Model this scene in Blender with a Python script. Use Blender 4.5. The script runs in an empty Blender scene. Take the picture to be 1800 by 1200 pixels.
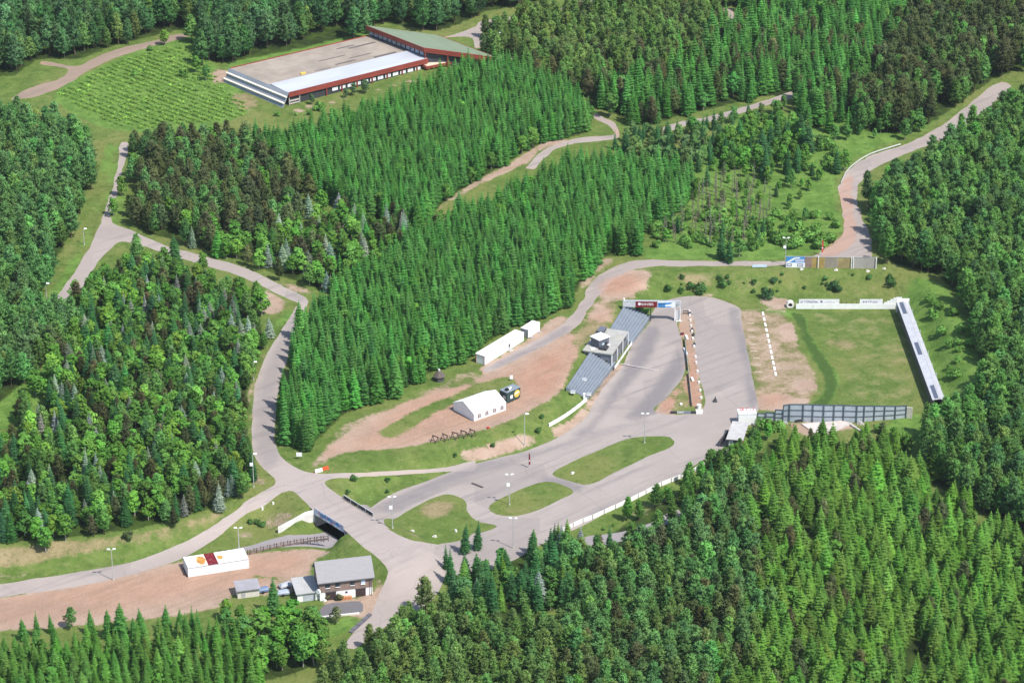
import bpy, math, random
import numpy as np
from mathutils import Vector, Matrix
from mathutils.geometry import delaunay_2d_cdt

random.seed(7)
rng = np.random.default_rng(7)
SC = bpy.context.scene
COL = SC.collection
R = math.radians

# ------------------------------------------------------------------ camera, sky, sun, exposure
CAM_H, PITCH, FPX = 377.0, R(25.0), 5157.0
cam_d = bpy.data.cameras.new('camera')
cam_d.sensor_width = 36.0
cam_d.lens = 36.0 * FPX / 1800.0
cam_d.clip_start = 5.0
cam_d.clip_end = 12000.0
cam = bpy.data.objects.new('camera', cam_d)
cam.location = (0, 0, CAM_H)
cam.rotation_euler = (R(90) - PITCH, 0, 0)
COL.objects.link(cam)
SC.camera = cam

SUN_ELEV, SUN_AZ = R(55), R(132)          # azimuth clockwise from +Y (away from the camera)
world = bpy.data.worlds.new('World')
SC.world = world
world.use_nodes = True
wn = world.node_tree.nodes
wl = world.node_tree.links
wn.clear()
sky = wn.new('ShaderNodeTexSky')
sky.sky_type = 'NISHITA'
sky.sun_disc = False
sky.sun_elevation = SUN_ELEV
sky.sun_rotation = SUN_AZ
sky.air_density = 1.0
sky.dust_density = 1.0
bg = wn.new('ShaderNodeBackground')
bg.inputs['Strength'].default_value = 0.15
wo = wn.new('ShaderNodeOutputWorld')
wl.new(sky.outputs[0], bg.inputs[0])
wl.new(bg.outputs[0], wo.inputs[0])

sun_d = bpy.data.lights.new('sun', 'SUN')
sun_d.energy = 4.6
sun_d.angle = R(0.5)
sun_d.color = (1.0, 0.95, 0.88)
sun = bpy.data.objects.new('sun', sun_d)
sdir = Vector((math.sin(SUN_AZ) * math.cos(SUN_ELEV), math.cos(SUN_AZ) * math.cos(SUN_ELEV), math.sin(SUN_ELEV)))
sun.rotation_euler = sdir.to_track_quat('Z', 'Y').to_euler()
sun.location = (0, 600, 500)
COL.objects.link(sun)

SC.view_settings.view_transform = 'Standard'
SC.view_settings.look = 'None'
SC.view_settings.exposure = 0.42
SC.view_settings.gamma = 1.0
SC.view_settings.use_curve_mapping = False
SC.cycles.max_bounces = 6
SC.cycles.diffuse_bounces = 3
SC.cycles.transparent_max_bounces = 4

# ------------------------------------------------------------------ pixel <-> place helpers (photo pixels, 1800 x 1200)
CP, SP = math.cos(PITCH), math.sin(PITCH)
def ray(px, py):
    u, v = (px - 900.0) / FPX, (600.0 - py) / FPX
    return u, CP + v * SP, -SP + v * CP
def atz(px, py, z):
    dx, dy, dz = ray(px, py)
    t = (z - CAM_H) / dz
    return np.array((dx * t, dy * t))
def scale_at(px, py):
    x, y = atz(px, py, 0)
    return FPX / math.sqrt(x * x + y * y + CAM_H ** 2)     # photo pixels per metre

# ------------------------------------------------------------------ terrain
GX0, GX1, GY0, GY1 = -330, 330, 520, 1330                  # one-metre raster of the place
NX, NY = GX1 - GX0 + 1, GY1 - GY0 + 1
XX, YY = np.meshgrid(np.arange(GX0, GX1 + 1, dtype=float), np.arange(GY0, GY1 + 1, dtype=float))

def inside(poly, X, Y):
    p = np.asarray(poly)
    m = np.zeros(X.shape, bool)
    n = len(p)
    for i in range(n):
        x0, y0 = p[i]
        x1, y1 = p[(i + 1) % n]
        if y0 == y1:
            continue
        c = (Y >= min(y0, y1)) & (Y < max(y0, y1))
        m ^= c & (X < (x1 - x0) * (Y - y0) / (y1 - y0) + x0)
    return m
def raster(poly):
    p = np.asarray(poly)
    out = np.zeros(XX.shape, bool)
    i0, i1 = max(0, int(p[:, 0].min() - GX0) - 1), min(NX, int(p[:, 0].max() - GX0) + 3)
    j0, j1 = max(0, int(p[:, 1].min() - GY0) - 1), min(NY, int(p[:, 1].max() - GY0) + 3)
    if i1 <= i0 or j1 <= j0:
        return out
    out[j0:j1, i0:i1] = inside(p, XX[j0:j1, i0:i1], YY[j0:j1, i0:i1])
    return out
def dist_to(poly, X, Y, closed=True):
    p = np.asarray(poly, float)
    d = np.full(X.shape, 1e9)
    n = len(p)
    for i in range(n if closed else n - 1):
        a, b = p[i], p[(i + 1) % n]
        ab = b - a
        L = ab @ ab + 1e-9
        t = np.clip(((X - a[0]) * ab[0] + (Y - a[1]) * ab[1]) / L, 0, 1)
        d = np.minimum(d, (X - a[0] - t * ab[0]) ** 2 + (Y - a[1] - t * ab[1]) ** 2)
    return np.sqrt(d)
def sstep(a, b, x):
    t = np.clip((x - a) / (b - a), 0, 1)
    return t * t * (3 - 2 * t)
def blur(a, r):
    r = int(r)
    if r < 1:
        return a
    for ax in (0, 1):
        for _ in range(2):
            pad = [(0, 0), (0, 0)]
            pad[ax] = (r + 1, r)
            c = np.cumsum(np.pad(a, pad, mode='edge'), axis=ax)
            if ax == 0:
                a = (c[2 * r + 1:, :] - c[:-2 * r - 1, :]) / (2 * r + 1)
            else:
                a = (c[:, 2 * r + 1:] - c[:, :-2 * r - 1]) / (2 * r + 1)
    return a

ZT = 4.2                                                    # terrace level above the arena floor
TERR = [(-500, 1010), (0, 958), (100, 948), (200, 938), (300, 915), (400, 885), (455, 862), (490, 862), (515, 880), (540, 900), (556, 904),
        (605, 934), (640, 962), (690, 1000), (725, 985), (735, 965), (720, 945), (690, 930), (655, 905), (604, 872), (580, 852),
        (600, 826), (700, 800), (760, 786), (850, 764), (925, 738), (985, 695), (998, 684), (1040, 620), (1075, 578), (1099, 536), (1096, 518),
        (1110, 500), (1150, 484), (1380, 476), (1540, 476), (1625, 492), (1672, 560), (1700, 650), (1722, 700), (1790, 742),
        (2300, 780), (2600, 300), (2300, -150), (-500, -150)]
terr_w = [atz(x, y, ZT) for x, y in TERR]
sd = dist_to(terr_w, XX, YY)
sd = np.where(inside(terr_w, XX, YY), sd, -sd)
HT = ZT * sstep(-9.0, 0.0, sd)
HT += 9.0 * sstep(880, 1300, YY)                                                  # the country rises gently behind
HT += 5.0 * sstep(150, 330, XX) * sstep(740, 860, YY)
HT += 0.25 * (np.sin(XX * .061 + 1.3) * np.sin(YY * .047) + np.sin(XX * .023 + YY * .031)) * sstep(2, 30, sd)
HT = blur(HT, 1)
# the bank is dug out under the two stand blocks
for quad_ in ([(993, 682), (1034, 703), (1084, 638), (1036, 616)], [(1070, 578), (1111, 605), (1145, 556), (1098, 533)], [(1040, 622), (1078, 646), (1112, 604), (1070, 580)]):
    qa, qb, qc, qd = [atz(x, y, z) for (x, y), z in zip(quad_, (4.4, .7, .7, 4.4))]
    ax = ((qb - qa) + (qc - qd)) / 2
    t_ = ((XX - qa[0]) * ax[0] + (YY - qa[1]) * ax[1]) / (ax @ ax)
    mid_ = (qa + qb + qc + qd) / 4
    big = [mid_ + (q - mid_) * 1.02 for q in (qa, qb, qc, qd)]
    HT = np.where(inside(big, XX, YY), np.minimum(HT, 4.4 - 3.7 * np.clip(t_, 0, 1) - 1.3), HT)
def bil(A, x, y):
    x = np.clip(np.asarray(x, float) - GX0, 0, NX - 1.001)
    y = np.clip(np.asarray(y, float) - GY0, 0, NY - 1.001)
    i, j = x.astype(int), y.astype(int)
    fx, fy = x - i, y - j
    return (A[j, i] * (1 - fx) + A[j, i + 1] * fx) * (1 - fy) + (A[j + 1, i] * (1 - fx) + A[j + 1, i + 1] * fx) * fy
def hgt(x, y):
    return float(bil(HT, x, y))
def at(px, py):
    z = 2.0
    for _ in range(40):
        p = atz(px, py, z)
        z += 0.5 * (hgt(*p) - z)
    return p
def at3(px, py):
    p = at(px, py)
    return Vector((p[0], p[1], hgt(*p)))
def W(pts):
    return [at(x, y) for x, y in pts]

# the underpass: a corridor kept at arena level below the road
UP0, UP1 = atz(579, 929, 0), atz(642, 898, 0)
up_d = (UP1 - UP0) / np.linalg.norm(UP1 - UP0)
up_n = np.array((-up_d[1], up_d[0]))
pA_, pB_ = atz(553, 897, 4.2), atz(605, 929, 4.2)
UP_OFF = float(((pA_ + pB_) / 2 - UP0) @ up_n)
UP0 = UP0 + up_n * UP_OFF
UP_HALF = abs(float((pA_ - pB_) @ up_n)) / 2 - .2
print('UNDERPASS', UP_OFF, UP_HALF)
du = (XX - UP0[0]) * up_d[0] + (YY - UP0[1]) * up_d[1]
dn = np.abs((XX - UP0[0]) * up_n[0] + (YY - UP0[1]) * up_n[1])
cutz = np.clip((dn - UP_HALF - 0.6) * np.where((du > -7) & (du < 20), 5.0, .8), 0, 20) + np.where((du > -32) & (du < 34), 0, 40)
HC = np.minimum(HT, cutz)

# ------------------------------------------------------------------ small modelling kit
class MB:
    def __init__(self):
        self.v, self.f, self.m = [], [], []
    def face(self, pts, m=0):
        k = len(self.v)
        self.v += [tuple(map(float, p)) for p in pts]
        self.f.append(tuple(range(k, k + len(pts))))
        self.m.append(m)
        return self
    def solid(self, bot, top, m=0):
        n, k = len(bot), len(self.v)
        self.v += [tuple(map(float, p)) for p in bot] + [tuple(map(float, p)) for p in top]
        self.f.append(tuple(range(k + n - 1, k - 1, -1)))
        self.f.append(tuple(range(k + n, k + 2 * n)))
        for i in range(n):
            j = (i + 1) % n
            self.f.append((k + i, k + j, k + n + j, k + n + i))
        self.m += [m] * (n + 2)
        return self
    def box(self, x0, x1, y0, y1, z0, z1, m=0):
        b = [(x0, y0), (x1, y0), (x1, y1), (x0, y1)]
        return self.solid([(x, y, z0) for x, y in b], [(x, y, z1) for x, y in b], m)
    def prism(self, poly, z0, z1, m=0):
        return self.solid([(x, y, z0) for x, y in poly], [(x, y, z1) for x, y in poly], m)
    def bar(self, a, b, w, h=None, m=0):
        a, b = Vector(a), Vector(b)
        h = h or w
        d = (b - a).normalized()
        s = d.cross(Vector((0, 0, 1)))
        s = s.normalized() if s.length > 1e-4 else Vector((1, 0, 0))
        u = s.cross(d)
        o = [(-1, -1), (1, -1), (1, 1), (-1, 1)]
        return self.solid([a + s * i * w / 2 + u * j * h / 2 for i, j in o], [b + s * i * w / 2 + u * j * h / 2 for i, j in o], m)
    def tube(self, a, b, r0, r1=None, n=8, m=0):
        a, b = Vector(a), Vector(b)
        r1 = r0 if r1 is None else r1
        d = (b - a).normalized()
        s = d.cross(Vector((0, 0, 1)))
        s = s.normalized() if s.length > 1e-4 else Vector((1, 0, 0))
        u = d.cross(s)
        c = [(math.cos(2 * math.pi * k / n), math.sin(2 * math.pi * k / n)) for k in range(n)]
        return self.solid([a + (s * i + u * j) * r0 for i, j in c], [b + (s * i + u * j) * r1 for i, j in c], m)
    def mesh(self, name, mats):
        me = bpy.data.meshes.new(name)
        me.from_pydata(self.v, [], self.f)
        for mt in (mats if isinstance(mats, (list, tuple)) else [mats]):
            me.materials.append(mt)
        if any(self.m):
            me.polygons.foreach_set('material_index', self.m)
        me.update()
        return me
    def build(self, name, mats, parent=None):
        o = bpy.data.objects.new(name, self.mesh(name, mats))
        COL.objects.link(o)
        if parent is not None:
            o.parent = parent
        return o
def tag(o, label, cat, group=None):
    o['label'] = label
    o['category'] = cat
    if group:
        o['group'] = group
    return o
def thing(name, label, cat, loc, rz=0.0, group=None):
    o = bpy.data.objects.new(name, None)
    o.empty_display_size = 1.0
    COL.objects.link(o)
    o.location = loc
    o.rotation_euler = (0, 0, rz)
    return tag(o, label, cat, group)
def edge_frame(A, B, z=None):
    """place for a building: its near base edge runs from photo point A to photo point B"""
    a, b = at(*A), at(*B)
    rz = math.atan2(b[1] - a[1], b[0] - a[0])
    if z is None:
        z = min(hgt(*a), hgt(*b))
    return (a[0], a[1], z), rz, float(np.linalg.norm(b - a))
def copy_tree(o, parent=None):
    c = o.copy()
    COL.objects.link(c)
    c.parent = parent
    for ch in o.children:
        copy_tree(ch, c)
    return c

# ------------------------------------------------------------------ materials
MATS = {}
def nodes_of(name):
    m = bpy.data.materials.new(name)
    m.use_nodes = True
    nt = m.node_tree
    for n in list(nt.nodes):
        nt.nodes.remove(n)
    out = nt.nodes.new('ShaderNodeOutputMaterial')
    b = nt.nodes.new('ShaderNodeBsdfPrincipled')
    nt.links.new(b.outputs[0], out.inputs[0])
    MATS[name] = m
    return m, nt, b
def N(nt, kind, **kw):
    n = nt.nodes.new(kind)
    for k, v in kw.items():
        if k.startswith('i_'):
            n.inputs[k[2:].replace('_', ' ')].default_value = v
        else:
            setattr(n, k, v)
    return n
def mixc(nt, fac, a, b, mode='MIX'):
    n = nt.nodes.new('ShaderNodeMix')
    n.data_type = 'RGBA'
    n.blend_type = mode
    n.clamp_factor = True
    for s, v in ((n.inputs[0], fac), (n.inputs[6], a), (n.inputs[7], b)):
        if hasattr(v, 'is_output') or isinstance(v, bpy.types.NodeSocket):
            nt.links.new(v, s)
        elif isinstance(v, (tuple, list)):
            s.default_value = tuple(v) + ((1.0,) if len(v) == 3 else ())
        else:
            s.default_value = v
    return n.outputs[2]
def mth(nt, op, a, b=None, c=None):
    n = nt.nodes.new('ShaderNodeMath')
    n.operation = op
    for s, v in zip(n.inputs, (a, b, c)):
        if v is None:
            continue
        if isinstance(v, bpy.types.NodeSocket):
            nt.links.new(v, s)
        else:
            s.default_value = v
    return n.outputs[0]
def smap(nt, v, a, b, lo=0.0, hi=1.0):
    n = nt.nodes.new('ShaderNodeMapRange')
    n.interpolation_type = 'SMOOTHSTEP'
    n.inputs['From Min'].default_value = a
    n.inputs['From Max'].default_value = b
    n.inputs['To Min'].default_value = lo
    n.inputs['To Max'].default_value = hi
    nt.links.new(v, n.inputs['Value'])
    return n.outputs[0]
def noise(nt, scale, detail=4, rough=0.55, vec=None, dist=0.0):
    n = nt.nodes.new('ShaderNodeTexNoise')
    n.inputs['Scale'].default_value = scale
    n.inputs['Detail'].default_value = detail
    n.inputs['Roughness'].default_value = rough
    n.inputs['Distortion'].default_value = dist
    if vec is not None:
        nt.links.new(vec, n.inputs['Vector'])
    return n.outputs[0]
def coords(nt, stretch=None):
    t = nt.nodes.new('ShaderNodeTexCoord')
    if stretch is None:
        return t.outputs['Object']
    mp = nt.nodes.new('ShaderNodeMapping')
    mp.inputs['Scale'].default_value = stretch
    nt.links.new(t.outputs['Object'], mp.inputs['Vector'])
    return mp.outputs[0]
def plain(name, col, rough=0.7, metal=0.0, var=0.15, scale=1.5, spec=0.3, stretch=None, dirt=None):
    """painted / weathered surface: own colour with blotches, streaks and a little dirt"""
    if name in MATS:
        return MATS[name]
    m, nt, b = nodes_of(name)
    v = coords(nt, stretch)
    n1 = noise(nt, scale, 5, 0.6, v)
    d = tuple(c * (1 - var) for c in col)
    l = tuple(min(1.0, c * (1 + var * .6)) for c in col)
    c = mixc(nt, smap(nt, n1, .3, .7), d, l)
    if dirt:
        n2 = noise(nt, scale * .45, 6, 0.7, v)
        c = mixc(nt, smap(nt, n2, .55, .75, 0, .6), c, dirt)
    nt.links.new(c, b.inputs['Base Color'])
    b.inputs['Roughness'].default_value = rough
    b.inputs['Metallic'].default_value = metal
    b.inputs['Specular IOR Level'].default_value = spec
    return m
def ribbed(name, col, period=0.25, axis='X', depth=0.35, rough=0.5, metal=0.0, var=0.1):
    """corrugated sheet or boards: bands across one object axis, in relief"""
    if name in MATS:
        return MATS[name]
    m, nt, b = nodes_of(name)
    v = coords(nt)
    w = nt.nodes.new('ShaderNodeTexWave')
    w.wave_type = 'BANDS'
    w.bands_direction = axis
    w.inputs['Scale'].default_value = 1.0 / period / 3.2
    w.inputs['Distortion'].default_value = 0.0
    nt.links.new(v, w.inputs['Vector'])
    n1 = noise(nt, .6, 5, .6, v)
    c = mixc(nt, smap(nt, n1, .3, .7), tuple(x * (1 - var) for x in col), tuple(x * (1 + var) for x in col))
    bp = nt.nodes.new('ShaderNodeBump')
    bp.inputs['Strength'].default_value = depth
    bp.inputs['Distance'].default_value = .06
    nt.links.new(w.outputs['Fac'], bp.inputs['Height'])
    nt.links.new(bp.outputs[0], b.inputs['Normal'])
    nt.links.new(c, b.inputs['Base Color'])
    b.inputs['Roughness'].default_value = rough
    b.inputs['Metallic'].default_value = metal
    return m
# ------------------------------------------------------------------ what lies where on the ground (photo outlines put down on the terrain)
def spline(pts, step=1.6, closed=True):
    p = np.asarray(pts, float)
    n = len(p)
    out = []
    for i in range(n if closed else n - 1):
        p0, p1, p2, p3 = (p[(i - 1) % n], p[i], p[(i + 1) % n], p[(i + 2) % n]) if closed else (p[max(i - 1, 0)], p[i], p[i + 1], p[min(i + 2, n - 1)])
        a = (np.linalg.norm(p1 - p0) + 1e-6) ** .5
        b_ = (np.linalg.norm(p2 - p1) + 1e-6) ** .5
        c = (np.linalg.norm(p3 - p2) + 1e-6) ** .5
        m1 = (p2 - p1) + b_ * ((p1 - p0) / a - (p2 - p0) / (a + b_)) if a > 1e-2 else p2 - p1
        m2 = (p2 - p1) + b_ * ((p3 - p2) / c - (p3 - p1) / (b_ + c)) if c > 1e-2 else p2 - p1
        k = max(1, int(np.linalg.norm(p2 - p1) / step))
        for t in np.arange(k) / k:
            out.append((2 * t ** 3 - 3 * t ** 2 + 1) * p1 + (t ** 3 - 2 * t ** 2 + t) * m1 + (-2 * t ** 3 + 3 * t ** 2) * p2 + (t ** 3 - t ** 2) * m2)
    if not closed:
        out.append(p[-1])
    return np.array(out)
def ragged(p, amp):
    p = np.array(p)
    if amp:
        n = len(p)
        j = rng.normal(0, amp, (n, 2))
        j = (j + np.roll(j, 1, 0) + np.roll(j, -1, 0)) / 1.7
        p = p + j
    return p

# paved areas: (class, photo outline, raggedness in metres)
PAVED = [
 ('asphalt_track', [(628, 893), (690, 868), (745, 847), (800, 826), (860, 808), (930, 790), (985, 766), (1030, 733), (1045, 706), (1075, 664), (1096, 640), (1112, 603),
   (1142, 565), (1147, 548), (1165, 530), (1200, 521), (1250, 522), (1284, 533), (1300, 542), (1303, 556), (1309, 590), (1318, 637), (1326, 680), (1333, 713), (1334, 720), (1312, 745), (1284, 772), (1266, 792), (1240, 806),
   (1180, 842), (1120, 872), (1080, 893), (1030, 920), (960, 952), (900, 985), (840, 1010), (775, 1000), (760, 965), (775, 955), (800, 951), (830, 938), (790, 940), (690, 930), (655, 912)], .08),
 ('service_road', [(470, 830), (447, 800), (443, 740), (447, 690), (457, 650), (476, 610), (500, 572), (520, 540), (527, 533), (536, 541), (526, 570), (510, 620), (493, 670), (485, 720),
   (483, 770), (494, 800), (520, 822), (560, 832), (700, 826), (800, 818), (835, 810), (835, 826), (785, 829), (700, 834), (610, 840), (571, 846), (605, 876), (655, 910), (690, 934), (730, 951), (770, 956), (785, 985),
   (770, 1040), (735, 1072), (692, 1092), (650, 1118), (622, 1140), (606, 1138), (624, 1108), (650, 1080), (664, 1050), (672, 1030), (682, 1003), (640, 962), (605, 931), (557, 900), (532, 878), (508, 862), (482, 874), (442, 898), (392, 936), (352, 963), (320, 981),
   (250, 1004), (130, 1031), (0, 1049), (-120, 1072), (-120, 1045), (0, 1026), (130, 1006), (220, 990), (282, 969), (340, 944), (400, 905), (448, 870), (486, 848)], .12),
 ('service_road', [(527, 533), (514, 528), (470, 508), (430, 488), (350, 464), (280, 442), (215, 425), (190, 440), (165, 470), (150, 495), (138, 512), (95, 545), (60, 570), (84, 541), (130, 480), (168, 412), (192, 350), (208, 285),
   (214, 250), (223, 250), (216, 300), (206, 340), (198, 392), (228, 404), (290, 431), (350, 448), (430, 471), (500, 504), (540, 526), (536, 541)], .15),
 ('gravel_road', [(848, 656), (900, 636), (960, 606), (1010, 576), (1038, 540), (1060, 510), (1086, 487), (1130, 471), (1200, 468), (1300, 467), (1400, 467), (1460, 469), (1530, 469), (1532, 440), (1530, 410), (1514, 380), (1506, 346), (1514, 316), (1546, 291), (1600, 268), (1660, 241),
   (1722, 201), (1776, 150), (1762, 144), (1702, 184), (1650, 224), (1590, 254), (1530, 274), (1492, 299), (1475, 325), (1481, 378), (1478, 414), (1440, 446), (1400, 457), (1300, 459), (1200, 459), (1130, 457), (1090, 465), (1058, 481), (1034, 506), (1014, 540), (988, 570), (950, 594), (880, 630), (850, 648)], .25),
 ('gravel_road', [(1078, 236), (1040, 240), (1000, 246), (960, 262), (938, 280), (925, 296), (936, 298), (952, 283), (980, 262), (1010, 253), (1050, 248), (1082, 243), (1080, 215), (1060, 206), (1040, 196), (1036, 203), (1055, 214), (1072, 222)], .2),
 ('gravel_road', [(1150, 232), (1190, 216), (1245, 205), (1300, 190), (1360, 172), (1400, 160), (1404, 167), (1360, 182), (1300, 200), (1245, 214), (1192, 226), (1152, 240)], .2),
 ('gravel_road', [(780, 66), (800, 60), (835, 48), (845, 38), (900, 30), (950, 22), (1010, 8), (1060, -20), (1075, -14), (1020, 16), (950, 31), (900, 38), (862, 46), (845, 62), (850, 84), (836, 84), (826, 66)], .2),
 ('dirt_road', [(30, 166), (60, 152), (104, 140), (120, 122), (70, 112), (74, 108), (140, 116), (160, 104), (210, 86), (260, 74), (330, 58), (334, 63), (280, 78), (216, 98), (180, 112), (150, 128), (110, 152), (70, 168), (20, 176)], .3),
 ('gravel_road', [(1272, 15), (1280, 30), (1284, 56), (1292, 56), (1290, 30), (1282, 14)], .2),
 ('gravel_road', [(1585, -20), (1594, 0), (1600, 15), (1588, 38), (1594, 42), (1612, 18), (1604, 0), (1598, -20)], .2),
 ('asphalt_lane', [(440, 958), (480, 946), (520, 932), (553, 918), (600, 900), (640, 880), (668, 905), (640, 922), (600, 943), (575, 949), (520, 960), (440, 968), (380, 980), (380, 972)], .12),
 ('asphalt_lane', [(1030, 945), (1085, 936), (1150, 915), (1188, 893), (1196, 903), (1150, 931), (1085, 952), (1036, 960)], .15),
 ('asphalt_yard', [(572, 1062), (600, 1058), (632, 1056), (638, 1074), (626, 1080), (590, 1083), (560, 1086)], .12),
]
# grass and gravel islands cut into the paved areas (back to the ground sheet)
ISLANDS = [
 [(690, 932), (676, 918), (684, 911), (730, 890), (786, 868), (818, 881), (821, 897), (836, 914), (875, 925), (850, 934), (828, 938), (800, 951), (770, 954), (725, 949)],
 [(858, 893), (868, 881), (905, 865), (945, 848), (972, 847), (1008, 863), (990, 875), (960, 890), (930, 902), (900, 907), (872, 904)],
 [(971, 833), (1000, 815), (1050, 792), (1090, 775), (1130, 767), (1178, 768), (1186, 775), (1178, 786), (1150, 797), (1090, 825), (1040, 850), (1027, 852), (1002, 845)],
 [(1194, 552), (1212, 548), (1222, 630), (1233, 722), (1200, 728), (1166, 728), (1150, 722), (1176, 694), (1200, 664), (1206, 640), (1199, 600)],
]
PRIO = {'dirt_road': 1, 'gravel_road': 2, 'asphalt_yard': 3, 'asphalt_lane': 4, 'asphalt_track': 5, 'service_road': 7}
polys = []                                                   # (class, world outline, priority)
for cls, pts, amp in PAVED:
    polys.append((cls, ragged(spline(W(pts)), amp), PRIO[cls]))
for pts in ISLANDS:
    polys.append(('ground', ragged(spline(W(pts)), .12), 6))
paved_mask = np.zeros(XX.shape)
for cls, p, pr in sorted(polys, key=lambda q: q[2]):
    m = raster(p)
    paved_mask[m] = 0.0 if cls == 'ground' else 1.0

# soft masks on the ground sheet: bare gravel, dry grass, lush grass, forest floor, warm (reddish) tint
M_DIRT, M_DRY, M_LUSH, M_WARM, M_DARK = (np.zeros(XX.shape) for _ in range(5))
def patch(A, pts, val=1.0, soft=2, mode='max'):
    m = blur(raster(spline(W(pts))).astype(float), soft) * abs(val)
    if mode == 'max':
        np.maximum(A, m, out=A)
    else:
        A *= (1 - m)
# bare gravel and earth
patch(M_DIRT, [(548, 830), (600, 798), (700, 788), (780, 772), (880, 748), (930, 722), (985, 690), (1000, 655), (1040, 592), (1075, 560), (1098, 536), (1094, 515), (1060, 520), (1030, 560), (985, 590), (930, 618), (860, 655), (790, 682), (690, 716), (630, 745), (575, 790), (552, 808)])
patch(M_DIRT, [(660, 768), (700, 737), (780, 702), (850, 672), (902, 662), (908, 680), (880, 690), (840, 695), (800, 708), (750, 735), (700, 768)], -1, 2, 'sub')
patch(M_DIRT, [(690, 770), (720, 750), (770, 735), (800, 745), (760, 765)], .7, 2)
patch(M_DIRT, [(590, 812), (640, 800), (720, 792), (850, 762), (930, 735), (975, 712), (1000, 695), (1024, 702), (985, 745), (930, 770), (860, 790), (780, 812), (700, 820), (600, 824)], -.85, 2, 'sub')
patch(M_DIRT, [(790, 800), (850, 780), (930, 762), (955, 768), (900, 796), (830, 812)], .85, 1)
patch(M_DIRT, [(-120, 1075), (0, 1052), (200, 1012), (330, 984), (440, 972), (580, 952), (600, 960), (575, 972), (548, 985), (545, 1015), (440, 1012), (408, 1030), (402, 1060), (300, 1082), (200, 1094), (100, 1102), (0, 1108), (-120, 1120)])
patch(M_DIRT, [(655, 1035), (690, 1030), (684, 1078), (640, 1088), (570, 1064), (556, 1054), (620, 1048)], .8, 1)
patch(M_DIRT, [(1150, 722), (1176, 694), (1202, 660), (1212, 640), (1212, 660), (1190, 700), (1182, 727), (1240, 729), (1226, 734), (1150, 732)], .95, 1)
patch(M_DIRT, [(-120, 1020), (0, 1004), (120, 996), (220, 978), (270, 965), (275, 972), (220, 988), (120, 1004), (0, 1022), (-120, 1042)], .75, 2)
patch(M_DIRT, [(440, 930), (470, 905), (520, 895), (550, 905), (520, 922), (470, 935)], .62, 2)
patch(M_DIRT, [(400, 945), (430, 925), (470, 935), (450, 950)], .58, 2)
patch(M_DIRT, [(1048, 520), (1056, 490), (1085, 478), (1140, 472), (1150, 480), (1140, 500), (1120, 520), (1100, 535), (1060, 540)], .95, 3)
patch(M_DIRT, [(1036, 470), (1050, 455), (1090, 452), (1080, 462), (1056, 478), (1040, 500), (1022, 520), (1015, 500)], .8, 2)
patch(M_DIRT, [(1290, 545), (1405, 543), (1425, 585), (1440, 640), (1448, 680), (1420, 705), (1335, 722), (1318, 650)], .50, 1)
patch(M_DIRT, [(1325, 700), (1390, 690), (1390, 712), (1330, 722)], .95, 2)
patch(M_DIRT, [(1390, 670), (1440, 665), (1445, 685), (1395, 690)], .85, 2)
patch(M_DIRT, [(1370, 565), (1408, 560), (1415, 600), (1385, 605)], .8, 2)
patch(M_DIRT, [(1194, 552), (1212, 548), (1222, 630), (1233, 722), (1222, 724), (1206, 640), (1201, 600)], 1, 1)
patch(M_DIRT, [(1150, 722), (1176, 694), (1200, 664), (1206, 640), (1209, 660), (1190, 700), (1175, 727)], .85, 1)
patch(M_DIRT, [(1300, 500), (1360, 490), (1340, 510), (1300, 512)], .62, 3)
patch(M_DIRT, [(1330, 520), (1395, 525), (1395, 545), (1340, 538)], .75, 2)
patch(M_DIRT, [(445, 512), (470, 510), (505, 540), (480, 555), (462, 550)], .9, 2)
patch(M_DIRT, [(440, 840), (432, 780), (436, 700), (448, 655), (470, 615), (478, 612), (455, 660), (447, 710), (444, 780), (452, 830), (470, 850), (460, 858)], .85, 1)
patch(M_DIRT, [(480, 490), (520, 500), (545, 505), (550, 520), (520, 515), (480, 498)], .8, 2)
patch(M_DIRT, [(200, 400), (228, 402), (222, 416), (190, 420)], .9, 1)
patch(M_DIRT, [(372, 125), (400, 120), (402, 148), (380, 150)], .9, 2)
patch(M_DIRT, [(1355, 243), (1395, 238), (1390, 252), (1350, 253)], .75, 2)
patch(M_DIRT, [(1440, 448), (1478, 414), (1484, 378), (1490, 414), (1530, 440), (1530, 452), (1460, 458)], .9, 1)
patch(M_DIRT, [(755, 385), (800, 350), (870, 312), (930, 285), (945, 268), (1000, 245), (990, 240), (935, 262), (900, 285), (860, 305), (780, 355)], .95, 1)
patch(M_DIRT, [(505, 195), (560, 181), (640, 161), (740, 136), (745, 140), (640, 167), (520, 199)], .7, 1)
patch(M_DIRT, [(870, 100), (905, 95), (910, 108), (872, 116)], .8, 2)
patch(M_DIRT, [(966, 758), (1000, 736), (1032, 712), (1043, 714), (1020, 745), (985, 772)], .9, 1)
patch(M_DIRT, [(1030, 706), (1052, 682), (1078, 646), (1100, 640), (1074, 678), (1050, 706), (1036, 732)], .9, 1)
patch(M_DIRT, [(836, 648), (856, 660), (930, 614), (962, 596), (1000, 560), (985, 552), (950, 574), (925, 596), (850, 640)], .8, 1)
patch(M_DIRT, [(560, 806), (600, 745), (660, 722), (720, 700), (760, 676), (830, 648), (850, 656), (780, 690), (700, 724), (620, 756), (580, 800)], .55, 1)
patch(M_DRY, [(560, 800), (600, 740), (700, 700), (830, 645), (850, 652), (720, 712), (600, 760)], .5, 2)
patch(M_DIRT, [(1000, 600), (1030, 565), (1062, 560), (1040, 592), (1015, 620)], -.75, 2, 'sub')
patch(M_DRY, [(1000, 600), (1030, 565), (1062, 560), (1040, 592), (1015, 620)], .75, 2)
patch(M_DIRT, [(1055, 535), (1085, 518), (1094, 532), (1070, 560)], -.6, 2, 'sub')
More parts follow.
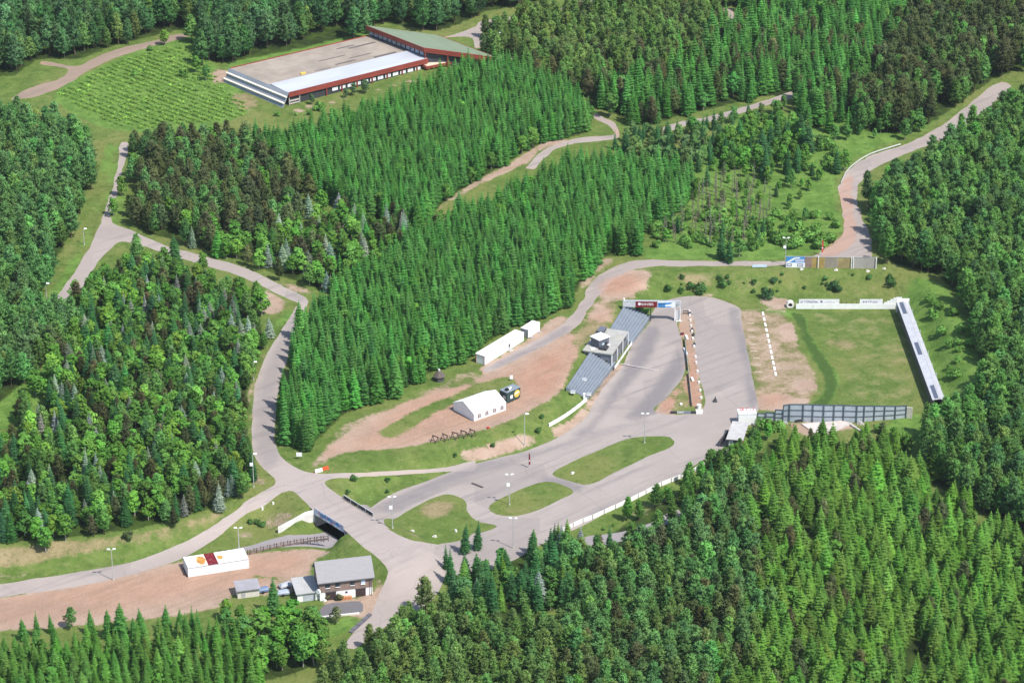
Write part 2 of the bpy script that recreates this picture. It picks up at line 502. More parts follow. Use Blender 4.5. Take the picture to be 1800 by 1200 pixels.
patch(M_DRY, [(690, 776), (760, 742), (800, 750), (740, 775)], .9, 1)
rr_ = np.random.default_rng(5)
for k_ in range(46):
    cx_, cy_ = (rr_.uniform(1160, 1600), rr_.uniform(480, 520)) if k_ % 2 else (rr_.uniform(600, 960), 0)
    if k_ % 2 == 0:
        cy_ = 818 - (cx_ - 600) * .14 + rr_.uniform(-22, 4)
    a_, b_ = rr_.uniform(7, 26), rr_.uniform(2.5, 6)
    blob = [(cx_ + a_ * math.cos(t) * rr_.uniform(.6, 1.2), cy_ + b_ * math.sin(t) * rr_.uniform(.6, 1.2)) for t in np.arange(0, 6.2, .7)]
    patch((M_DIRT, M_DARK, M_DRY)[k_ % 3], blob, rr_.uniform(.7, 1.0), 1)
patch(M_DIRT, [(1085, 905), (1180, 860), (1215, 850), (1200, 875), (1130, 910), (1070, 930)], .6, 3)
patch(M_DIRT, [(540, 1010), (505, 1012), (405, 1015), (405, 1045), (520, 1045)], .7, 2)
patch(M_DIRT, [(655, 1000), (680, 1000), (670, 1045), (655, 1075), (640, 1075), (648, 1040), (658, 1020)], .6, 1)
patch(M_DIRT, [(1390, 745), (1410, 740), (1520, 742), (1500, 755), (1400, 765)], .8, 2)
# dry, tan grass
patch(M_DRY, [(-100, 985), (0, 962), (100, 950), (200, 940), (300, 920), (420, 885), (440, 890), (330, 935), (240, 958), (120, 980), (0, 1000), (-100, 1010)], .9, 2)
patch(M_DRY, [(1150, 480), (1250, 472), (1330, 480), (1540, 485), (1600, 500), (1580, 522), (1400, 520), (1300, 518), (1180, 515)], .56, 4)
patch(M_DRY, [(1430, 595), (1500, 592), (1540, 605), (1500, 618), (1450, 612)], .62, 3)
patch(M_DRY, [(1450, 600), (1465, 640), (1475, 690), (1465, 690), (1450, 640), (1438, 605)], .85, 2)
patch(M_DRY, [(1400, 540), (1580, 545), (1640, 710), (1460, 708), (1465, 640), (1430, 580)], .43, 3)
patch(M_LUSH, [(1440, 560), (1570, 560), (1600, 640), (1560, 700), (1470, 705), (1478, 640)], .36, 4)
patch(M_DRY, [(740, 880), (800, 875), (805, 905), (770, 915), (730, 910)], .75, 3)
patch(M_DRY, [(700, 925), (760, 930), (740, 950), (690, 935)], .6, 3)
patch(M_DRY, [(858, 893), (900, 890), (960, 885), (900, 907)], .7, 2)
patch(M_DRY, [(1000, 840), (1080, 795), (1140, 780), (1120, 800), (1040, 840)], .5, 3)
patch(M_DRY, [(1194, 552), (1233, 722), (1150, 722), (1206, 640)], .5, 2)
patch(M_DRY, [(570, 830), (790, 826), (780, 838), (700, 850), (640, 850)], .35, 3)
patch(M_DRY, [(1020, 560), (1080, 500), (1095, 540), (1040, 620)], .7, 3)
patch(M_DRY, [(400, 165), (440, 160), (455, 190), (430, 200)], .8, 3)
patch(M_DRY, [(200, 240), (180, 330), (160, 400), (170, 340), (185, 260), (195, 235)], .6, 3)
patch(M_DRY, [(60, 150), (100, 130), (120, 150), (80, 170)], .6, 3)
# lush bright grass
patch(M_LUSH, [(1120, 455), (1180, 400), (1200, 340), (1240, 260), (1300, 200), (1480, 200), (1660, 190), (1640, 220), (1480, 300), (1475, 420), (1400, 455), (1200, 456)], .9, 4)
patch(M_LUSH, [(1600, 480), (1640, 490), (1700, 560), (1720, 690), (1660, 710), (1590, 530)], .95, 4)
patch(M_LUSH, [(1388, 546), (1412, 552), (1425, 585), (1450, 625), (1472, 660), (1470, 690), (1450, 716), (1424, 716), (1448, 690), (1450, 668), (1430, 632), (1408, 590), (1398, 562), (1340, 548), (1342, 540)], 1.0, 1)
patch(M_DARK, [(1396, 548), (1410, 560), (1424, 592), (1450, 632), (1466, 664), (1462, 690), (1452, 690), (1456, 668), (1436, 630), (1412, 590), (1400, 566)], 1.0, 1)
patch(M_DIRT, [(1335, 705), (1400, 700), (1440, 704), (1420, 714), (1335, 722)], .8, 1)
patch(M_DRY, [(1300, 545), (1396, 556), (1410, 600), (1440, 650), (1448, 680), (1425, 712), (1335, 720), (1318, 650)], .62, 1)
patch(M_LUSH, [(0, 700), (70, 640), (90, 660), (60, 720), (0, 760), (-60, 780)], 1.0, 3)
patch(M_LUSH, [(150, 130), (330, 62), (385, 130), (445, 190), (330, 232), (190, 226), (95, 168)], 1.0, 2)
patch(M_LUSH, [(590, 1088), (640, 1082), (600, 1120), (570, 1130)], .9, 2)
patch(M_LUSH, [(100, 530), (220, 400), (230, 300), (205, 240), (185, 260), (170, 400), (90, 520)], .6, 3)
patch(M_LUSH, [(480, 700), (470, 780), (490, 790), (500, 740)], .6, 3)
patch(M_LUSH, [(570, 850), (780, 830), (660, 890)], .45, 3)
patch(M_LUSH, [(380, 120), (660, 40), (660, 70), (410, 125)], .8, 3)
patch(M_LUSH, [(210, 245), (180, 330), (160, 420), (95, 535), (80, 535), (140, 420), (165, 330), (190, 250)], .8, 2)
patch(M_LUSH, [(520, 545), (470, 610), (445, 690), (436, 790), (450, 850), (425, 850), (424, 780), (434, 690), (462, 600), (505, 540)], .75, 1)
patch(M_LUSH, [(1560, 740), (1600, 720), (1640, 760), (1580, 830), (1540, 800)], .9, 3)
# warm tint on gravel (the reddish crushed stone of the district)
patch(M_WARM, [(900, 660), (990, 600), (1000, 660), (950, 710), (910, 700)], .9, 4)
patch(M_WARM, [(560, 800), (700, 720), (850, 660), (760, 700), (620, 770), (580, 815)], .9, 3)
patch(M_WARM, [(1048, 520), (1056, 490), (1130, 478), (1120, 520)], .8, 3)
patch(M_WARM, [(-120, 1080), (330, 1000), (420, 1020), (300, 1065), (-120, 1110)], .55, 5)
patch(M_WARM, [(1194, 552), (1233, 722), (1150, 722)], .8, 2)
patch(M_WARM, [(1325, 690), (1395, 690), (1390, 712), (1330, 722)], .7, 3)
patch(M_WARM, [(1440, 448), (1478, 414), (1475, 330), (1500, 300), (1498, 340), (1505, 400), (1500, 430), (1450, 455)], .9, 1)
patch(M_WARM, [(440, 840), (432, 740), (478, 612), (455, 660), (447, 740), (460, 850)], .7, 1)
# tone of the asphalt: darker, greyer lanes on the pale pinkish surface
M_TONE = np.zeros(XX.shape)
patch(M_TONE, [(655, 890), (745, 850), (800, 828), (870, 806), (960, 780), (900, 812), (820, 840), (760, 868), (690, 902)], .75, 1)
patch(M_TONE, [(960, 845), (1010, 858), (1030, 866), (1008, 864), (970, 848)], .9, 1)
patch(M_TONE, [(940, 838), (972, 836), (1030, 856), (1008, 866)], .85, 1)
patch(M_TONE, [(1020, 905), (1130, 850), (1240, 795), (1250, 803), (1180, 842), (1080, 893), (1030, 918)], .5, 2)
patch(M_TONE, [(822, 880), (880, 855), (950, 822), (960, 826), (890, 862), (830, 886)], .6, 1)
patch(M_TONE, [(980, 800), (1080, 755), (1180, 735), (1080, 762), (990, 806)], .45, 2)
patch(M_TONE, [(600, 915), (660, 900), (668, 906), (610, 922)], .45, 1)
patch(M_TONE, [(448, 740), (455, 660), (500, 580), (524, 560), (505, 620), (488, 690), (482, 780), (455, 800)], .45, 2)
patch(M_TONE, [(490, 508), (538, 520), (534, 535), (500, 520)], .7, 1)
patch(M_TONE, [(860, 652), (960, 606), (1010, 576), (1000, 568), (940, 604), (860, 645)], .85, 1)
patch(M_TONE, [(1010, 576), (1040, 540), (1080, 490), (1060, 482), (1030, 520), (1000, 568)], .5, 1)
patch(M_TONE, [(1285, 538), (1299, 544), (1302, 556), (1318, 637), (1333, 716), (1322, 722), (1306, 640)], .95, 1)
patch(M_TONE, [(1000, 770), (1038, 742), (1075, 680), (1098, 646), (1120, 608), (1146, 568), (1158, 578), (1152, 612), (1126, 654), (1084, 702), (1030, 764)], .95, 1)
patch(M_TONE, [(1192, 606), (1202, 650), (1174, 694), (1144, 728), (1096, 740), (1136, 694), (1178, 634)], .95, 1)
patch(M_TONE, [(830, 812), (900, 800), (960, 784), (1040, 760), (1100, 742), (1180, 738), (1100, 752), (1000, 784), (930, 806), (850, 830)], .7, 1)
patch(M_TONE, [(1030, 905), (1120, 866), (1200, 822), (1262, 784), (1280, 760), (1290, 762), (1260, 792), (1180, 842), (1080, 893), (1030, 918)], .8, 1)
# forest floor (filled in again below from the stands)
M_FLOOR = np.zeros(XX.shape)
patch(M_TONE, [(447, 800), (443, 740), (450, 690), (465, 640), (500, 575), (524, 540), (534, 545), (508, 620), (491, 672), (484, 760), (500, 805), (470, 828)], .7, 1)
patch(M_LUSH, [(400, 870), (440, 850), (445, 800), (430, 760), (425, 800), (430, 850)], .6, 2)
patch(M_DRY, [(1090, 900), (1180, 865), (1240, 820), (1250, 830), (1180, 890), (1100, 925)], .5, 2)
SUBS = [(1384, 545), (1414, 552), (1427, 584), (1452, 625), (1474, 660), (1472, 692), (1452, 718), (1420, 718), (1444, 690), (1446, 668), (1426, 632), (1404, 590), (1394, 562)]
patch(M_DIRT, SUBS, -1, 1, 'sub')
patch(M_DRY, SUBS, -1, 1, 'sub')
patch(M_LUSH, SUBS, .45, 1)
patch(M_DARK, SUBS, .78, 1)
patch(M_WARM, [(560, 830), (700, 700), (900, 640), (1050, 540), (1100, 520), (1060, 620), (985, 700), (780, 775), (600, 810)], .62, 4)
patch(M_WARM, [(-120, 1110), (-120, 1070), (330, 985), (560, 950), (545, 1010), (300, 1068)], .62, 4)
for cls, p, pr in polys:
    if cls in ('asphalt_track', 'service_road'):
        M_WARM[raster(p) & (paved_mask > .5)] = 0
edge_band = blur(paved_mask, 1)
M_EDGE = edge_band
np.maximum(M_DIRT, np.where(paved_mask < .5, .86 * edge_band, 0), out=M_DIRT)
np.maximum(M_DRY, .60 * blur(paved_mask, 1), out=M_DRY)
# ------------------------------------------------------------------ forest stands: (key, outline of the trunks' feet, spacing m, row angle or None, mix)
# mix rows: share, kind, own leaf colour, height range, label
SPR, SPY, SPD, SIL = (.072, .205, .044), (.098, .205, .036), (.048, .135, .046), (.20, .255, .19)
PIN, PIB, PIO, BRN = (.122, .255, .066), (.120, .255, .082), (.142, .240, .068), (.110, .138, .056)
BRL, BRY, BRD = (.112, .255, .046), (.155, .285, .045), (.095, .225, .058)
STANDS = [
 ('A', [(428, 258), (510, 258), (560, 240), (640, 216), (700, 188), (760, 160), (830, 136), (900, 130), (990, 164), (1033, 212), (1040, 236), (1000, 242), (935, 260), (880, 294), (800, 342), (752, 382), (735, 398), (690, 402), (600, 365), (560, 350), (520, 310), (470, 290)], 3.05, .5,
  [(.95, 'spruce', SPR, (10, 12.5), 'narrow green spruce in the planted rows below the red-edged hall'), (.05, 'broadleaf', BRL, (6, 8), 'bright leafy tree among the spruce rows below the hall')]),
 ('B', [(1080, 303), (1215, 322), (1222, 345), (1180, 385), (1140, 400), (1122, 448), (1060, 452), (1036, 478), (1020, 506), (985, 550), (940, 566), (900, 578), (850, 606), (825, 636), (790, 646), (745, 660), (700, 692), (650, 712), (600, 732), (562, 772), (545, 792), (522, 792), (502, 783), (494, 745), (502, 700), (508, 655), (527, 600), (560, 560), (600, 525), (700, 470), (800, 403), (900, 358), (1000, 305)], 3.1, .5,
  [(.94, 'spruce', SPR, (10.5, 13.5), 'narrow green spruce in the planted rows above the gravel terrace'), (.06, 'broadleaf', BRL, (6, 9), 'bright leafy tree among the spruce rows above the gravel terrace')]),
 ('C', [(240, 262), (330, 250), (425, 262), (470, 292), (520, 320), (540, 365), (500, 415), (440, 428), (350, 428), (300, 422), (248, 408), (234, 384), (233, 330)], 3.9, None,
  [(.62, 'pine', (.108, .138, .056), (9, 12), 'brownish pine in the dull stand above the road fork'), (.30, 'pine', PIB, (9, 12), 'blue-green pine in the dull stand above the road fork'), (.08, 'broadleaf', BRL, (7, 10), 'bright leafy tree in the dull pine stand above the road fork')]),
 ('K', [(350, 432), (440, 430), (520, 405), (560, 375), (700, 405), (735, 402), (755, 392), (760, 410), (700, 462), (590, 515), (565, 520), (545, 500), (500, 490), (430, 460), (350, 440)], 3.7, None,
  [(.50, 'broadleaf', BRL, (6, 9), 'bright leafy tree between the brown pines and the spruce rows'), (.18, 'spruce', SIL, (7, 10), 'silvery spruce between the brown pines and the spruce rows'), (.2, 'pine', BRN, (7, 10), 'brownish pine in the leafy strip beside the narrow gravel road'), (.12, 'spruce', SPR, (8, 11), 'green spruce in the leafy strip beside the narrow gravel road')]),
 ('D', [(160, 496), (235, 462), (300, 474), (400, 510), (445, 532), (460, 558), (466, 600), (446, 650), (434, 700), (430, 780), (440, 850), (404, 884), (330, 908), (240, 932), (120, 946), (0, 956), (-110, 966), (-110, 800), (-20, 795), (60, 735), (90, 690), (120, 620), (140, 540)], 3.25, None,
  [(.42, 'broadleaf', BRL, (5.8, 9.2), 'bright leafy tree in the mixed wood left of the climbing road'), (.05, 'broadleaf', BRY, (6, 9), 'yellow-green leafy tree in the mixed wood left of the climbing road'), (.11, 'spruce', SIL, (6.5, 9.5), 'silvery blue spruce in the mixed wood left of the climbing road'), (.12, 'pine', (.100, .115, .050), (6, 9), 'brownish pine in the mixed wood left of the climbing road'), (.22, 'spruce', SPD, (7.5, 10.5), 'dark green spruce in the mixed wood left of the climbing road'), (.17, 'pine', PIN, (7, 10), 'green pine in the mixed wood left of the climbing road')]),
 ('E', [(-160, 240), (0, 228), (100, 238), (150, 254), (166, 290), (150, 350), (124, 410), (86, 490), (62, 548), (95, 575), (120, 580), (130, 600), (100, 630), (70, 650), (0, 710), (-160, 780)], 3.7, None,
  [(.86, 'pine', PIB, (10, 14), 'blue-green pine in the wood along the left edge'), (.1, 'pine', PIO, (9, 12), 'olive pine in the wood along the left edge'), (.04, 'broadleaf', BRL, (6, 8), 'leafy tree at the rim of the pine wood on the left edge')]),
 ('F', [(-220, 130), (25, 136), (68, 104), (140, 106), (205, 80), (265, 66), (330, 50), (372, 114), (404, 110), (540, 84), (636, 60), (650, 36), (770, 58), (788, 52), (833, 33), (843, 23), (940, 8), (1000, -20), (1000, -150), (-220, -150)], 4.3, None,
  [(.75, 'pine', (.088, .190, .072), (12, 16), 'dark green pine in the wood behind the hall'), (.25, 'pine', PIO, (10, 14), 'olive pine in the wood behind the hall')]),
 ('G', [(848, 96), (852, 68), (905, 48), (960, 40), (1030, 24), (1080, -5), (1080, -150), (1310, -150), (1260, 96), (1150, 138), (1030, 160), (985, 158), (925, 130), (912, 100)], 4.0, None,
  [(.88, 'pine', PIO, (9, 12), 'olive pine beside the road right of the hall'), (.12, 'pine', BRN, (8, 11), 'brownish pine beside the road right of the hall')]),
 ('G2', [(1036, 188), (1020, 162), (1150, 142), (1258, 98), (1290, 70), (1320, -150), (1640, -150), (1596, 60), (1520, 130), (1500, 200), (1440, 232), (1405, 222), (1398, 176), (1350, 168), (1290, 184), (1190, 206), (1140, 226), (1110, 222), (1078, 200)], 3.7, None,
  [(.08, 'broadleaf', BRD, (7, 10), 'leafy tree among the spruces of the upper right wood'), (.76, 'spruce', SPR, (11, 15), 'tall green spruce in the upper right wood'), (.16, 'pine', BRN, (9, 12), 'brownish pine among the spruces of the upper right wood')]),
 ('G3', [(1520, 130), (1600, 66), (1640, -150), (2050, -150), (2050, 50), (1790, 124), (1752, 138), (1695, 178), (1645, 214), (1590, 234), (1520, 236), (1502, 204)], 3.8, None,
  [(.10, 'broadleaf', BRD, (7, 11), 'leafy tree above the climbing gravel road'), (.58, 'pine', (.088, .120, .048), (11, 15), 'dark brownish pine above the climbing gravel road'), (.32, 'pine', PIN, (10, 13), 'green pine above the climbing gravel road')]),
 ('H', [(1528, 356), (1560, 334), (1650, 286), (1720, 240), (1780, 192), (2050, 96), (2050, 880), (1860, 960), (1730, 905), (1640, 850), (1615, 800), (1650, 752), (1680, 730), (1722, 700), (1722, 620), (1700, 550), (1672, 505), (1645, 484), (1562, 462), (1548, 440), (1542, 400)], 3.8, None,
  [(.78, 'pine', PIN, (10, 13.5), 'green pine in the wood right of the shooting range'), (.16, 'pine', (.085, .195, .066), (11, 14), 'dark pine in the wood right of the shooting range'), (.06, 'broadleaf', BRD, (7, 10), 'leafy tree in the pine wood right of the shooting range')]),
 ('I1', [(778, 1012), (800, 998), (860, 978), (920, 970), (1000, 962), (1022, 985), (1030, 1010), (1000, 1060), (940, 1090), (870, 1090), (800, 1062)], 3.6, None,
  [(.55, 'spruce', SPD, (8, 12), 'slim dark spruce at the edge of the pale track'), (.2, 'spruce', SPY, (7, 10), 'yellow-green spruce at the edge of the pale track'), (.15, 'broadleaf', BRD, (6, 8), 'round leafy tree among slim spruces by the pale track'), (.1, 'spruce', SIL, (8, 10), 'silvery spruce at the edge of the pale track')]),
 ('I2', [(600, 1330), (580, 1260), (590, 1190), (612, 1160), (640, 1148), (690, 1118), (735, 1100), (780, 1082), (830, 1088), (920, 1100), (1000, 1100), (1010, 1330)], 3.7, None,
  [(.8, 'pine', PIO, (8, 11), 'olive pine in front of the forked gravel yard'), (.2, 'pine', PIN, (8, 11), 'green pine in front of the forked gravel yard')]),
 ('I3', [(1028, 1000), (1060, 985), (1120, 985), (1180, 958), (1240, 900), (1310, 850), (1330, 980), (1340, 1100), (1280, 1210), (1200, 1330), (1010, 1330), (1000, 1090)], 3.7, None,
  [(.62, 'pine', PIB, (9, 12), 'blue-green pine below the curved white fence'), (.25, 'pine', PIO, (9, 11), 'olive pine below the curved white fence'), (.13, 'pine', BRN, (8, 11), 'brownish pine below the curved white fence')]),
 ('I4', [(1310, 850), (1350, 800), (1400, 798), (1450, 815), (1500, 835), (1560, 815), (1610, 830), (1640, 870), (1720, 920), (1860, 975), (2000, 930), (2000, 1330), (1200, 1330), (1280, 1210), (1340, 1100), (1330, 980)], 4.3, 1.2,
  [(.86, 'spruce', SPY, (8.5, 12), 'yellow-green spruce in the lower right wood'), (.06, 'broadleaf', BRL, (6, 9), 'bright leafy tree among the lower right spruces'), (.08, 'pine', BRN, (8, 10), 'brownish pine among the lower right spruces')]),
 ('I0', [(1050, 950), (1090, 925), (1150, 885), (1200, 862), (1240, 835), (1290, 805), (1325, 790), (1345, 795), (1310, 845), (1240, 890), (1180, 945), (1120, 965)], 3.8, None,
  [(.6, 'pine', (.10, .22, .05), (5.5, 9), 'young bright green pine beside the curved white fence'), (.2, 'broadleaf', BRL, (4, 6), 'small leafy tree beside the curved white fence'), (.2, 'spruce', SPD, (5, 8), 'small dark spruce beside the curved white fence')]),
 ('I5', [(1345, 770), (1400, 774), (1460, 784), (1530, 782), (1575, 778), (1600, 790), (1560, 812), (1500, 832), (1450, 812), (1400, 795), (1350, 798)], 3.5, None,
  [(.45, 'spruce', SPY, (6, 9), 'yellow-green spruce in front of the grey screen wall'), (.3, 'broadleaf', BRL, (4, 7), 'bright leafy tree in front of the grey screen wall'), (.25, 'pine', BRN, (5, 8), 'brownish pine in front of the grey screen wall')]),
 ('J', [(-110, 1156), (30, 1152), (120, 1146), (250, 1136), (370, 1130), (440, 1132), (470, 1180), (440, 1240), (420, 1330), (-110, 1330)], 3.5, .9,
  [(.93, 'spruce', (.088, .205, .038), (7.5, 10), 'narrow spruce in the planted block at the lower left corner'), (.07, 'broadleaf', BRL, (5, 7), 'leafy tree in the spruce block at the lower left corner')]),
 ('J2', [(400, 1112), (440, 1098), (490, 1098), (540, 1108), (572, 1128), (560, 1165), (500, 1195), (450, 1190)], 4.0, None,
  [(.8, 'broadleaf', BRL, (7, 10), 'bright leafy tree in the clump below the white annex'), (.2, 'broadleaf', BRD, (7, 9), 'darker leafy tree in the clump below the white annex')]),
 ('L1', [(1215, 345), (1260, 312), (1340, 330), (1360, 385), (1335, 430), (1270, 442), (1240, 435), (1150, 430), (1150, 405), (1200, 390)], 4.0, None,
  [(.62, 'dead', (.20, .18, .14), (6.5, 9.5), 'bare grey spruce in the grassy clearing'), (.10, 'spruce', SPD, (5, 9), 'dark spruce in the grassy clearing'), (.28, 'broadleaf', BRL, (3, 5.5), 'small leafy tree in the grassy clearing')]),
 ('L2', [(1082, 262), (1100, 238), (1180, 236), (1255, 232), (1268, 262), (1250, 296), (1210, 306), (1100, 288)], 4.3, None,
  [(.75, 'broadleaf', (.12, .22, .07), (5, 8), 'pale leafy tree beside the bend of the grey path'), (.25, 'spruce', SPD, (6, 10), 'dark spruce beside the bend of the grey path')]),
 ('L3', [(1258, 248), (1330, 222), (1400, 225), (1425, 255), (1415, 300), (1350, 322), (1280, 300)], 4.3, None,
  [(.42, 'spruce', SPD, (8, 12), 'dark spruce in the clump above the clearing'), (.58, 'broadleaf', BRL, (6, 9), 'leafy tree in the clump above the clearing')]),
 ('L5', [(1222, 300), (1262, 262), (1300, 300), (1360, 322), (1400, 320), (1440, 300), (1460, 330), (1400, 370), (1370, 400), (1360, 350), (1280, 320)], 6.0, None,
  [(.7, 'broadleaf', BRL, (3, 5.5), 'low leafy tree along the bottom of the meadow'), (.1, 'spruce', SPD, (4, 6), 'small dark spruce along the bottom of the meadow')]),
 ('L6', [(1150, 250), (1190, 234), (1245, 224), (1300, 210), (1350, 198), (1396, 182), (1404, 192), (1350, 210), (1300, 224), (1245, 238), (1160, 256)], 4.6, None,
  [(.55, 'broadleaf', BRD, (5, 7.5), 'leafy tree along the level path of the upper right'), (.45, 'spruce', SPD, (6, 9), 'dark spruce along the level path of the upper right')]),
 ('L4', [(1395, 232), (1440, 238), (1500, 215), (1560, 238), (1540, 262), (1490, 250), (1440, 262), (1400, 255)], 6.5, None,
  [(.5, 'broadleaf', BRD, (4, 7), 'leafy tree on the upper rim of the clearing'), (.5, 'spruce', SPR, (6, 10), 'green spruce on the upper rim of the clearing')]),
]
# lone trees: kind, foot (photo), height, own colour, label
LONE = [
 ('spruce', (42, 1124), 6.5, SPR, 'small spruce, first in the row along the gravel lot from the left edge'),
 ('spruce', (65, 1118), 7.5, SPR, 'slim spruce on the gravel lot rim, just left of the bushy round tree'),
 ('broadleaf', (125, 1104), 6.5, BRD, 'crooked round tree with a pale trunk by the gravel lot'),
 ('spruce', (91, 1112), 6.0, SPR, 'small spruce beside the crooked round tree'),
 ('spruce', (160, 1114), 7.5, SPR, 'twin-topped slim spruce right of the crooked round tree'),
 ('spruce', (212, 1124), 11.0, SPR, 'tallest broad spruce along the gravel lot'),
 ('spruce', (191, 1120), 8.5, SPR, 'slim spruce leaning on the tallest broad spruce'),
 ('spruce', (250, 1118), 8.5, SPR, 'slim spruce right of the tallest broad spruce'),
 ('spruce', (236, 1126), 7.0, SPR, 'small spruce between two slim spruces by the gravel lot'),
 ('spruce', (292, 1112), 8.5, SPR, 'slim spruce in front of the white container trio'),
 ('spruce', (316, 1120), 8.5, SPR, 'slim spruce below the left end of the white containers'),
 ('spruce', (328, 1122), 7.5, SPR, 'small spruce below the rusty container roof'),
 ('spruce', (339, 1118), 9.0, SPR, 'slim spruce below the dark red roof panel'),
 ('spruce', (350, 1126), 9.0, SPR, 'tall slim spruce left of the leafy clump by the small shed'),
 ('broadleaf', (395, 1090), 6.5, BRY, 'yellow-green leafy tree left of the small grey shed'),
 ('broadleaf', (425, 1098), 6.0, BRL, 'leafy tree in front of the small grey shed'),
 ('spruce', (481, 1078), 11.0, (.07, .18, .05), 'bushy bright spruce left of the white annex'),
 ('broadleaf', (553, 1118), 9.0, BRD, 'large round tree in front of the white annex'),
 ('broadleaf', (524, 1132), 8.0, BRL, 'bright round tree below the large round tree by the annex'),
 ('broadleaf', (592, 1094), 5.0, (.16, .19, .09), 'thin birch in front of the dark asphalt yard'),
 ('broadleaf', (812, 1075), 10.5, (.085, .20, .07), 'big rounded leafy tree at the bend of the pale road'),
 ('spruce', (785, 1000), 7.5, SPD, 'dark ragged spruce at the corner of the pale road'),
 ('spruce', (839, 965), 9.0, SPD, 'lone slim dark spruce on the tip of the grass triangle'),
 ('spruce', (817, 972), 9.0, SPD, 'dark bushy spruce left of the lone slim spruce'),
 ('spruce', (1072, 975), 9.0, SPD, 'dark spruce standing by the short grey path'),
 ('spruce', (1470, 305), 9.5, SPD, 'dark spruce of the pair standing alone in the meadow'),
 ('broadleaf', (1484, 300), 8.0, BRL, 'bright leafy tree of the pair standing alone in the meadow'),
 ('broadleaf', (1590, 246), 8.0, BRD, 'white-stemmed birch at the bend of the climbing gravel road'),
 ('broadleaf', (1614, 232), 8.0, BRD, 'birch above the bend of the climbing gravel road'),
 ('spruce', (1540, 218), 11.0, SPR, 'full green spruce on the upper edge of the meadow'),
 ('broadleaf', (1488, 246), 6.0, BRD, 'rounded leafy tree on the upper edge of the meadow'),
 ('broadleaf', (1390, 330), 7.0, BRD, 'rounded leafy tree in the middle of the meadow'),
 ('broadleaf', (1415, 388), 5.0, BRD, 'low round tree on the slope left of the gravel road'),
 ('spruce', (1340, 415), 8.0, SPD, 'dark spruce among the bare grey ones in the clearing'),
 ('broadleaf', (1300, 452), 7.0, BRD, 'birch with two white stems above the level gravel road'),
 ('spruce', (1267, 455), 10.0, SPD, 'dark spruce left of the two-stemmed birch'),
 ('spruce', (1282, 462), 9.0, SPD, 'dark spruce just in front of the two-stemmed birch'),
 ('broadleaf', (345, 128), 7.0, BRL, 'leafy tree at the top corner of the planted field'),
 ('broadleaf', (362, 142), 6.5, BRD, 'darker leafy tree at the right corner of the planted field'),
 ('broadleaf', (290, 80), 6.5, BRY, 'yellow-green tree beside the dirt road above the planted field'),
 ('broadleaf', (200, 380), 7.0, BRL, 'leafy tree beside the far left road below its shaded bend'),
 ('pine', (480, 440), 8.0, PIO, 'olive pine beside the leafy strip'),
 ('broadleaf', (622, 168), 5.0, (.09, .16, .07), 'round bush-like tree at the foot of the window band'),
 ('broadleaf', (641, 164), 5.5, (.09, .16, .07), 'larger round tree at the foot of the window band'),
 ('broadleaf', (608, 172), 4.0, (.09, .16, .07), 'smallest round tree at the foot of the window band'),
 ('broadleaf', (548, 184), 4.5, (.09, .16, .07), 'round tree at the left end of the window band'),
]
KINDS_ALL = ('spruce', 'pine', 'broadleaf', 'dead')
trees = {k: [] for k in KINDS_ALL}            # rows: x, y, height, tint, label, group, key
keep_off = blur(paved_mask, 1) > .12
CLEAR = [W(p) for p in (
    [(780, 70), (790, 50), (838, 40), (842, 92), (800, 92)],
    [(495, 165), (760, 100), (880, 104), (880, 126), (760, 142), (700, 156), (505, 194), (390, 150), (400, 115), (640, 40)],     # the hall
    [(836, 645), (850, 648), (930, 602), (955, 582), (940, 566), (912, 572), (836, 628)],                         # white cabins
    [(755, 655), (790, 655), (795, 685), (755, 690)],                                                             # hut
    [(1405, 735), (1525, 735), (1500, 775), (1405, 780)],                                                         # concrete slab
    [(1265, 745), (1340, 720), (1335, 775), (1310, 800), (1260, 790)],
    [(1645, 640), (1665, 700), (1650, 735), (1620, 720)],
    [(1400, 925), (1440, 925), (1440, 990), (1400, 985)],                                                         # small glades
    [(1590, 1130), (1640, 1130), (1630, 1190), (1580, 1190)],
    [(890, 1085), (935, 1085), (935, 1115), (890, 1115)])]
for p in CLEAR:
    keep_off |= raster(p)
def near(A, x, y):
    i, j = int(round(x)) - GX0, int(round(y)) - GY0
    return 0 <= i < NX and 0 <= j < NY and A[j, i]
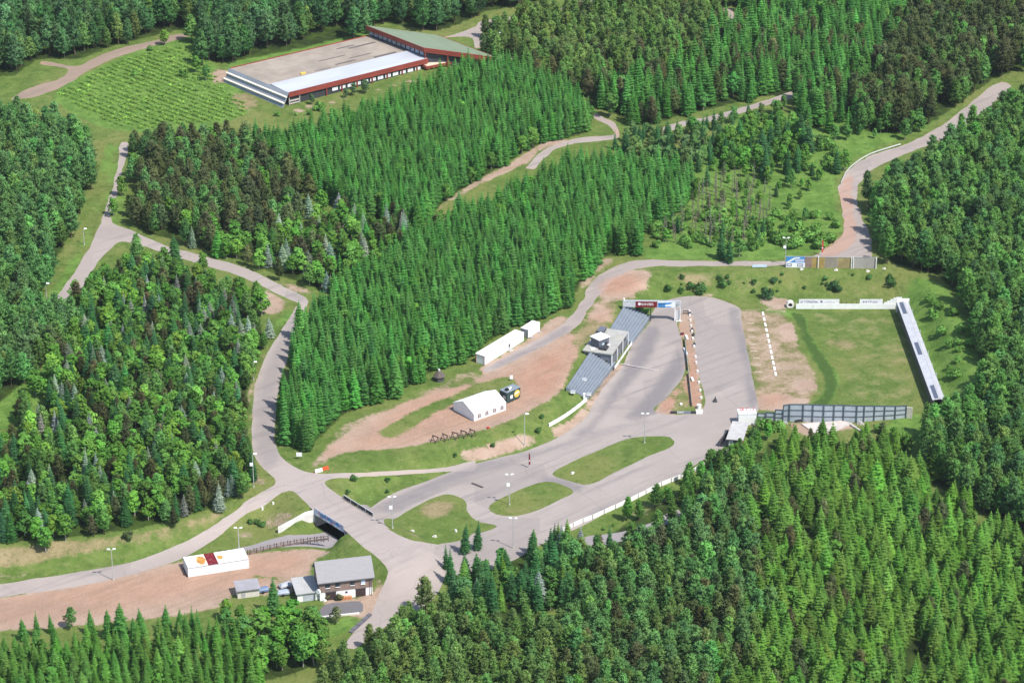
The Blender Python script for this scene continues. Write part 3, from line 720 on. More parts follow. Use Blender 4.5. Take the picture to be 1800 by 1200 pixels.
for key, outline, sp, ang, mix in STANDS:
    poly = np.array(W(outline))
    if key[0] != 'L':
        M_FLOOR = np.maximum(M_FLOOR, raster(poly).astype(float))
    a = .35 if ang is None else ang
    ca, sa = math.cos(a), math.sin(a)
    c = poly.mean(0)
    q = (poly - c) @ np.array([[ca, -sa], [sa, ca]])
    u = np.arange(q[:, 0].min(), q[:, 0].max() + sp, sp)
    v = np.arange(q[:, 1].min(), q[:, 1].max() + sp, sp)
    U, V = np.meshgrid(u, v)
    jit = .40 if ang is None else .17
    U = U + rng.uniform(-jit, jit, U.shape) * sp
    V = V + rng.uniform(-jit, jit, V.shape) * sp
    X = c[0] + U * ca - V * sa
    Y = c[1] + U * sa + V * ca
    sw = 3.5 if key in ('I2', 'I3', 'I4', 'C', 'K', 'G', 'G2', 'G3', 'D', 'F') else .8
    ins = inside(poly, X + rng.normal(0, sw, X.shape), Y + rng.normal(0, sw, X.shape))
    wts = np.cumsum([m[0] for m in mix])
    nz = np.sin(X * .13 + 1) + np.sin(Y * .11) + np.sin((X + Y) * .07)          # kinds grow in drifts
    for x, y, zz in zip(X[ins], Y[ins], nz[ins]):
        if near(keep_off, x, y):
            continue
        r = rng.random()
        if ang is None and rng.random() < .06:
            continue
        r = (r + .12 * zz) % 1.0 if key in ('D', 'C', 'I3', 'H', 'K') else r
        i = int(np.searchsorted(wts, r * wts[-1]))
        _, kind, tint, (h0, h1), label = mix[min(i, len(mix) - 1)]
        t = np.array(tint) * np.exp(rng.normal(0, .24 if key in ('D', 'K') else .17)) * np.exp(rng.normal(0, .07, 3))
        trees[kind].append((x, y, float(rng.uniform(h0, h1)) * float(rng.choice([1, 1, 1, .85])), t, label, label.split(' ', 1)[1] if False else label, key))
for kind, foot, h, tint, label in LONE:
    x, y = at(*foot)
    trees[kind].append((x, y, h, np.array(tint), label, None, 'lone'))
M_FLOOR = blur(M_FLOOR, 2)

# ------------------------------------------------------------------ the ground sheet and the paved surfaces: one triangulation, shared edges
def build_ground():
    pts, edges, faces, cls = [], [], [], []
    for c, p, pr in polys:
        if np.sum(p[:, 0] * np.roll(p[:, 1], -1) - np.roll(p[:, 0], -1) * p[:, 1]) < 0:
            p = p[::-1]
        k = len(pts)
        n = len(p)
        pts += [Vector((float(x), float(y))) for x, y in p]
        edges += [(k + i, k + (i + 1) % n) for i in range(n)]
        faces.append(list(range(k, k + n)))
        cls.append((pr, c))
    allp = np.array([tuple(q) for q in pts])
    occ = {}
    for x, y in allp:
        occ[(int(x // .9), int(y // .9))] = 1
    def add(x, y):
        i, j = int(x // .9), int(y // .9)
        if (i, j) not in occ:
            pts.append(Vector((float(x), float(y))))
    for x in np.arange(-236, 240, 2.0):
        for y in np.arange(596, 960, 2.0):
            add(x + rng.uniform(-.3, .3), y + rng.uniform(-.3, .3))
    for x in np.arange(GX0 + 1, GX1, 4.0):
        for y in np.arange(GY0 + 1, GY1, 4.0):
            if not (-238 < x < 240 and 594 < y < 961):
                add(x, y)
    for r in (420, 700, 1400, 2600, 5000):
        for k in range(24):
            pts.append(Vector((r * math.cos(k * math.pi / 12) * 1.0, 920 + r * 1.15 * math.sin(k * math.pi / 12))))
    ov, oe, of, _, _, orig = delaunay_2d_cdt(pts, edges, faces, 0, 1e-4)
    V = np.array([(v[0], v[1]) for v in ov])
    F = [tuple(f) for f in of]
    fc = []
    for o in orig:
        fc.append(max((cls[i] for i in o), default=(0, 'ground'))[1] if o else 'ground')
    ct, cc = bil(HT, V[:, 0], V[:, 1]), bil(HC, V[:, 0], V[:, 1])
    near_up = ((V[:, 0] - UP0[0]) ** 2 + (V[:, 1] - UP0[1]) ** 2) < 50 ** 2
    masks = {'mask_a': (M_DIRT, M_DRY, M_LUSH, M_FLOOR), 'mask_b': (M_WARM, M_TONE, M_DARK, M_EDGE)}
    inb = (V[:, 0] > GX0) & (V[:, 0] < GX1) & (V[:, 1] > GY0) & (V[:, 1] < GY1)
    cols = {}
    for nm, ms in masks.items():
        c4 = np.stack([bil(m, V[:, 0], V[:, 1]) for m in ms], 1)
        if nm == 'mask_a':
            c4[~inb] = (0, 0, 0, 1)
        cols[nm] = c4
    tri = np.array(F)
    fc = np.array(fc)
    for c in ('ground', 'asphalt_track', 'service_road', 'gravel_road', 'dirt_road', 'asphalt_lane', 'asphalt_yard'):
        t = tri[fc == c]
        used, inv = np.unique(t, return_inverse=True)
        z = (ct if c == 'service_road' else np.where(near_up, cc, ct))[used]
        me = bpy.data.meshes.new(c)
        me.from_pydata(np.column_stack([V[used], z]).tolist(), [], inv.reshape(-1, 3).tolist())
        for nm in cols:
            a = me.attributes.new(nm, 'FLOAT_COLOR', 'POINT')
            a.data.foreach_set('color', cols[nm][used].astype(np.float32).ravel())
        me.polygons.foreach_set('use_smooth', [True] * len(t))
        me.materials.append(GROUND_MATS[c])
        me.update()
        o = bpy.data.objects.new(c, me)
        o['kind'] = 'structure'
        COL.objects.link(o)

def attr(nt, nm):
    a = nt.nodes.new('ShaderNodeAttribute')
    a.attribute_name = nm
    s = nt.nodes.new('ShaderNodeSeparateColor')
    nt.links.new(a.outputs['Color'], s.inputs[0])
    return s.outputs[0], s.outputs[1], s.outputs[2], a.outputs['Alpha']
def ground_mat():
    m, nt, b = nodes_of('ground_cover')
    dirt, dry, lush, floor_ = attr(nt, 'mask_a')
    warm, _, wet, _ = attr(nt, 'mask_b')
    co = coords(nt)
    nbig, nmid, nfine, nst = noise(nt, .035, 4, .6, co), noise(nt, .16, 6, .68, co), noise(nt, .9, 4, .7, co), noise(nt, 3.0, 2, .6, co)
    jag = mth(nt, 'MULTIPLY', mth(nt, 'SUBTRACT', mth(nt, 'ADD', mth(nt, 'MULTIPLY', nmid, .6), mth(nt, 'MULTIPLY', nfine, .4)), .5), 1.1)
    def edge(x, lo=.40, hi=.62):
        return smap(nt, mth(nt, 'ADD', x, jag), lo, hi)
    nt2 = noise(nt, .42, 5, .72, co)
    g = mixc(nt, smap(nt, nmid, .32, .68), (.078, .130, .026), (.130, .186, .044))
    g = mixc(nt, smap(nt, nbig, .42, .66, 0, .7), g, (.178, .192, .060))
    g = mixc(nt, smap(nt, nt2, .52, .68, 0, .62), g, (.052, .088, .020))
    g = mixc(nt, smap(nt, nt2, .46, .34, 0, .40), g, (.235, .215, .100))
    g = mixc(nt, smap(nt, nfine, .52, .72, 0, .55), g, (.050, .085, .018))
    lu = mixc(nt, smap(nt, nmid, .35, .65), (.085, .165, .030), (.140, .235, .050))
    lu = mixc(nt, smap(nt, nt2, .50, .66, 0, .6), lu, (.050, .110, .024))
    lu = mixc(nt, smap(nt, nfine, .55, .75, 0, .6), lu, (0.046, 0.098, 0.020))
    g = mixc(nt, edge(lush), g, lu)
    dr = mixc(nt, smap(nt, nmid, .35, .65), (0.200, 0.167, 0.085), (0.281, 0.229, 0.126))
    dr = mixc(nt, smap(nt, nfine, .5, .7, 0, .7), dr, (0.111, 0.118, 0.037))
    g = mixc(nt, edge(dry), g, dr)
    g = mixc(nt, smap(nt, mth(nt, 'ADD', wet, jag), .45, .65, 0, .85), g, (.045, .085, .020))
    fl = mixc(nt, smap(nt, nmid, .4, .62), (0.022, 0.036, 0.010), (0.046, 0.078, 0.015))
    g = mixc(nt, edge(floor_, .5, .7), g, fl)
    e1 = mixc(nt, smap(nt, nmid, .3, .7), (.330, .232, .172), (.402, .302, .235))
    e2 = mixc(nt, smap(nt, nmid, .3, .7), (.330, .182, .122), (.395, .244, .175))
    e = mixc(nt, smap(nt, mth(nt, 'ADD', warm, jag), .25, .85), e1, e2)
    e = mixc(nt, smap(nt, nbig, .5, .72, 0, .45), e, (0.244, 0.185, 0.144))
    e = mixc(nt, smap(nt, nst, .58, .75, 0, .35), e, (0.444, 0.385, 0.333))
    tw = nt.nodes.new('ShaderNodeMapping')                    # wheel ruts in the loose gravel
    tw.vector_type = 'TEXTURE'
    tw.inputs['Rotation'].default_value = (0, 0, R(38))
    tw.inputs['Scale'].default_value = (30, 1.5, 1)
    nt.links.new(co, tw.inputs['Vector'])
    e = mixc(nt, smap(nt, noise(nt, 1.0, 4, .6, tw.outputs[0], .8), .50, .68, 0, .45), e, (.25, .175, .125))
    g = mixc(nt, edge(dirt), g, e)
    g = mixc(nt, 1.0, g, mixc(nt, nst, (.86, .86, .86), (1.12, 1.12, 1.12)), 'MULTIPLY')
    nt.links.new(g, b.inputs['Base Color'])
    b.inputs['Roughness'].default_value = .95
    b.inputs['Specular IOR Level'].default_value = .1
    bp = nt.nodes.new('ShaderNodeBump')
    bp.inputs['Strength'].default_value = .7
    bp.inputs['Distance'].default_value = .5
    nt.links.new(mth(nt, 'ADD', nfine, mth(nt, 'MULTIPLY', nst, .5)), bp.inputs['Height'])
    nt.links.new(bp.outputs[0], b.inputs['Normal'])
    return m
def paving_mat(name, pale, dark, warm_c, speck=.12):
    m, nt, b = nodes_of(name)
    warm, tone, _, rim = attr(nt, 'mask_b')
    co = coords(nt)
    nbig, nmid, nfine, nst = noise(nt, .03, 5, .65, co, 1.0), noise(nt, .2, 6, .7, co), noise(nt, 1.6, 4, .7, co), noise(nt, 7.0, 2, .6, co)
    jag = mth(nt, 'MULTIPLY', mth(nt, 'SUBTRACT', nmid, .5), .5)
    c = mixc(nt, smap(nt, nbig, .35, .65), tuple(x * .93 for x in pale), tuple(x * 1.05 for x in pale))
    c = mixc(nt, smap(nt, nmid, .3, .75, 0, .5), c, tuple(x * .88 for x in pale))
    c = mixc(nt, smap(nt, mth(nt, 'ADD', tone, mth(nt, 'MULTIPLY', jag, .5)), .15, .95, 0, .95), c, dark)
    c = mixc(nt, smap(nt, mth(nt, 'ADD', warm, jag), .35, .65), c, warm_c)
    vo = nt.nodes.new('ShaderNodeTexVoronoi')
    vo.feature = 'DISTANCE_TO_EDGE'
    vo.inputs['Scale'].default_value = .035
    vw = nt.nodes.new('ShaderNodeVectorMath')
    vw.operation = 'ADD'
    n3 = nt.nodes.new('ShaderNodeTexNoise')
    n3.inputs['Scale'].default_value = .08
    n3.inputs['Detail'].default_value = 5
    nt.links.new(co, n3.inputs['Vector'])
    sc_ = nt.nodes.new('ShaderNodeVectorMath')
    sc_.operation = 'SCALE'
    sc_.inputs['Scale'].default_value = 9.0
    nt.links.new(n3.outputs['Color'], sc_.inputs[0])
    nt.links.new(co, vw.inputs[0])
    nt.links.new(sc_.outputs[0], vw.inputs[1])
    nt.links.new(vw.outputs[0], vo.inputs['Vector'])
    c = mixc(nt, smap(nt, vo.outputs['Distance'], .002, .009, .16, 0), c, tuple(x * .6 for x in dark))
    c = mixc(nt, smap(nt, nfine, .52, .8, 0, .3), c, tuple(x * .75 for x in dark))
    tc = nt.nodes.new('ShaderNodeMapping')                    # wheel and sweeping marks along the straights
    tc.vector_type = 'TEXTURE'
    tc.inputs['Rotation'].default_value = (0, 0, R(40))
    tc.inputs['Scale'].default_value = (50, 2.4, 1)
    nt.links.new(co, tc.inputs['Vector'])
    ns = noise(nt, 1.0, 4, .6, tc.outputs[0], .6)
    c = mixc(nt, mth(nt, 'MULTIPLY', smap(nt, ns, .50, .66, 0, .42), smap(nt, nbig, .35, .6)), c, tuple(x * .80 for x in dark))
    c = mixc(nt, smap(nt, ns, .40, .28, 0, .3), c, tuple(min(1, x * 1.12) for x in pale))
    vp = nt.nodes.new('ShaderNodeTexVoronoi')                 # repaired patches
    vp.inputs['Scale'].default_value = .045
    vp.inputs['Randomness'].default_value = .9
    vp.distance = 'CHEBYCHEV'
    nt.links.new(tc.outputs[0] if False else co, vp.inputs['Vector'])
    sp = nt.nodes.new('ShaderNodeSeparateColor')
    nt.links.new(vp.outputs['Color'], sp.inputs[0])
    c = mixc(nt, smap(nt, sp.outputs[0], .80, .82, 0, .22), c, tuple(x * .86 for x in dark))
    c = mixc(nt, smap(nt, mth(nt, 'ADD', rim, mth(nt, 'MULTIPLY', mth(nt, 'SUBTRACT', nfine, .5), .9)), .50, .32), c, warm_c)
    c = mixc(nt, 1.0, c, mixc(nt, nst, (1 - speck,) * 3, (1 + speck,) * 3), 'MULTIPLY')
    nt.links.new(c, b.inputs['Base Color'])
    b.inputs['Roughness'].default_value = .9
    b.inputs['Specular IOR Level'].default_value = .2
    return m
GROUND_MATS = {
 'ground': ground_mat(),
 'asphalt_track': paving_mat('worn_pinkish_asphalt', (.325, .284, .260), (.196, .178, .180), (.335, .235, .185)),
 'service_road': paving_mat('pale_road_asphalt', (.345, .297, .272), (.235, .213, .208), (.345, .285, .250)),
 'gravel_road': paving_mat('grey_gravel', (0.333, 0.285, 0.259), (0.222, 0.196, 0.196), (0.370, 0.248, 0.196), .2),
 'dirt_road': paving_mat('brown_gravel', (0.266, 0.200, 0.155), (0.222, 0.170, 0.141), (0.311, 0.215, 0.148), .25),
 'asphalt_lane': paving_mat('grey_asphalt', (0.266, 0.244, 0.248), (0.222, 0.207, 0.215), (0.296, 0.244, 0.222)),
 'asphalt_yard': paving_mat('dark_asphalt', (0.148, 0.141, 0.148), (0.118, 0.115, 0.122), (0.148, 0.141, 0.141)),
}
build_ground()
# ------------------------------------------------------------------ materials of the built things
WHITE = plain('white_paint', (.80, .80, .79), .5, var=.05, scale=.7, dirt=(.55, .53, .49))
WHITE_SHEET = ribbed('white_sheet_metal', (.78, .78, .78), .35, 'X', .25, .45, var=.05)
CANVAS = plain('white_canvas', (.82, .82, .83), .7, var=.04, scale=.5)
GREY_ROOF = ribbed('grey_sheet_roof', (.30, .29, .31), .4, 'X', .3, .5, var=.08)
PALE_ROOF = ribbed('pale_sheet_roof', (.46, .47, .50), .5, 'Y', .25, .45, var=.08)
DARK_WALL = plain('dark_stained_boards', (.075, .072, .08), .75, var=.3, scale=3, stretch=(4, 4, .3))
CHAR = plain('charcoal_paint', (.045, .047, .055), .6, var=.2)
BROWN = ribbed('brown_boards', (.25, .175, .145), .22, 'Z', .35, .8, var=.18)
REDWOOD = plain('red_stained_timber', (.25, .052, .036), .6, var=.25, scale=.5, stretch=(.3, .3, 3), dirt=(.20, .05, .035))
GRAVELROOF = plain('brown_gravel_roof', (.31, .265, .22), .95, var=.2, scale=.12, dirt=(.20, .155, .12))
GREENROOF = plain('pale_green_roof', (.190, .240, .160), .65, var=.08, scale=.2)
GLASS = plain('window_glass', (.03, .04, .055), .12, spec=.7, var=.2)
BRIGHTPANES = plain('painted_bright_panes', (.86, .88, .92), .3, var=.06, scale=2)  # near-white colour stands in for the bright reflection in the hall panes
CONC = plain('concrete', (.44, .42, .39), .9, var=.15, scale=.8, dirt=(.25, .23, .20))
CONC_W = plain('whitewashed_concrete', (.70, .68, .64), .85, var=.12, scale=.6, dirt=(.42, .39, .34))
STAND = plain('grey_stand_sheeting', (.185, .215, .25), .6, var=.13, scale=.35, dirt=(.15, .17, .195))
STAND_L = plain('pale_step_edges', (.26, .295, .34), .6, var=.12)
STEEL = plain('galvanised_steel', (.55, .57, .57), .4, .4, var=.1)
LAMPW = plain('white_lamp_head', (.82, .82, .80), .4, var=.03)
TIMBER = plain('weathered_timber', (.13, .085, .07), .85, var=.3, scale=4)
PANEL = ribbed('grey_screen_sheet', (.36, .41, .46), .3, 'Z', .15, .55, var=.1)
PANELF = plain('dark_screen_frame', (.075, .10, .125), .6, var=.2)
RED = plain('red_paint', (.55, .035, .03), .5, var=.12)
DRED = plain('dark_red_paint', (.17, .012, .018), .5, var=.2)
BLUE = plain('blue_paint', (.06, .25, .55), .5, var=.2, scale=1.2)
PBLUE = plain('pale_blue_paint', (.50, .64, .75), .5, var=.1)
RUST = plain('orange_rust', (.60, .28, .07), .8, var=.35, scale=.6, dirt=(.70, .55, .40))
OLIVE = plain('dark_green_paint', (.035, .068, .065), .55, var=.2)
YELL = plain('yellow_paint', (.75, .48, .08), .5, var=.2, scale=2)
ORANGE = plain('orange_crates', (.55, .24, .11), .7, var=.2, scale=3)
BLACK = plain('black_plastic', (.02, .02, .022), .5, var=.2)
DBLUE = plain('dark_roof_panels', (.10, .115, .16), .35, var=.15)
SIGNGREY = plain('weathered_board', (.30, .265, .215), .85, var=.2, scale=.5, stretch=(1, 1, .3), dirt=(.30, .22, .075))
STONE = plain('rubble_stone', (.40, .38, .35), .9, var=.25)

def P3(px, py, z):
    p = atz(px, py, z)
    return Vector((p[0], p[1], z))
def gable(mb, x0, x1, y0, y1, ze, zr, t=.18, over=.35, m=0):
    """pitched roof as two thick slabs, ridge along X"""
    ym = (y0 + y1) / 2
    k = (zr - ze) / (ym - y0)
    for s, ya in ((1, y0 - over), (-1, y1 + over)):
        za = ze - k * over
        b = [(x0 - over, ya, za), (x1 + over, ya, za), (x1 + over, ym, zr), (x0 - over, ym, zr)]
        if s < 0:
            b = b[::-1]
        mb.solid(b, [(x, y, z + t) for x, y, z in b], m)
def gable_walls(mb, x0, x1, y0, y1, ze, zr, m=0):
    ym = (y0 + y1) / 2
    a = [(x0, y0, 0), (x0, y1, 0), (x0, y1, ze), (x0, ym, zr), (x0, y0, ze)]
    return mb.solid(a, [(x1, y, z) for _, y, z in a], m)
def marks(mb, x0, x1, z0, z1, y, n, g, th=.03, m=0):
    """blurred lettering as the photo shows it: short upright and level strokes"""
    w = (x1 - x0) / n
    for i in range(n):
        a = x0 + i * w
        h = (z1 - z0)
        mb.box(a + .10 * w, a + .32 * w, y - th, y, z0, z1 - (0 if g.random() > .3 else .3 * h), m)
        if g.random() > .25:
            mb.box(a + .32 * w, a + .8 * w, y - th, y, z1 - .24 * h, z1 - .02 * h, m)
        if g.random() > .4:
            mb.box(a + .32 * w, a + .72 * w, y - th, y, z0 + .38 * h, z0 + .58 * h, m)
        if g.random() > .5:
            mb.box(a + .66 * w, a + .84 * w, y - th, y, z0, z0 + .5 * h, m)
gm = np.random.default_rng(5)

# ------------------------------------------------------------------ road bridge over the underpass
ZD = 4.2
bA, bB = P3(553, 897, ZD), P3(605, 929, ZD)               # edge towards the lot
bC, bD = P3(604, 876.5, ZD), P3(656, 908.5, ZD)           # edge towards the arena
def lerp(a, b, t):
    return a + (b - a) * t
br = thing('road_bridge', 'short concrete road bridge over the sunken grey path with dark opening', 'bridge', (0, 0, 0))
m = MB()
e = .35
da, db = lerp(bA, bB, -.04), lerp(bA, bB, 1.04)
dc, dd = lerp(bC, bD, -.04), lerp(bC, bD, 1.04)
quadp = [da, db, dd, dc]
m.solid([(p.x, p.y, ZD - .95) for p in quadp], [(p.x, p.y, ZD - .06) for p in quadp])
m.build('deck', CONC, br)
nrm_in = (bC - bA).normalized()
for s0, s1 in ((bA, bC), (bB, bD)):
    m = MB()
    o = (bB - bA).normalized() * (.5 if s0 is bB else -.5)
    b = [s0, s1, s1 + o, s0 + o]
    m.solid([(p.x, p.y, -.8) for p in b], [(p.x, p.y, ZD - .96) for p in b])
    m.build('abutment', CONC, br)
m = MB()                                                     # outer wing walls
w0 = P3(553, 921, 0)
wl_pts = [np.array((bA.x, bA.y)) - up_n * 0, atz(536, 925, .2), atz(512, 931.5, .2), atz(489, 937, .2)]
wl_h = (4.3, 4.3, 3.1, 2.0)
for i in range(3):
    p, q = wl_pts[i], wl_pts[i + 1]
    m.solid([(p[0], p[1], -.6), (q[0], q[1], -.6), (q[0], q[1] + .5, -.6), (p[0], p[1] + .5, -.6)], [(p[0], p[1], wl_h[i]), (q[0], q[1], wl_h[i + 1]), (q[0], q[1] + .5, wl_h[i + 1]), (p[0], p[1] + .5, wl_h[i])])
m.build('wing_wall', CONC_W, br)
m = MB()
q0, q1 = lerp(bA, bB, 1.02), P3(612, 946, 0)
m.solid([(q0.x, q0.y, -.6), (q1.x, q1.y, -.6), (q1.x + .6, q1.y, -.6), (q0.x + .6, q0.y, -.6)], [(q0.x, q0.y, 4.2), (q1.x, q1.y, .9), (q1.x + .6, q1.y, .9), (q0.x + .6, q0.y, 4.2)])
m.build('wing_wall', CONC_W, br)
# printed banner on the lot side
Lb = (bB - bA).length
bn = bpy.data.objects.new('banner', None)
m = MB()
m.box(0, Lb, -.08, 0, -1.0, .95)
ban = m.build('banner', plain('printed_banner_ground', (.52, .56, .68), .5, var=.2, scale=.5), br)
bpy.data.objects.remove(bn)
ban.location = bA - nrm_in * .12
ban.rotation_euler = (0, 0, math.atan2(bB.y - bA.y, bB.x - bA.x))
m = MB()
for k in range(16):
    x = Lb * (.16 + .78 * k / 16)
    m.box(x, x + Lb * .045, -.11, -.08, -.25 + gm.uniform(-.25, .25), .45 + gm.uniform(-.2, .3), 0 if k % 5 else 1)
for k in range(7):
    x = Lb * (.08 + .12 * k)
    m.box(x, x + Lb * .07, -.105, -.08, -.92, -.5 + gm.uniform(0, .2), 1 if k % 3 == 1 else 2)
m.build('print', [BLUE, plain('faded_pink_print', (.62, .25, .34), .5), WHITE], ban)
rl = thing('bridge_railing', 'dark solid railing on the arena side of the road bridge', 'railing', tuple(bC), math.atan2(bD.y - bC.y, bD.x - bC.x))
Lr = (bD - bC).length
m = MB().box(0, Lr, 0, .10, .12, 1.15)
m.build('boards', CHAR, rl)
m = MB().box(-.05, Lr + .05, -.05, .15, 1.155, 1.28)
m.build('handrail', plain('pale_rail', (.45, .47, .46), .5), rl)
for k in range(9):
    MB().box(Lr * k / 8 - .07, Lr * k / 8 + .07, -.14, -.005, -.1, 1.15).build('post', BLACK if k % 2 else STEEL, rl)

# ------------------------------------------------------------------ the large hall at the top
def hall():
    zg = hgt(*at(505, 184))
    H = 5.0
    a0, a1 = P3(507, 163, zg + H), P3(752, 103, zg + H)            # front roof edge of the low wing
    d = (a1 - a0)
    d.z = 0
    L = d.length
    d.normalize()
    n = Vector((-d.y, d.x, 0))
    rt = thing('sports_hall', 'large low hall with red fascias, brown flat roof and raised green roof', 'hall', (a0.x, a0.y, zg), math.atan2(d.y, d.x))
    def loc(p):
        q = p - Vector((a0.x, a0.y, zg))
        return Vector((q.dot(d), q.dot(n), q.z))
    bk = loc(P3(405, 121, zg + H))
    D = bk.y
    x0b = bk.x
    m = MB().solid([(0.3, .45, -1), (L - .5, .45, -1), (L - .5, D - .5, -1), (x0b + .5, D - .5, -1)], [(0.3, .45, H - .9), (L - .5, .45, H - .9), (L - .5, D - .5, H - .9), (x0b + .5, D - .5, H - .9)])
    m.build('wall', CHAR, rt)
    ys = 10.5
    m = MB().solid([(x0b * ys / D, ys, H - .9), (L, ys, H - .9), (L, D, H - .9), (x0b, D, H - .9)], [(x0b * ys / D, ys, H + .06), (L, ys, H + .06), (L, D, H + .06), (x0b, D, H + .06)])
    rf = m.build('flat_roof', GRAVELROOF, rt)
    m = MB()
    for (x, y, w, h) in ((30, 14, 9, 1.2), (38, 17, 10, .8), (27, 21, 12, .7), (20, 13, 7, .6), (44, 26, 12, 1.4), (46, 12, 10, 1.5), (40, 28.5, 8, .8)):
        m.box(x, x + w, y, y + h, H + .062, H + .10)
    m.build('tar_strip', plain('dark_roof_felt', (.14, .12, .11), .9, var=.3), rf)
    m = MB().box(14, 16, 13, 14.0, H + .06, H + .55)
    m.build('roof_box', YELL, rf)
    m = MB().solid([(0, 0, H - .9), (L, 0, H - .9), (L, ys, H - .9), (x0b * ys / D, ys, H - .9)], [(0, 0, H - .05), (L, 0, H - .05), (L, ys, H + .55), (x0b * ys / D, ys, H + .55)])
    m.build('sheet_metal_roof', plain('silver_roof_sheet', (.50, .52, .57), .45, .15, var=.10, scale=.12, stretch=(.4, 2, 1)), rt)
    m = MB().box(0, L, -.28, -.02, H - 1.75, H + .12)
    m.build('fascia', REDWOOD, rt)
    m = MB().solid([(x0b, D + .02, H - .9), (L, D + .02, H - .9), (L, D + .3, H - .9), (x0b, D + .3, H - .9)], [(x0b, D + .02, H + .35), (L, D + .02, H + .35), (L, D + .3, H + .35), (x0b, D + .3, H + .35)])
    m.build('fascia', REDWOOD, rt)
    # sloping end facade with pale ledges
    dl = Vector((x0b, D, 0)).normalized()
    o = Vector((-dl.y, dl.x, 0))
    def endp(t, out, z):
        p = Vector((0, 0, 0)) + dl * (D / dl.y) * t + o * out
        return (p.x, p.y, z)
    m = MB()
    m.solid([endp(-.01, .05, H - .02), endp(1.02, .05, H - .02), endp(1.02, 3.2, -.8), endp(-.01, 3.2, -.8)][::-1], [endp(-.01, .05, H + .1), endp(1.02, .05, H + .1), endp(1.02, 3.4, -.6), endp(-.01, 3.4, -.6)][::-1])
    m.build('end_slope', plain('grey_slope_sheet', (.29, .31, .35), .6, var=.15, scale=.15), rt)
    for z, out in ((3.55, 1.05), (1.55, 2.3)):
        m = MB().solid([endp(-.01, out - .1, z - .1), endp(1.03, out - .1, z - .1), endp(1.03, out + .55, z - .25), endp(-.01, out + .55, z - .25)][::-1], [endp(-.01, out - .1, z + .3), endp(1.03, out - .1, z + .3), endp(1.03, out + .55, z + .1), endp(-.01, out + .55, z + .1)][::-1])
        m.build('ledge', plain('cream_ledge', (.72, .66, .55), .7, var=.08), rt)
    # window band: groups of panes with painted-in brightness between red posts
    k = 0
    x = 19.0
    while x < L - 3:
        wd = MB().box(x, x + 2.6, .36, .447, 1.2, 2.75).build('window', CHAR, rt)
        m = MB()
        for q in range(4):
            m.box(x + .12 + q * .62, x + .60 + q * .62, .30, .357, 1.3, 2.65)
        m.build('pane', BRIGHTPANES, wd)
        x += 3.35
    for q in range(8):
        xp = 16.2 + q * 6.7
        if xp < L:
            MB().box(xp, xp + .42, -.1, .35, -1.2, H - 1.76).build('post', REDWOOD, rt)
    m = MB()
    m.box(.2, 5, .1, .25, .3, .75)
    m.box(.2, 5, .1, .25, 1.3, 1.8)
    m.box(.2, .5, .1, .3, -.5, H - 1.8)
    m.box(4.7, 5, .1, .3, -.5, H - 1.8)
    m.build('loading_gate', plain('pale_gate', (.50, .46, .42), .7), rt)
    m = MB().box(-3, L + 4, -3.2, .44, -.9, -.35)
    m.build('plinth', plain('pale_footway', (.50, .45, .39), .9, var=.2), rt)
    # raised wing with a sloping green roof
    A, B = loc(P3(644, 45, zg + 9.2)), loc(P3(745, 84, zg + 9.2))
    Cc, Dd = loc(P3(872, 101, zg + 4.4)), loc(P3(769, 62, zg + 4.4))
    quad = [B, Cc, Dd, A]
    cen = (A + B + Cc + Dd) / 4
    def ins(p, k=.9):
        return cen + (p - cen) * k
    m = MB().solid([p - Vector((0, 0, .25)) for p in quad], quad)
    m.build('green_roof', GREENROOF, rt)
    for p, q in ((A, B), (B, Cc), (Cc, Dd)):
        m = MB()
        t = (q - p).normalized()
        out = t.cross(Vector((0, 0, 1))).normalized() * .25
        if out.dot((p + q) / 2 - cen) < 0:
            out = -out
        b = [p, q, q + out, p + out]
        m.solid([v - Vector((0, 0, 1.75)) for v in b], [v + Vector((0, 0, .05)) for v in b])
        m.build('fascia', REDWOOD, rt)
    q2 = [ins(p, .93) for p in quad]
    m = MB().solid([(p.x, p.y, -3) for p in q2], [p - Vector((0, 0, .4)) for p in q2])
    m.build('wall', plain('blue_black_cladding', (.055, .06, .075), .5, var=.3, scale=.5, stretch=(1, 1, .2)), rt)
    q3 = [ins(p, .955) for p in quad]
    a, b = q3[3], q3[0]                                     # glazing above the low roof
    m = MB()
    t = (b - a)
    for kk in range(12):
        p0, p1 = a + t * (kk / 12 + .01), a + t * ((kk + 1) / 12 - .01)
        oo = Vector((-.12, 0, 0))
        m.solid([(p0.x, p0.y, H + .9), (p1.x, p1.y, H + .9), (p1.x + oo.x, p1.y, H + .9), (p0.x + oo.x, p0.y, H + .9)][::-1], [(p0.x, p0.y, H + 2.3), (p1.x, p1.y, H + 2.3), (p1.x + oo.x, p1.y, H + 2.3), (p0.x + oo.x, p0.y, H + 2.3)][::-1])
    m.build('clerestory_window', plain('blue_grey_glass', (.20, .26, .34), .25, var=.25, scale=.4), rt)
    for kk in (.02, .33, .66, .97):
        p = B + (Cc - B) * kk
        MB().box(p.x - .2, p.x + .2, p.y - .1, p.y + .3, -4, p.z - 1.7).build('post', REDWOOD, rt)
    cz = 1.9
    c0, c1 = loc(P3(749, 122, zg + cz)), loc(P3(796, 113, zg + cz))
    m = MB()
    yv = Vector((0, 4.5, 0))
    bq = [c0, c1, c1 + yv, c0 + yv]
    m.solid([v for v in bq], [v + Vector((0, 0, .9)) for v in bq])
    cp = m.build('entrance_canopy', REDWOOD, rt)
    m = MB()
    bq = [v + Vector((0, 0, .9)) for v in [lerp(c0, c1, .06) + yv * .1, lerp(c0, c1, .94) + yv * .1, lerp(c0, c1, .94) + yv * .9, lerp(c0, c1, .06) + yv * .9]]
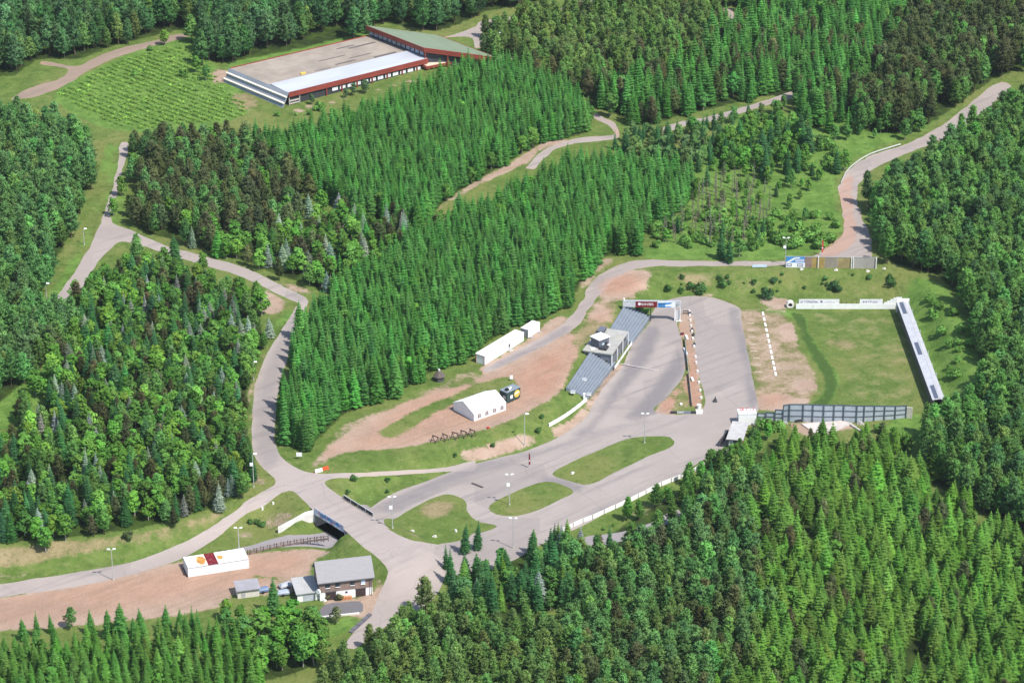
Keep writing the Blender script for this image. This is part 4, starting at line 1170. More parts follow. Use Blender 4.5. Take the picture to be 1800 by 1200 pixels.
    m.solid(bq, [v + Vector((0, 0, .15)) for v in bq])
    m.build('canopy_top', plain('cream_roof_felt', (.62, .52, .40), .8), cp)
    for kk in (.1, .9):
        p = lerp(c0, c1, kk)
        MB().box(p.x - .18, p.x + .18, p.y + .3, p.y + .66, -3.5, cz).build('post', REDWOOD, rt)
hall()

# ------------------------------------------------------------------ the terraced grandstand, in two blocks, and the control building between
def stand_block(name, label, tl, bl, br_, tr, n, zt, zb):
    a, b = P3(*tl, zt), P3(*tr, zt)                       # upper edge
    c, d = P3(*bl, zb), P3(*br_, zb)                      # lower edge
    o = (a + b + c + d) / 4
    r = thing(name, label, 'grandstand', (o.x, o.y, 0))
    m, mt = MB(), MB()
    for i in range(n):
        t0, t1 = i / n, (i + 1) / n
        z = zt + (zb - zt) * t0
        q = [lerp(a, c, t0) - o, lerp(a, c, t1) - o, lerp(b, d, t1) - o, lerp(b, d, t0) - o]
        m.solid([(p.x, p.y, -1.5) for p in q], [(p.x, p.y, z - .02) for p in q])
        q = [lerp(a, c, t1 - .24 / n) - o, lerp(a, c, t1 - .02 / n) - o, lerp(b, d, t1 - .02 / n) - o, lerp(b, d, t1 - .24 / n) - o]
        mt.solid([(p.x, p.y, z - .018) for p in q], [(p.x, p.y, z + .06) for p in q])
    m.build('steps', STAND, r)
    mt.build('step_nosing', STAND_L, r)
    return r
stand_block('grandstand', 'lower grey stepped stand left of the control building', (995, 681), (1033, 701), (1082, 638), (1037, 618), 9, 4.4, .7)
stand_block('grandstand', 'upper grey stepped stand between control building and sign gantry', (1072, 578), (1110, 603), (1143, 557), (1098, 535), 9, 4.4, .7)
for lb, p in (('small white box on the lower stand steps', (1027, 668)), ('white box at the lower left corner of the stand', (1007, 690)), ('small white box low on the lower stand', (1035, 694))):
    q = P3(*p, 2.9 if p[0] == 1027 else (4.3 if p[0] == 1007 else 1.4))
    MB().box(-.7, .7, -.5, .5, 0, .5).build('storage_box', WHITE)
    o = COL.objects[-1]
    o.location = q
    m2 = MB().box(-.75, .75, -.55, .55, .502, .58).build('lid', STEEL, o)
    tag(o, lb, 'box')
def control():
    a, b = P3(1079, 648, .3), P3(1109, 606, .3)
    d = (b - a)
    L = d.length
    rz = math.atan2(d.y, d.x)
    r = thing('control_building', 'grey flat-roofed timing building wedged between the two stand blocks', 'building', (a.x, a.y, .2), rz)
    n = 7.0
    MB().box(0.5, L - .6, 1.2, 9.5, -.5, 4.3).build('wall', plain('grey_render', (.17, .18, .20), .7, var=.2), r)
    rf = MB().box(0.2, L - .3, .7, 9.9, 4.302, 4.62).build('flat_roof', plain('grey_roof_felt', (.36, .355, .33), .9, var=.15, scale=.4, dirt=(.34, .31, .2)), r)
    MB().box(2.0, 4.4, 3, 5.2, 4.622, 5.4).build('roof_vent', CHAR, rf)
    MB().box(5.4, 6.6, 3.2, 5.0, 4.622, 5.0).build('skylight', WHITE, rf)
    for k in range(5):
        x = 1.0 + k * (L - 2.6) / 5
        w = MB().box(x, x + (L - 3.4) / 5, 1.1, 1.19, 2.4, 3.7).build('window', STEEL, r)
        MB().box(x + .12, x + (L - 3.4) / 5 - .12, 1.05, 1.095, 2.5, 3.6).build('pane', GLASS, w)
    MB().box(.40, .495, 2.0, 3.4, -.4, 2.2).build('door', CHAR, r)
    MB().box(.38, .49, 4.4, 8.6, 1.2, 3.4).build('side_window', GLASS, r)
    for k in range(4):
        MB().box(.2 + k * (L - .8) / 3, .45 + k * (L - .8) / 3, .62, .86, -.4, 4.3).build('post', WHITE, r)
    c = P3(1053, 615, 4.4)
    r2 = thing('timing_cabin', 'dark cabin with white flat roof standing behind the timing building', 'cabin', (c.x, c.y, 4.0), rz - R(30))
    MB().box(0, 4.0, 0, 3.6, 0, 3.5).build('wall', plain('slate_boards', (.11, .12, .15), .7, var=.2), r2)
    MB().box(-.25, 4.25, -.3, 3.9, 3.502, 3.72).build('roof', WHITE, r2)
    MB().box(2.4, 3.3, -.06, -.003, .1, 2.2).build('door', BLACK, r2)
    MB().box(1.2, 2.0, -.06, -.003, 1.5, 2.2).build('window', PBLUE, r2)
    MB().box(4.003, 4.06, .8, 2.6, 1.2, 2.2).build('window', GLASS, r2)
    c = P3(1060, 590, 4.4)
    t = thing('equipment_trailer', 'dark flat-topped trailer parked behind the white-roofed cabin', 'trailer', (c.x, c.y, 4.0), rz)
    MB().box(0, 3.6, 0, 2.0, .5, 1.7).build('body', CHAR, t)
    MB().box(-.05, 3.65, -.05, 2.05, 1.702, 1.8).build('top', plain('slate_tarp', (.13, .14, .17), .6), t)
    for x in (1.2, 2.1):
        for y in (-.2, 2.01):
            MB().tube((x, y, .35), (x, y + .19, .35), .35, n=12).build('wheel', BLACK, t)
    c = P3(1042, 616, 4.3)
    t = thing('white_crate', 'white box on dark feet at the corner of the timing cabin', 'crate', (c.x, c.y, 4.2), .2)
    MB().box(-.7, .7, -.5, .5, .2, .9).build('body', WHITE, t)
    MB().box(-.6, .6, -.4, .4, 0, .198).build('feet', BLACK, t)
    a, b = P3(1081, 649, .05), P3(1112, 604, .05)
    d = b - a
    t = thing('white_barrier', 'low white barrier with dark openings in front of the timing building', 'barrier', (a.x, a.y, 0), math.atan2(d.y, d.x))
    L = d.length
    for k in range(6):
        x = k * L / 6
        MB().box(x, x + L / 6 - (.5 if k % 2 else .05), 0, .12, .15, 1.05).build('board', WHITE, t)
        MB().box(x, x + .14, .125, .27, -.2, 1.15).build('post', CHAR if k % 2 else STEEL, t)
    MB().box(0, L, .3, .38, -.1, .3).build('kickboard', plain('pinkish_plank', (.45, .33, .27), .8), t)
control()

# ------------------------------------------------------------------ sign gantry across the track
def gantry():
    a, b = P3(1096, 552, 4.2), P3(1191, 573, 0)
    zt = 6.6
    l, r_ = P3(1095, 529.5, zt), P3(1197, 530.5, zt)
    d = r_ - l
    d.z = 0
    L = d.length
    r = thing('sign_gantry', 'overhead gantry with dark red and blue sign panels across the track', 'gantry', (l.x, l.y, 0), math.atan2(d.y, d.x))
    MB().box(0, L, .1, .9, zt - 1.9, zt - .05).build('beam', plain('light_grey_truss_boards', (.50, .51, .52), .6), r)
    MB().box(L - 1.9, L - 1.55, .2, .8, -.3, zt - 1.9).build('leg', plain('white_post', (.75, .75, .74), .5), r)
    MB().box(L - .3, L - .02, .2, .8, -.3, zt - 1.9).build('leg', plain('white_post', (.75, .75, .74), .5), r)
    MB().box(0, .3, .2, .8, 2, zt - 1.9).build('leg', STEEL, r)
    MB().box(L * .475, L * .475 + .3, .3, .7, -.3, zt - 1.9).build('leg', CHAR, r)
    MB().box(L - 1.7, L - .2, .5, .6, .2, 3.4).build('leg_panel', plain('pale_grey_board', (.55, .56, .58), .6), r)
    MB().box(L * .22, L * .59, .02, .098, zt - 2.0, zt).build('sign_panel', DRED, r)
    o = COL.objects[-1]
    o['label'] = 'dark red sign panel with white lettering'
    m = MB()
    m.tube((L * .285, .02, zt - .85), (L * .285, -.02, zt - .85), .45, n=12)
    marks(m, L * .315, L * .41, zt - 1.3, zt - .6, .018, 6, gm)
    marks(m, L * .42, L * .53, zt - 1.35, zt - .55, .018, 7, gm)
    m.build('lettering', WHITE, o)
    MB().box(L * .605, L * .90, .02, .098, zt - 2.0, zt).build('sign_panel', plain('white_sign', (.74, .78, .82), .5), r)
    o = COL.objects[-1]
    o['label'] = 'white and blue sign panel'
    m = MB()
    m.prism([(L * .605, 0.0), (L * .605, .018), (L * .73, .018), (L * .73, 0)], zt - 1.95, zt - .4)
    m.solid([(L * .62, 0, zt - 1.2), (L * .80, 0, zt - .9), (L * .80, .018, zt - .9), (L * .62, .018, zt - 1.2)], [(L * .62, 0, zt - .5), (L * .87, 0, zt - .15), (L * .87, .018, zt - .15), (L * .62, .018, zt - .5)])
    m.box(L * .63, L * .83, .0, .018, zt - 1.9, zt - 1.6)
    m.build('emblem', BLUE, o)
    MB().tube((L * .945, .05, zt - 1.0), (L * .945, .0, zt - 1.0), .55, n=14).build('round_badge', plain('grey_badge', (.33, .38, .36), .6), r)
    MB().box(.3, L - .3, .05, 1.0, zt - .04, zt + .06).build('walkway', STEEL, r)
    for k in range(2):
        MB().tube((.3 + k * .1, .4, zt + .06), (.3, .4, zt + .9), .25, n=8).build('floodlight', LAMPW, r) if k == 0 else None
    p, q = P3(1152, 551, .1), P3(1186, 552, .1)
gantry()

# ------------------------------------------------------------------ buildings of the lot and the terrace
def house():
    loc, rz, L = edge_frame((562.5, 1056), (655, 1043))
    r = thing('two_storey_house', 'two-storey house with brown boarded upper floor and grey pitched roof', 'house', loc, rz)
    D, H, HR = 8.0, 5.7, 9.2
    m = MB().box(0, L, 0, D, -.6, 2.5)
    m.build('lower_wall', WHITE, r)
    m = MB()
    a = [(-.06, -.10, 2.502), (-.06, D + .06, 2.502), (-.06, D + .06, H), (-.06, D / 2, HR - .12), (-.06, -.10, H)]
    m.solid(a, [(L + .06, y, z) for _, y, z in a])
    m.build('upper_wall', BROWN, r)
    m = MB()
    gable(m, 0, L, 0, D, H + .05, HR, .2, .55)
    m.build('roof', plain('grey_tile_roof', (.265, .258, .265), .8, var=.07, scale=.8, stretch=(1, 4, 4)), r)
    for x, w, mt in ((1.6, .95, GLASS), (4.2, .95, GLASS), (8.0, .95, GLASS), (10.8, .9, PBLUE)):
        f = MB().box(x - .12, x + w + .12, -.19, -.105, 3.7, 5.1).build('window', CHAR if mt is GLASS else STEEL, r)
        MB().box(x, x + w, -.23, -.195, 3.82, 4.98).build('pane', mt, f)
        MB().box(x - .15, x + w + .15, -.32, -.106, 3.55, 3.695).build('sill', WHITE, f)
    for x, w in ((1.5, 2.7), (9.3, 2.6)):
        g_ = MB().box(x, x + w, -.07, -.003, -.1, 2.25).build('garage_door', plain('dark_brown_gate', (.055, .035, .035), .7, var=.3, scale=3), r)
        MB().box(x - .08, x + w + .08, -.09, -.004, 2.252, 2.4).build('lintel', DARK_WALL, g_)
    MB().box(6.6, 7.2, -.06, -.003, 1.5, 2.0).build('small_window', GLASS, r)
    MB().box(-.15, -.065, 2.6, 4.0, 2.9, 4.4).build('gable_window', plain('blue_glass', (.10, .14, .20), .2), r)
    MB().tube((-.30, -.3, 3.0), (-.55, -.5, 3.05), .7, .62, n=16).build('satellite_dish', WHITE, r)
    MB().box(-.45, L + .45, -.62, -.52, H - .62, H - .45).build('gutter', DARK_WALL, r)
    MB().box(L - .5, L - .35, -.62, -.5, -.5, H - .62).build('downpipe', DARK_WALL, r)
    # annex
    loc, rz, L2 = edge_frame((523, 1058), (562, 1053))
    r = thing('garage_annex', 'low white garage with flat grey roof beside the two-storey house', 'garage', loc, rz)
    D2 = 7.0
    MB().box(0, L2 - .1, 0, D2, -.6, 2.3).build('wall', WHITE, r)
    MB().solid([(-.35, -.4, 2.31), (L2 - .15, -.4, 2.31), (L2 - .15, D2 + .3, 2.9), (-.35, D2 + .3, 2.9)], [(-.35, -.4, 2.55), (L2 - .15, -.4, 2.55), (L2 - .15, D2 + .3, 3.15), (-.35, D2 + .3, 3.15)]).build('roof', plain('pale_grey_felt', (.38, .385, .38), .85, var=.08, scale=.6), r)
    MB().box(-.06, -.003, .3, D2 - .3, -.3, 2.2).build('side_boarding', DARK_WALL, r)
    MB().box(1.5, 4.5, -.07, -.003, -.2, 2.0).build('roller_door', ribbed('grey_roller_door', (.42, .45, .50), .3, 'Z', .3), r)
    # small shed
    loc, rz, L3 = edge_frame((418, 1052), (456, 1047))
    r = thing('small_shed', 'small pale shed with flat grey roof behind the leafy clump', 'shed', loc, rz)
    MB().box(0, L3, 0, 4.0, -.5, 2.3).build('wall', plain('cream_wall', (.62, .58, .52), .8, var=.1), r)
    MB().solid([(-.3, -.5, 2.31), (L3 + .3, -.5, 2.31), (L3 + .3, 4.3, 2.7), (-.3, 4.3, 2.7)], [(-.3, -.5, 2.5), (L3 + .3, -.5, 2.5), (L3 + .3, 4.3, 2.9), (-.3, 4.3, 2.9)]).build('roof', GREY_ROOF, r)
    MB().box(1.0, 2.0, -.06, -.003, -.2, 1.9).build('door', plain('grey_door', (.4, .4, .4), .6), r)
    # clutter
    p = at3(610, 1052)
    t = thing('crate_stack', 'stack of orange crates against the white house wall', 'crates', p, .15)
    for k in range(3):
        for j in range(2):
            MB().box(-1.2 + k * .82, -.45 + k * .82, -.4, .3, j * .42, j * .42 + .4).build('crate', ORANGE, t)
    p = at3(604, 1046)
    t = thing('red_cart', 'small red handcart by the orange crates', 'cart', p, .3)
    MB().box(-.7, .7, -.4, .4, .3, .75).build('tub', RED, t)
    for x in (-.45, .45):
        MB().tube((x, -.45, .25), (x, .45, .25), .24, n=10).build('wheel', BLACK, t)
    for i, (px, py, sx, mt, lb, nm, ct) in enumerate((
        (571, 1055, .5, WHITE, 'white sack slumped by the left garage door', 'sack', 'sack'), (621, 1047, .6, WHITE, 'pale sack right of the orange crates', 'sack', 'sack'),
        (629, 1046, .4, ORANGE, 'leaning orange board by the right garage door', 'leaning_board', 'board'))):
        p = at3(px, py)
        t = thing(nm, lb, ct, p, .4 * i)
        if nm == 'sack':
            MB().tube((0, 0, 0), (0, 0, .35), sx, sx * .85, n=9).build('bag', mt, t)
            MB().tube((0, 0, .352), (.05, 0, .62), sx * .8, .12, n=9).build('neck', mt, t)
        else:
            MB().solid([(-.4, 0, 0), (.4, 0, 0), (.4, .06, 0), (-.4, .06, 0)], [(-.4, .5, 1.3), (.4, .5, 1.3), (.4, .56, 1.3), (-.4, .56, 1.3)]).build('board', mt, t)
            MB().box(-.45, .45, -.12, -.02, 0, .1).build('foot_batten', TIMBER, t)
    for (px, py, rz, mt, lb) in ((502, 1032, .5, plain('grey_tarp', (.40, .43, .47), .5), 'grey flat trailer heaped with sheet metal left of the annex'), (497, 1045, .2, plain('blue_grey_tarp', (.33, .38, .45), .5), 'blue-grey trailer nearest the bushy spruce'), (461, 1040, .3, plain('blue_tarp', (.14, .20, .32), .5), 'blue covered trailer between shed and spruce')):
        p = at3(px, py)
        t = thing('parked_trailer', lb, 'trailer', p, rz)
        MB().box(-1.7, 1.7, -.9, .9, .5, .95).build('bed', mt, t)
        MB().solid([(-1.6, -.8, .952), (1.6, -.8, .952), (1.6, .8, .952), (-1.6, .8, .952)], [(-1.2, -.5, 1.5), (1.3, -.4, 1.35), (1.2, .5, 1.45), (-1.3, .5, 1.3)]).build('load', mt, t)
        MB().bar((1.7, 0, .55), (2.9, 0, .45), .12).build('drawbar', CHAR, t)
        for y in (-1.1, .92):
            MB().tube((0, y, .36), (0, y + .18, .36), .36, n=12).build('wheel', BLACK, t)
    # edge of the yard: low kerb wall and dark bank towards the lawn
    a, b = at3(566, 1086), at3(632, 1079)
    d = b - a
    t = thing('yard_kerb', 'low pale kerb wall along the dark asphalt yard', 'kerb', (a.x, a.y, min(a.z, b.z)), math.atan2(d.y, d.x))
    for k in range(5):
        MB().box(k * d.length / 5, (k + 1) * d.length / 5 - .03, 0, .35, -.3, .45).build('block', CONC_W, t)
    a, b = at3(616, 1112), at3(651, 1080)
    d = b - a
    t = thing('stone_edge', 'dark stone edging between lawn and descending road', 'edging', (a.x, a.y, min(a.z, b.z)), math.atan2(d.y, d.x))
    for k in range(8):
        MB().box(k * d.length / 8, (k + 1) * d.length / 8 - .04, -.5, .5, -.4, .35 + .1 * (k % 2)).build('stone', plain('dark_stone', (.12, .12, .14), .9), t)
house()

def containers():
    loc, rz, L = edge_frame((331, 1014.5), (438, 998))
    D, H = 5.9, 2.75
    o = Matrix.Translation(loc) @ Matrix.Rotation(rz, 4, 'Z')
    r = thing('container_block', 'white container block with an orange-rusted and a dark red roof panel', 'container', loc, rz)
    MB().box(0, L, 0, D, .05, H).build('wall', WHITE_SHEET, r)
    xs = [0, .165, .335, .50, .80, 1.0]
    cols = [plain('white_roof_sheet', (.72, .71, .70), .6, var=.08, scale=.4), plain('rust_roof_sheet', (.76, .66, .55), .7, var=.1), DRED, plain('stained_roof_sheet', (.76, .74, .70), .6, var=.06), plain('greyish_roof_sheet', (.66, .68, .68), .6, var=.08)]
    for i in range(5):
        pn = MB().box(xs[i] * L + .03, xs[i + 1] * L - .03, -.06, D + .06, H + .003, H + .12).build('roof_panel', cols[i], r)
        if i == 1:
            ring = [(xs[1] * L + 1.45 + 1.22 * math.cos(k * .7) * (1 + .12 * math.sin(3 * k)), 2.9 + 2.3 * math.sin(k * .7) * (1 + .1 * math.cos(2 * k))) for k in range(9)]
            MB().prism(ring, H + .121, H + .128).build('rust_patch', RUST, pn)
            pn['label'] = 'roof panel with a large orange rust patch'
        if i == 2:
            pn['label'] = 'dark red roof panel'
            m = MB()
            for k in range(14):
                x, y = xs[2] * L + .5 + gm.random() * (L * .165 - 1.2), .5 + gm.random() * 4.8
                m.box(x, x + .35, y, y + .25, H + .121, H + .127)
            m.build('peeling_patch', plain('peeling_pink', (.32, .10, .11), .7), pn)
        if i == 3:
            ring = [(xs[3] * L + 1.1 + .8 * math.cos(k * .7), 3.0 + 1.2 * math.sin(k * .7) * (1 + .2 * math.cos(2 * k))) for k in range(9)]
            MB().prism(ring, H + .121, H + .127).build('rust_patch', RUST, pn)
    MB().box(-.02, L + .02, -.08, -.003, H - .10, H + .002).build('eave_rail', plain('grey_rail', (.30, .31, .36), .6), r)
    for x in (0, L - .16):
        MB().box(x, x + .16, -.05, -.004, .05, H - .11).build('corner_post', WHITE, r)
    MB().box(-.07, -.003, .4, D - .4, .2, H - .3).build('end_door', plain('shaded_white_door', (.70, .70, .70), .6), r)
    MB().box(-.3, L, .3, D - .3, -.5, .049).build('skid', BLACK, r)
containers()

def cabins():
    loc, rz, L = edge_frame((852, 642), (921, 598.5))
    r = thing('long_white_cabin', 'long white site cabin along the spruce edge of the terrace', 'cabin', loc, rz)
    D, H = 3.2, 2.9
    MB().box(0, L, 0, D, .1, H).build('wall', WHITE_SHEET, r)
    MB().solid([(-.1, -.1, H + .002), (L + .1, -.1, H + .002), (L + .1, D + .1, H + .002), (-.1, D + .1, H + .002)], [(-.1, -.1, H + .1), (L + .1, -.1, H + .1), (L + .1, D + .1, H + .22), (-.1, D + .1, H + .22)]).build('roof', WHITE, r)
    m = MB()
    m.box(-.08, -.003, 0, .16, .1, H)
    m.box(-.08, -.003, D - .16, D, .1, H)
    m.box(-.08, -.003, .16, D - .16, H - .15, H)
    m.build('end_trim', plain('red_brown_trim', (.40, .13, .10), .6), r)
    MB().box(L * .60, L * .60 + .95, -.06, -.003, .2, 2.25).build('door', plain('grey_white_door', (.45, .46, .48), .6), r)
    MB().box(L * .60 + .15, L * .60 + .8, -.09, -.061, 1.2, 2.1).build('door_pane', GLASS, r)
    MB().box(L * .60 - .2, L * .60 + 1.3, -1.3, -.1, 0, .2).build('step', CONC, r)
    for x in (.22, .45):
        MB().box(L * x, L * x + .3, -.05, -.003, 1.9, 2.2).build('vent', STEEL, r)
    loc, rz, L = edge_frame((928.5, 594.5), (949, 581))
    r = thing('small_white_container', 'short white container with grey end beside the long white cabin', 'container', loc, rz)
    D = 2.7
    MB().box(0, L, 0, D, .1, 2.75).build('wall', WHITE_SHEET, r)
    MB().box(-.05, L + .05, -.05, D + .05, 2.752, 2.85).build('roof', WHITE, r)
    MB().box(-.07, -.003, .05, D - .05, .15, 2.65).build('end_door', plain('grey_container_door', (.26, .27, .29), .6), r)
    for y in (.9, 1.8):
        MB().tube((-.10, y, .2), (-.10, y, 2.6), .04, n=6).build('lock_rod', STEEL, r)
    for x in (.6, L - 1.6):
        MB().box(x, x + 1.0, -.9, -.1, 0, .25).build('ramp_plate', plain('grey_plate', (.33, .32, .33), .7), r)
    # grill hut
    p = at3(772, 668)
    r = thing('grill_hut', 'small dark six-sided hut with tapered roof and pale chimney', 'hut', p, .3)
    hexa = lambda q, z: [(q * math.cos(k * math.pi / 3), q * math.sin(k * math.pi / 3), z) for k in range(6)]
    MB().solid(hexa(1.55, -.2), hexa(1.5, 1.5)).build('wall', DARK_WALL, r)
    rf = MB().solid(hexa(1.95, 1.45), hexa(.42, 3.1)).build('roof', plain('dark_shingles', (.115, .095, .085), .9, var=.25, scale=3), r)
    MB().tube((0, 0, 3.102), (0, 0, 3.6), .32, .32, n=8).build('chimney', plain('pale_metal', (.62, .60, .58), .5), rf)
    MB().box(.95, 1.5, -.35, .35, 0, 1.4).build('door', BLACK, r)
    # white marquee
    loc, rz, L = edge_frame((833, 740.5), (889.5, 720.5))
    r = thing('marquee_tent', 'white marquee with small arched windows on the gravel terrace', 'tent', loc, rz)
    D, HE, HR = 9.6, 2.35, 4.55
    m = MB()
    gable_walls(m, 0.06, L - .06, .06, D - .06, HE, HR - .1)
    m.build('side_wall', CANVAS, r)
    m = MB()
    gable(m, 0, L, 0, D, HE + .04, HR, .06, .08)
    m.build('roof_canvas', plain('bright_roof_canvas', (.84, .84, .85), .6, var=.02), r)
    for k in range(4):
        x = L * (.17 + .235 * k)
        for q in (-.62, .08):
            MB().solid([(x + q, .01, .55), (x + q + .54, .01, .55), (x + q + .54, .05, .55), (x + q, .05, .55)], [(x + q + (.14 if q < 0 else 0), .01, 1.85), (x + q + .54 - (.14 if q > 0 else 0), .01, 1.85), (x + q + .54 - (.14 if q > 0 else 0), .05, 1.85), (x + q + (.14 if q < 0 else 0), .05, 1.85)]).build('window', plain('tent_window_film', (.22, .17, .17), .4), r)
    for k in range(5):
        MB().tube((L * k / 4, -.03, -.1), (L * k / 4, -.03, HE), .045, n=6).build('leg', STEEL, r)
    # kiosk trailer
    loc, rz, L = edge_frame((891, 710), (916, 699))
    r = thing('food_kiosk', 'dark green catering trailer with a round yellow panel and roof units', 'kiosk', loc, rz)
    D, H = 3.0, 3.5
    L = max(L, 5.6)
    MB().solid([(0, 0, .4), (L - .4, 0, .4), (L, D * .5, .4), (L - .4, D, .4), (0, D, .4)], [(0, 0, H), (L - .3, 0, H), (L + .1, D * .5, H), (L - .3, D, H), (0, D, H)]).build('body', OLIVE, r)
    MB().box(-.05, L - .2, -.05, D + .05, H + .002, H + .1).build('roof', plain('grey_green_roof', (.21, .25, .28), .5), r)
    MB().tube((L * .70, -.02, 2.05), (L * .70, -.07, 2.05), 1.15, n=18).build('round_panel', YELL, r)
    MB().solid([(L * .52, -.10, 1.95), (L * .82, -.10, 2.2), (L * .82, -.08, 2.2), (L * .52, -.08, 1.95)], [(L * .58, -.10, 2.5), (L * .84, -.10, 2.65), (L * .84, -.08, 2.65), (L * .58, -.08, 2.5)]).build('white_print', WHITE, r)
    MB().box(L * .24, L * .40, -.06, -.003, 1.2, 2.2).build('hatch', BRIGHTPANES, r)
    MB().box(-.06, -.003, .5, 1.6, 1.3, 2.3).build('side_window', STEEL, r)
    MB().box(.6, 1.6, .8, 1.5, H + .101, H + .75).build('roof_unit', BLACK, r)
    MB().box(1.75, 2.35, .8, 1.4, H + .101, H + .6).build('roof_unit', WHITE, r)
    MB().box(2.8, 3.2, 1.3, 1.7, H + .101, H + .5).build('roof_unit', WHITE, r)
    for x in (1.4, 2.4):
        MB().tube((x, .1, .36), (x, .3, .36), .36, n=12).build('wheel', BLACK, r)
cabins()

# ------------------------------------------------------------------ finish building, dark shed, white fence, screen wall
def finish():
    loc, rz, L = edge_frame((1298, 748), (1329, 747))
    r = thing('white_finish_hut', 'white box hut with red lettering standing up along its roof edge', 'hut', loc, rz)
    D, H = 3.2, 3.6
    MB().box(0, L, 0, D, -.6, H).build('wall', WHITE, r)
    MB().box(-.08, L + .08, -.08, D + .08, H + .002, H + .14).build('roof', plain('white_felt', (.74, .73, .72), .7), r)
    m = MB()
    for s in ((.10, .36), (.47, .60), (.70, .96)):
        marks(m, L * s[0], L * s[1], H + .16, H + 1.05, 2.0, 2 if s[0] != .47 else 1, gm, .12)
    m.build('lettering', RED, r)
    MB().box(-.07, -.003, 1.0, 1.9, -.3, 1.8).build('door', CHAR, r)
    MB().box(-.15, L + .1, -.14, -.01, -.6, .12).build('plinth', plain('brown_plinth', (.26, .2, .15), .8), r)
    loc, rz, L = edge_frame((1279, 787), (1304, 789))
    r = thing('dark_shed', 'dark boarded shed with pale grey roof and one white-framed window', 'shed', loc, rz)
    D, H = 9.5, 2.9
    MB().box(0, L, 0, D, -1.0, H).build('wall', DARK_WALL, r)
    MB().solid([(-.5, -.6, H + .002), (L + .35, -.6, H + .002), (L + .9, D + .5, H + .5), (.2, D + .5, H + .5)], [(-.5, -.6, H + .2), (L + .35, -.6, H + .2), (L + .9, D + .5, H + .7), (.2, D + .5, H + .7)]).build('roof', ribbed('pale_grey_roofing', (.42, .41, .40), .45, 'X', .3, .7), r)
    w = MB().box(.3, 1.55, -.09, -.003, .75, 2.3).build('window', WHITE, r)
    MB().box(.55, 1.3, -.12, -.091, 1.0, 2.05).build('pane', plain('grey_pane', (.25, .29, .33), .3), w)
    MB().box(L + .003, L + .07, 1.0, 4.0, -.3, 2.0).build('door', plain('red_brown_door', (.24, .09, .07), .7), r)
    a, b = P3(1264, 785, 0), P3(1280, 765, 0)
    d = b - a
    t = thing('dark_fence', 'short dark board fence beside the dark shed', 'fence', (a.x, a.y, 0), math.atan2(d.y, d.x))
    for k in range(5):
        MB().box(k * d.length / 5, (k + 1) * d.length / 5 - .04, 0, .08, -.3, 1.9).build('board', DARK_WALL, t)
    pts = [(1281, 796), (1247, 812), (1214, 834), (1163, 854), (1108, 882), (1082, 894), (1042, 912), (1025, 918), (990, 934)]
    P = [at3(*q) for q in pts]
    r = thing('white_fence', 'long curved white board fence along the outer edge of the track', 'fence', (P[0].x, P[0].y, 0))
    o = Vector((P[0].x, P[0].y, 0))
    for p, q in zip(P, P[1:]):
        n = max(1, int((q - p).length / 3.2))
        for k in range(n):
            a, b = lerp(p, q, k / n) - o, lerp(p, q, (k + 1) / n) - o
            sd = (b - a).normalized()
            nn = Vector((-sd.y, sd.x, 0)) * .05
            a2, b2 = a + sd * .02, b - sd * .02
            dz = gm.uniform(-.05, .05)
            qd = [a2 - nn, b2 - nn, b2 + nn, a2 + nn]
            MB().solid([(v.x, v.y, v.z + .05) for v in qd], [(v.x, v.y, v.z + 1.35 + dz) for v in qd]).build('board', WHITE, r)
            MB().box(a.x - .06, a.x + .06, a.y - .22, a.y - .1, a.z - .3, a.z + 1.4).build('post', TIMBER, r)
    # grey screen wall
    base = [(1331, 738), (1346, 738.5), (1362, 739.5), (1376, 740), (1387, 740.5), (1411, 741), (1428, 741.5), (1447, 742), (1465, 742), (1482, 742), (1505, 742), (1518, 741), (1536, 739.5), (1554, 738), (1573, 736.5), (1592, 734)]
    hs = [2.3, 2.7, 3.7, 5.2, 5.6, 5.7, 5.7, 5.6, 5.6, 5.6, 5.4, 5.2, 4.9, 4.6, 4.3, 4.0]
    P = [at3(*q) for q in base]
    o = P[0].copy()
    r = thing('screen_wall', 'tall grey panel screen wall in dark framing behind the shooting range', 'screen wall', o)
    for i, (p, q) in enumerate(zip(P, P[1:])):
        a, b = p - o, q - o
        h0, h1 = (hs[i], hs[i]) if i < 3 else (hs[i], hs[i + 1])
        qd = [(a.x, a.y), (b.x, b.y), (b.x, b.y + .08), (a.x, a.y + .08)]
        MB().solid([(x, y, -.4) for x, y in qd], [(qd[0][0], qd[0][1], a.z + h0), (qd[1][0], qd[1][1], b.z + h1), (qd[2][0], qd[2][1], b.z + h1), (qd[3][0], qd[3][1], a.z + h0)]).build('panel', PANEL, r)
        rows = 3 if h0 > 3.5 else 2
        for k in range(1, rows + 1):
            f = k / rows
            MB().bar((a.x, a.y - .06, a.z + h0 * f - .08), (b.x, b.y - .06, b.z + h1 * f - .08), .1, .24).build('rail', PANELF, r)
        MB().box(a.x - .16, a.x + .16, a.y - .26, a.y - .12, -.4, a.z + hs[i] + .05).build('post', PANELF, r)
    b = P[-1] - o
    MB().box(b.x - .16, b.x + .16, b.y - .26, b.y - .12, -.4, b.z + hs[-1] + .05).build('post', PANELF, r)
    MB().bar((b.x + .2, b.y, -.3), (b.x + 1.8, b.y - .4, -.3), .3, 7.5).build('end_board', plain('pale_end_board', (.55, .53, .47), .7), r)
    # old concrete slab in front of it
    c = [at3(1408, 746), at3(1434, 764), at3(1466, 760), at3(1498, 746), at3(1480, 742)]
    r = thing('concrete_slab', 'broken pale concrete ramp in front of the grey screen wall', 'concrete ramp', c[0])
    q = [v - c[0] for v in c]
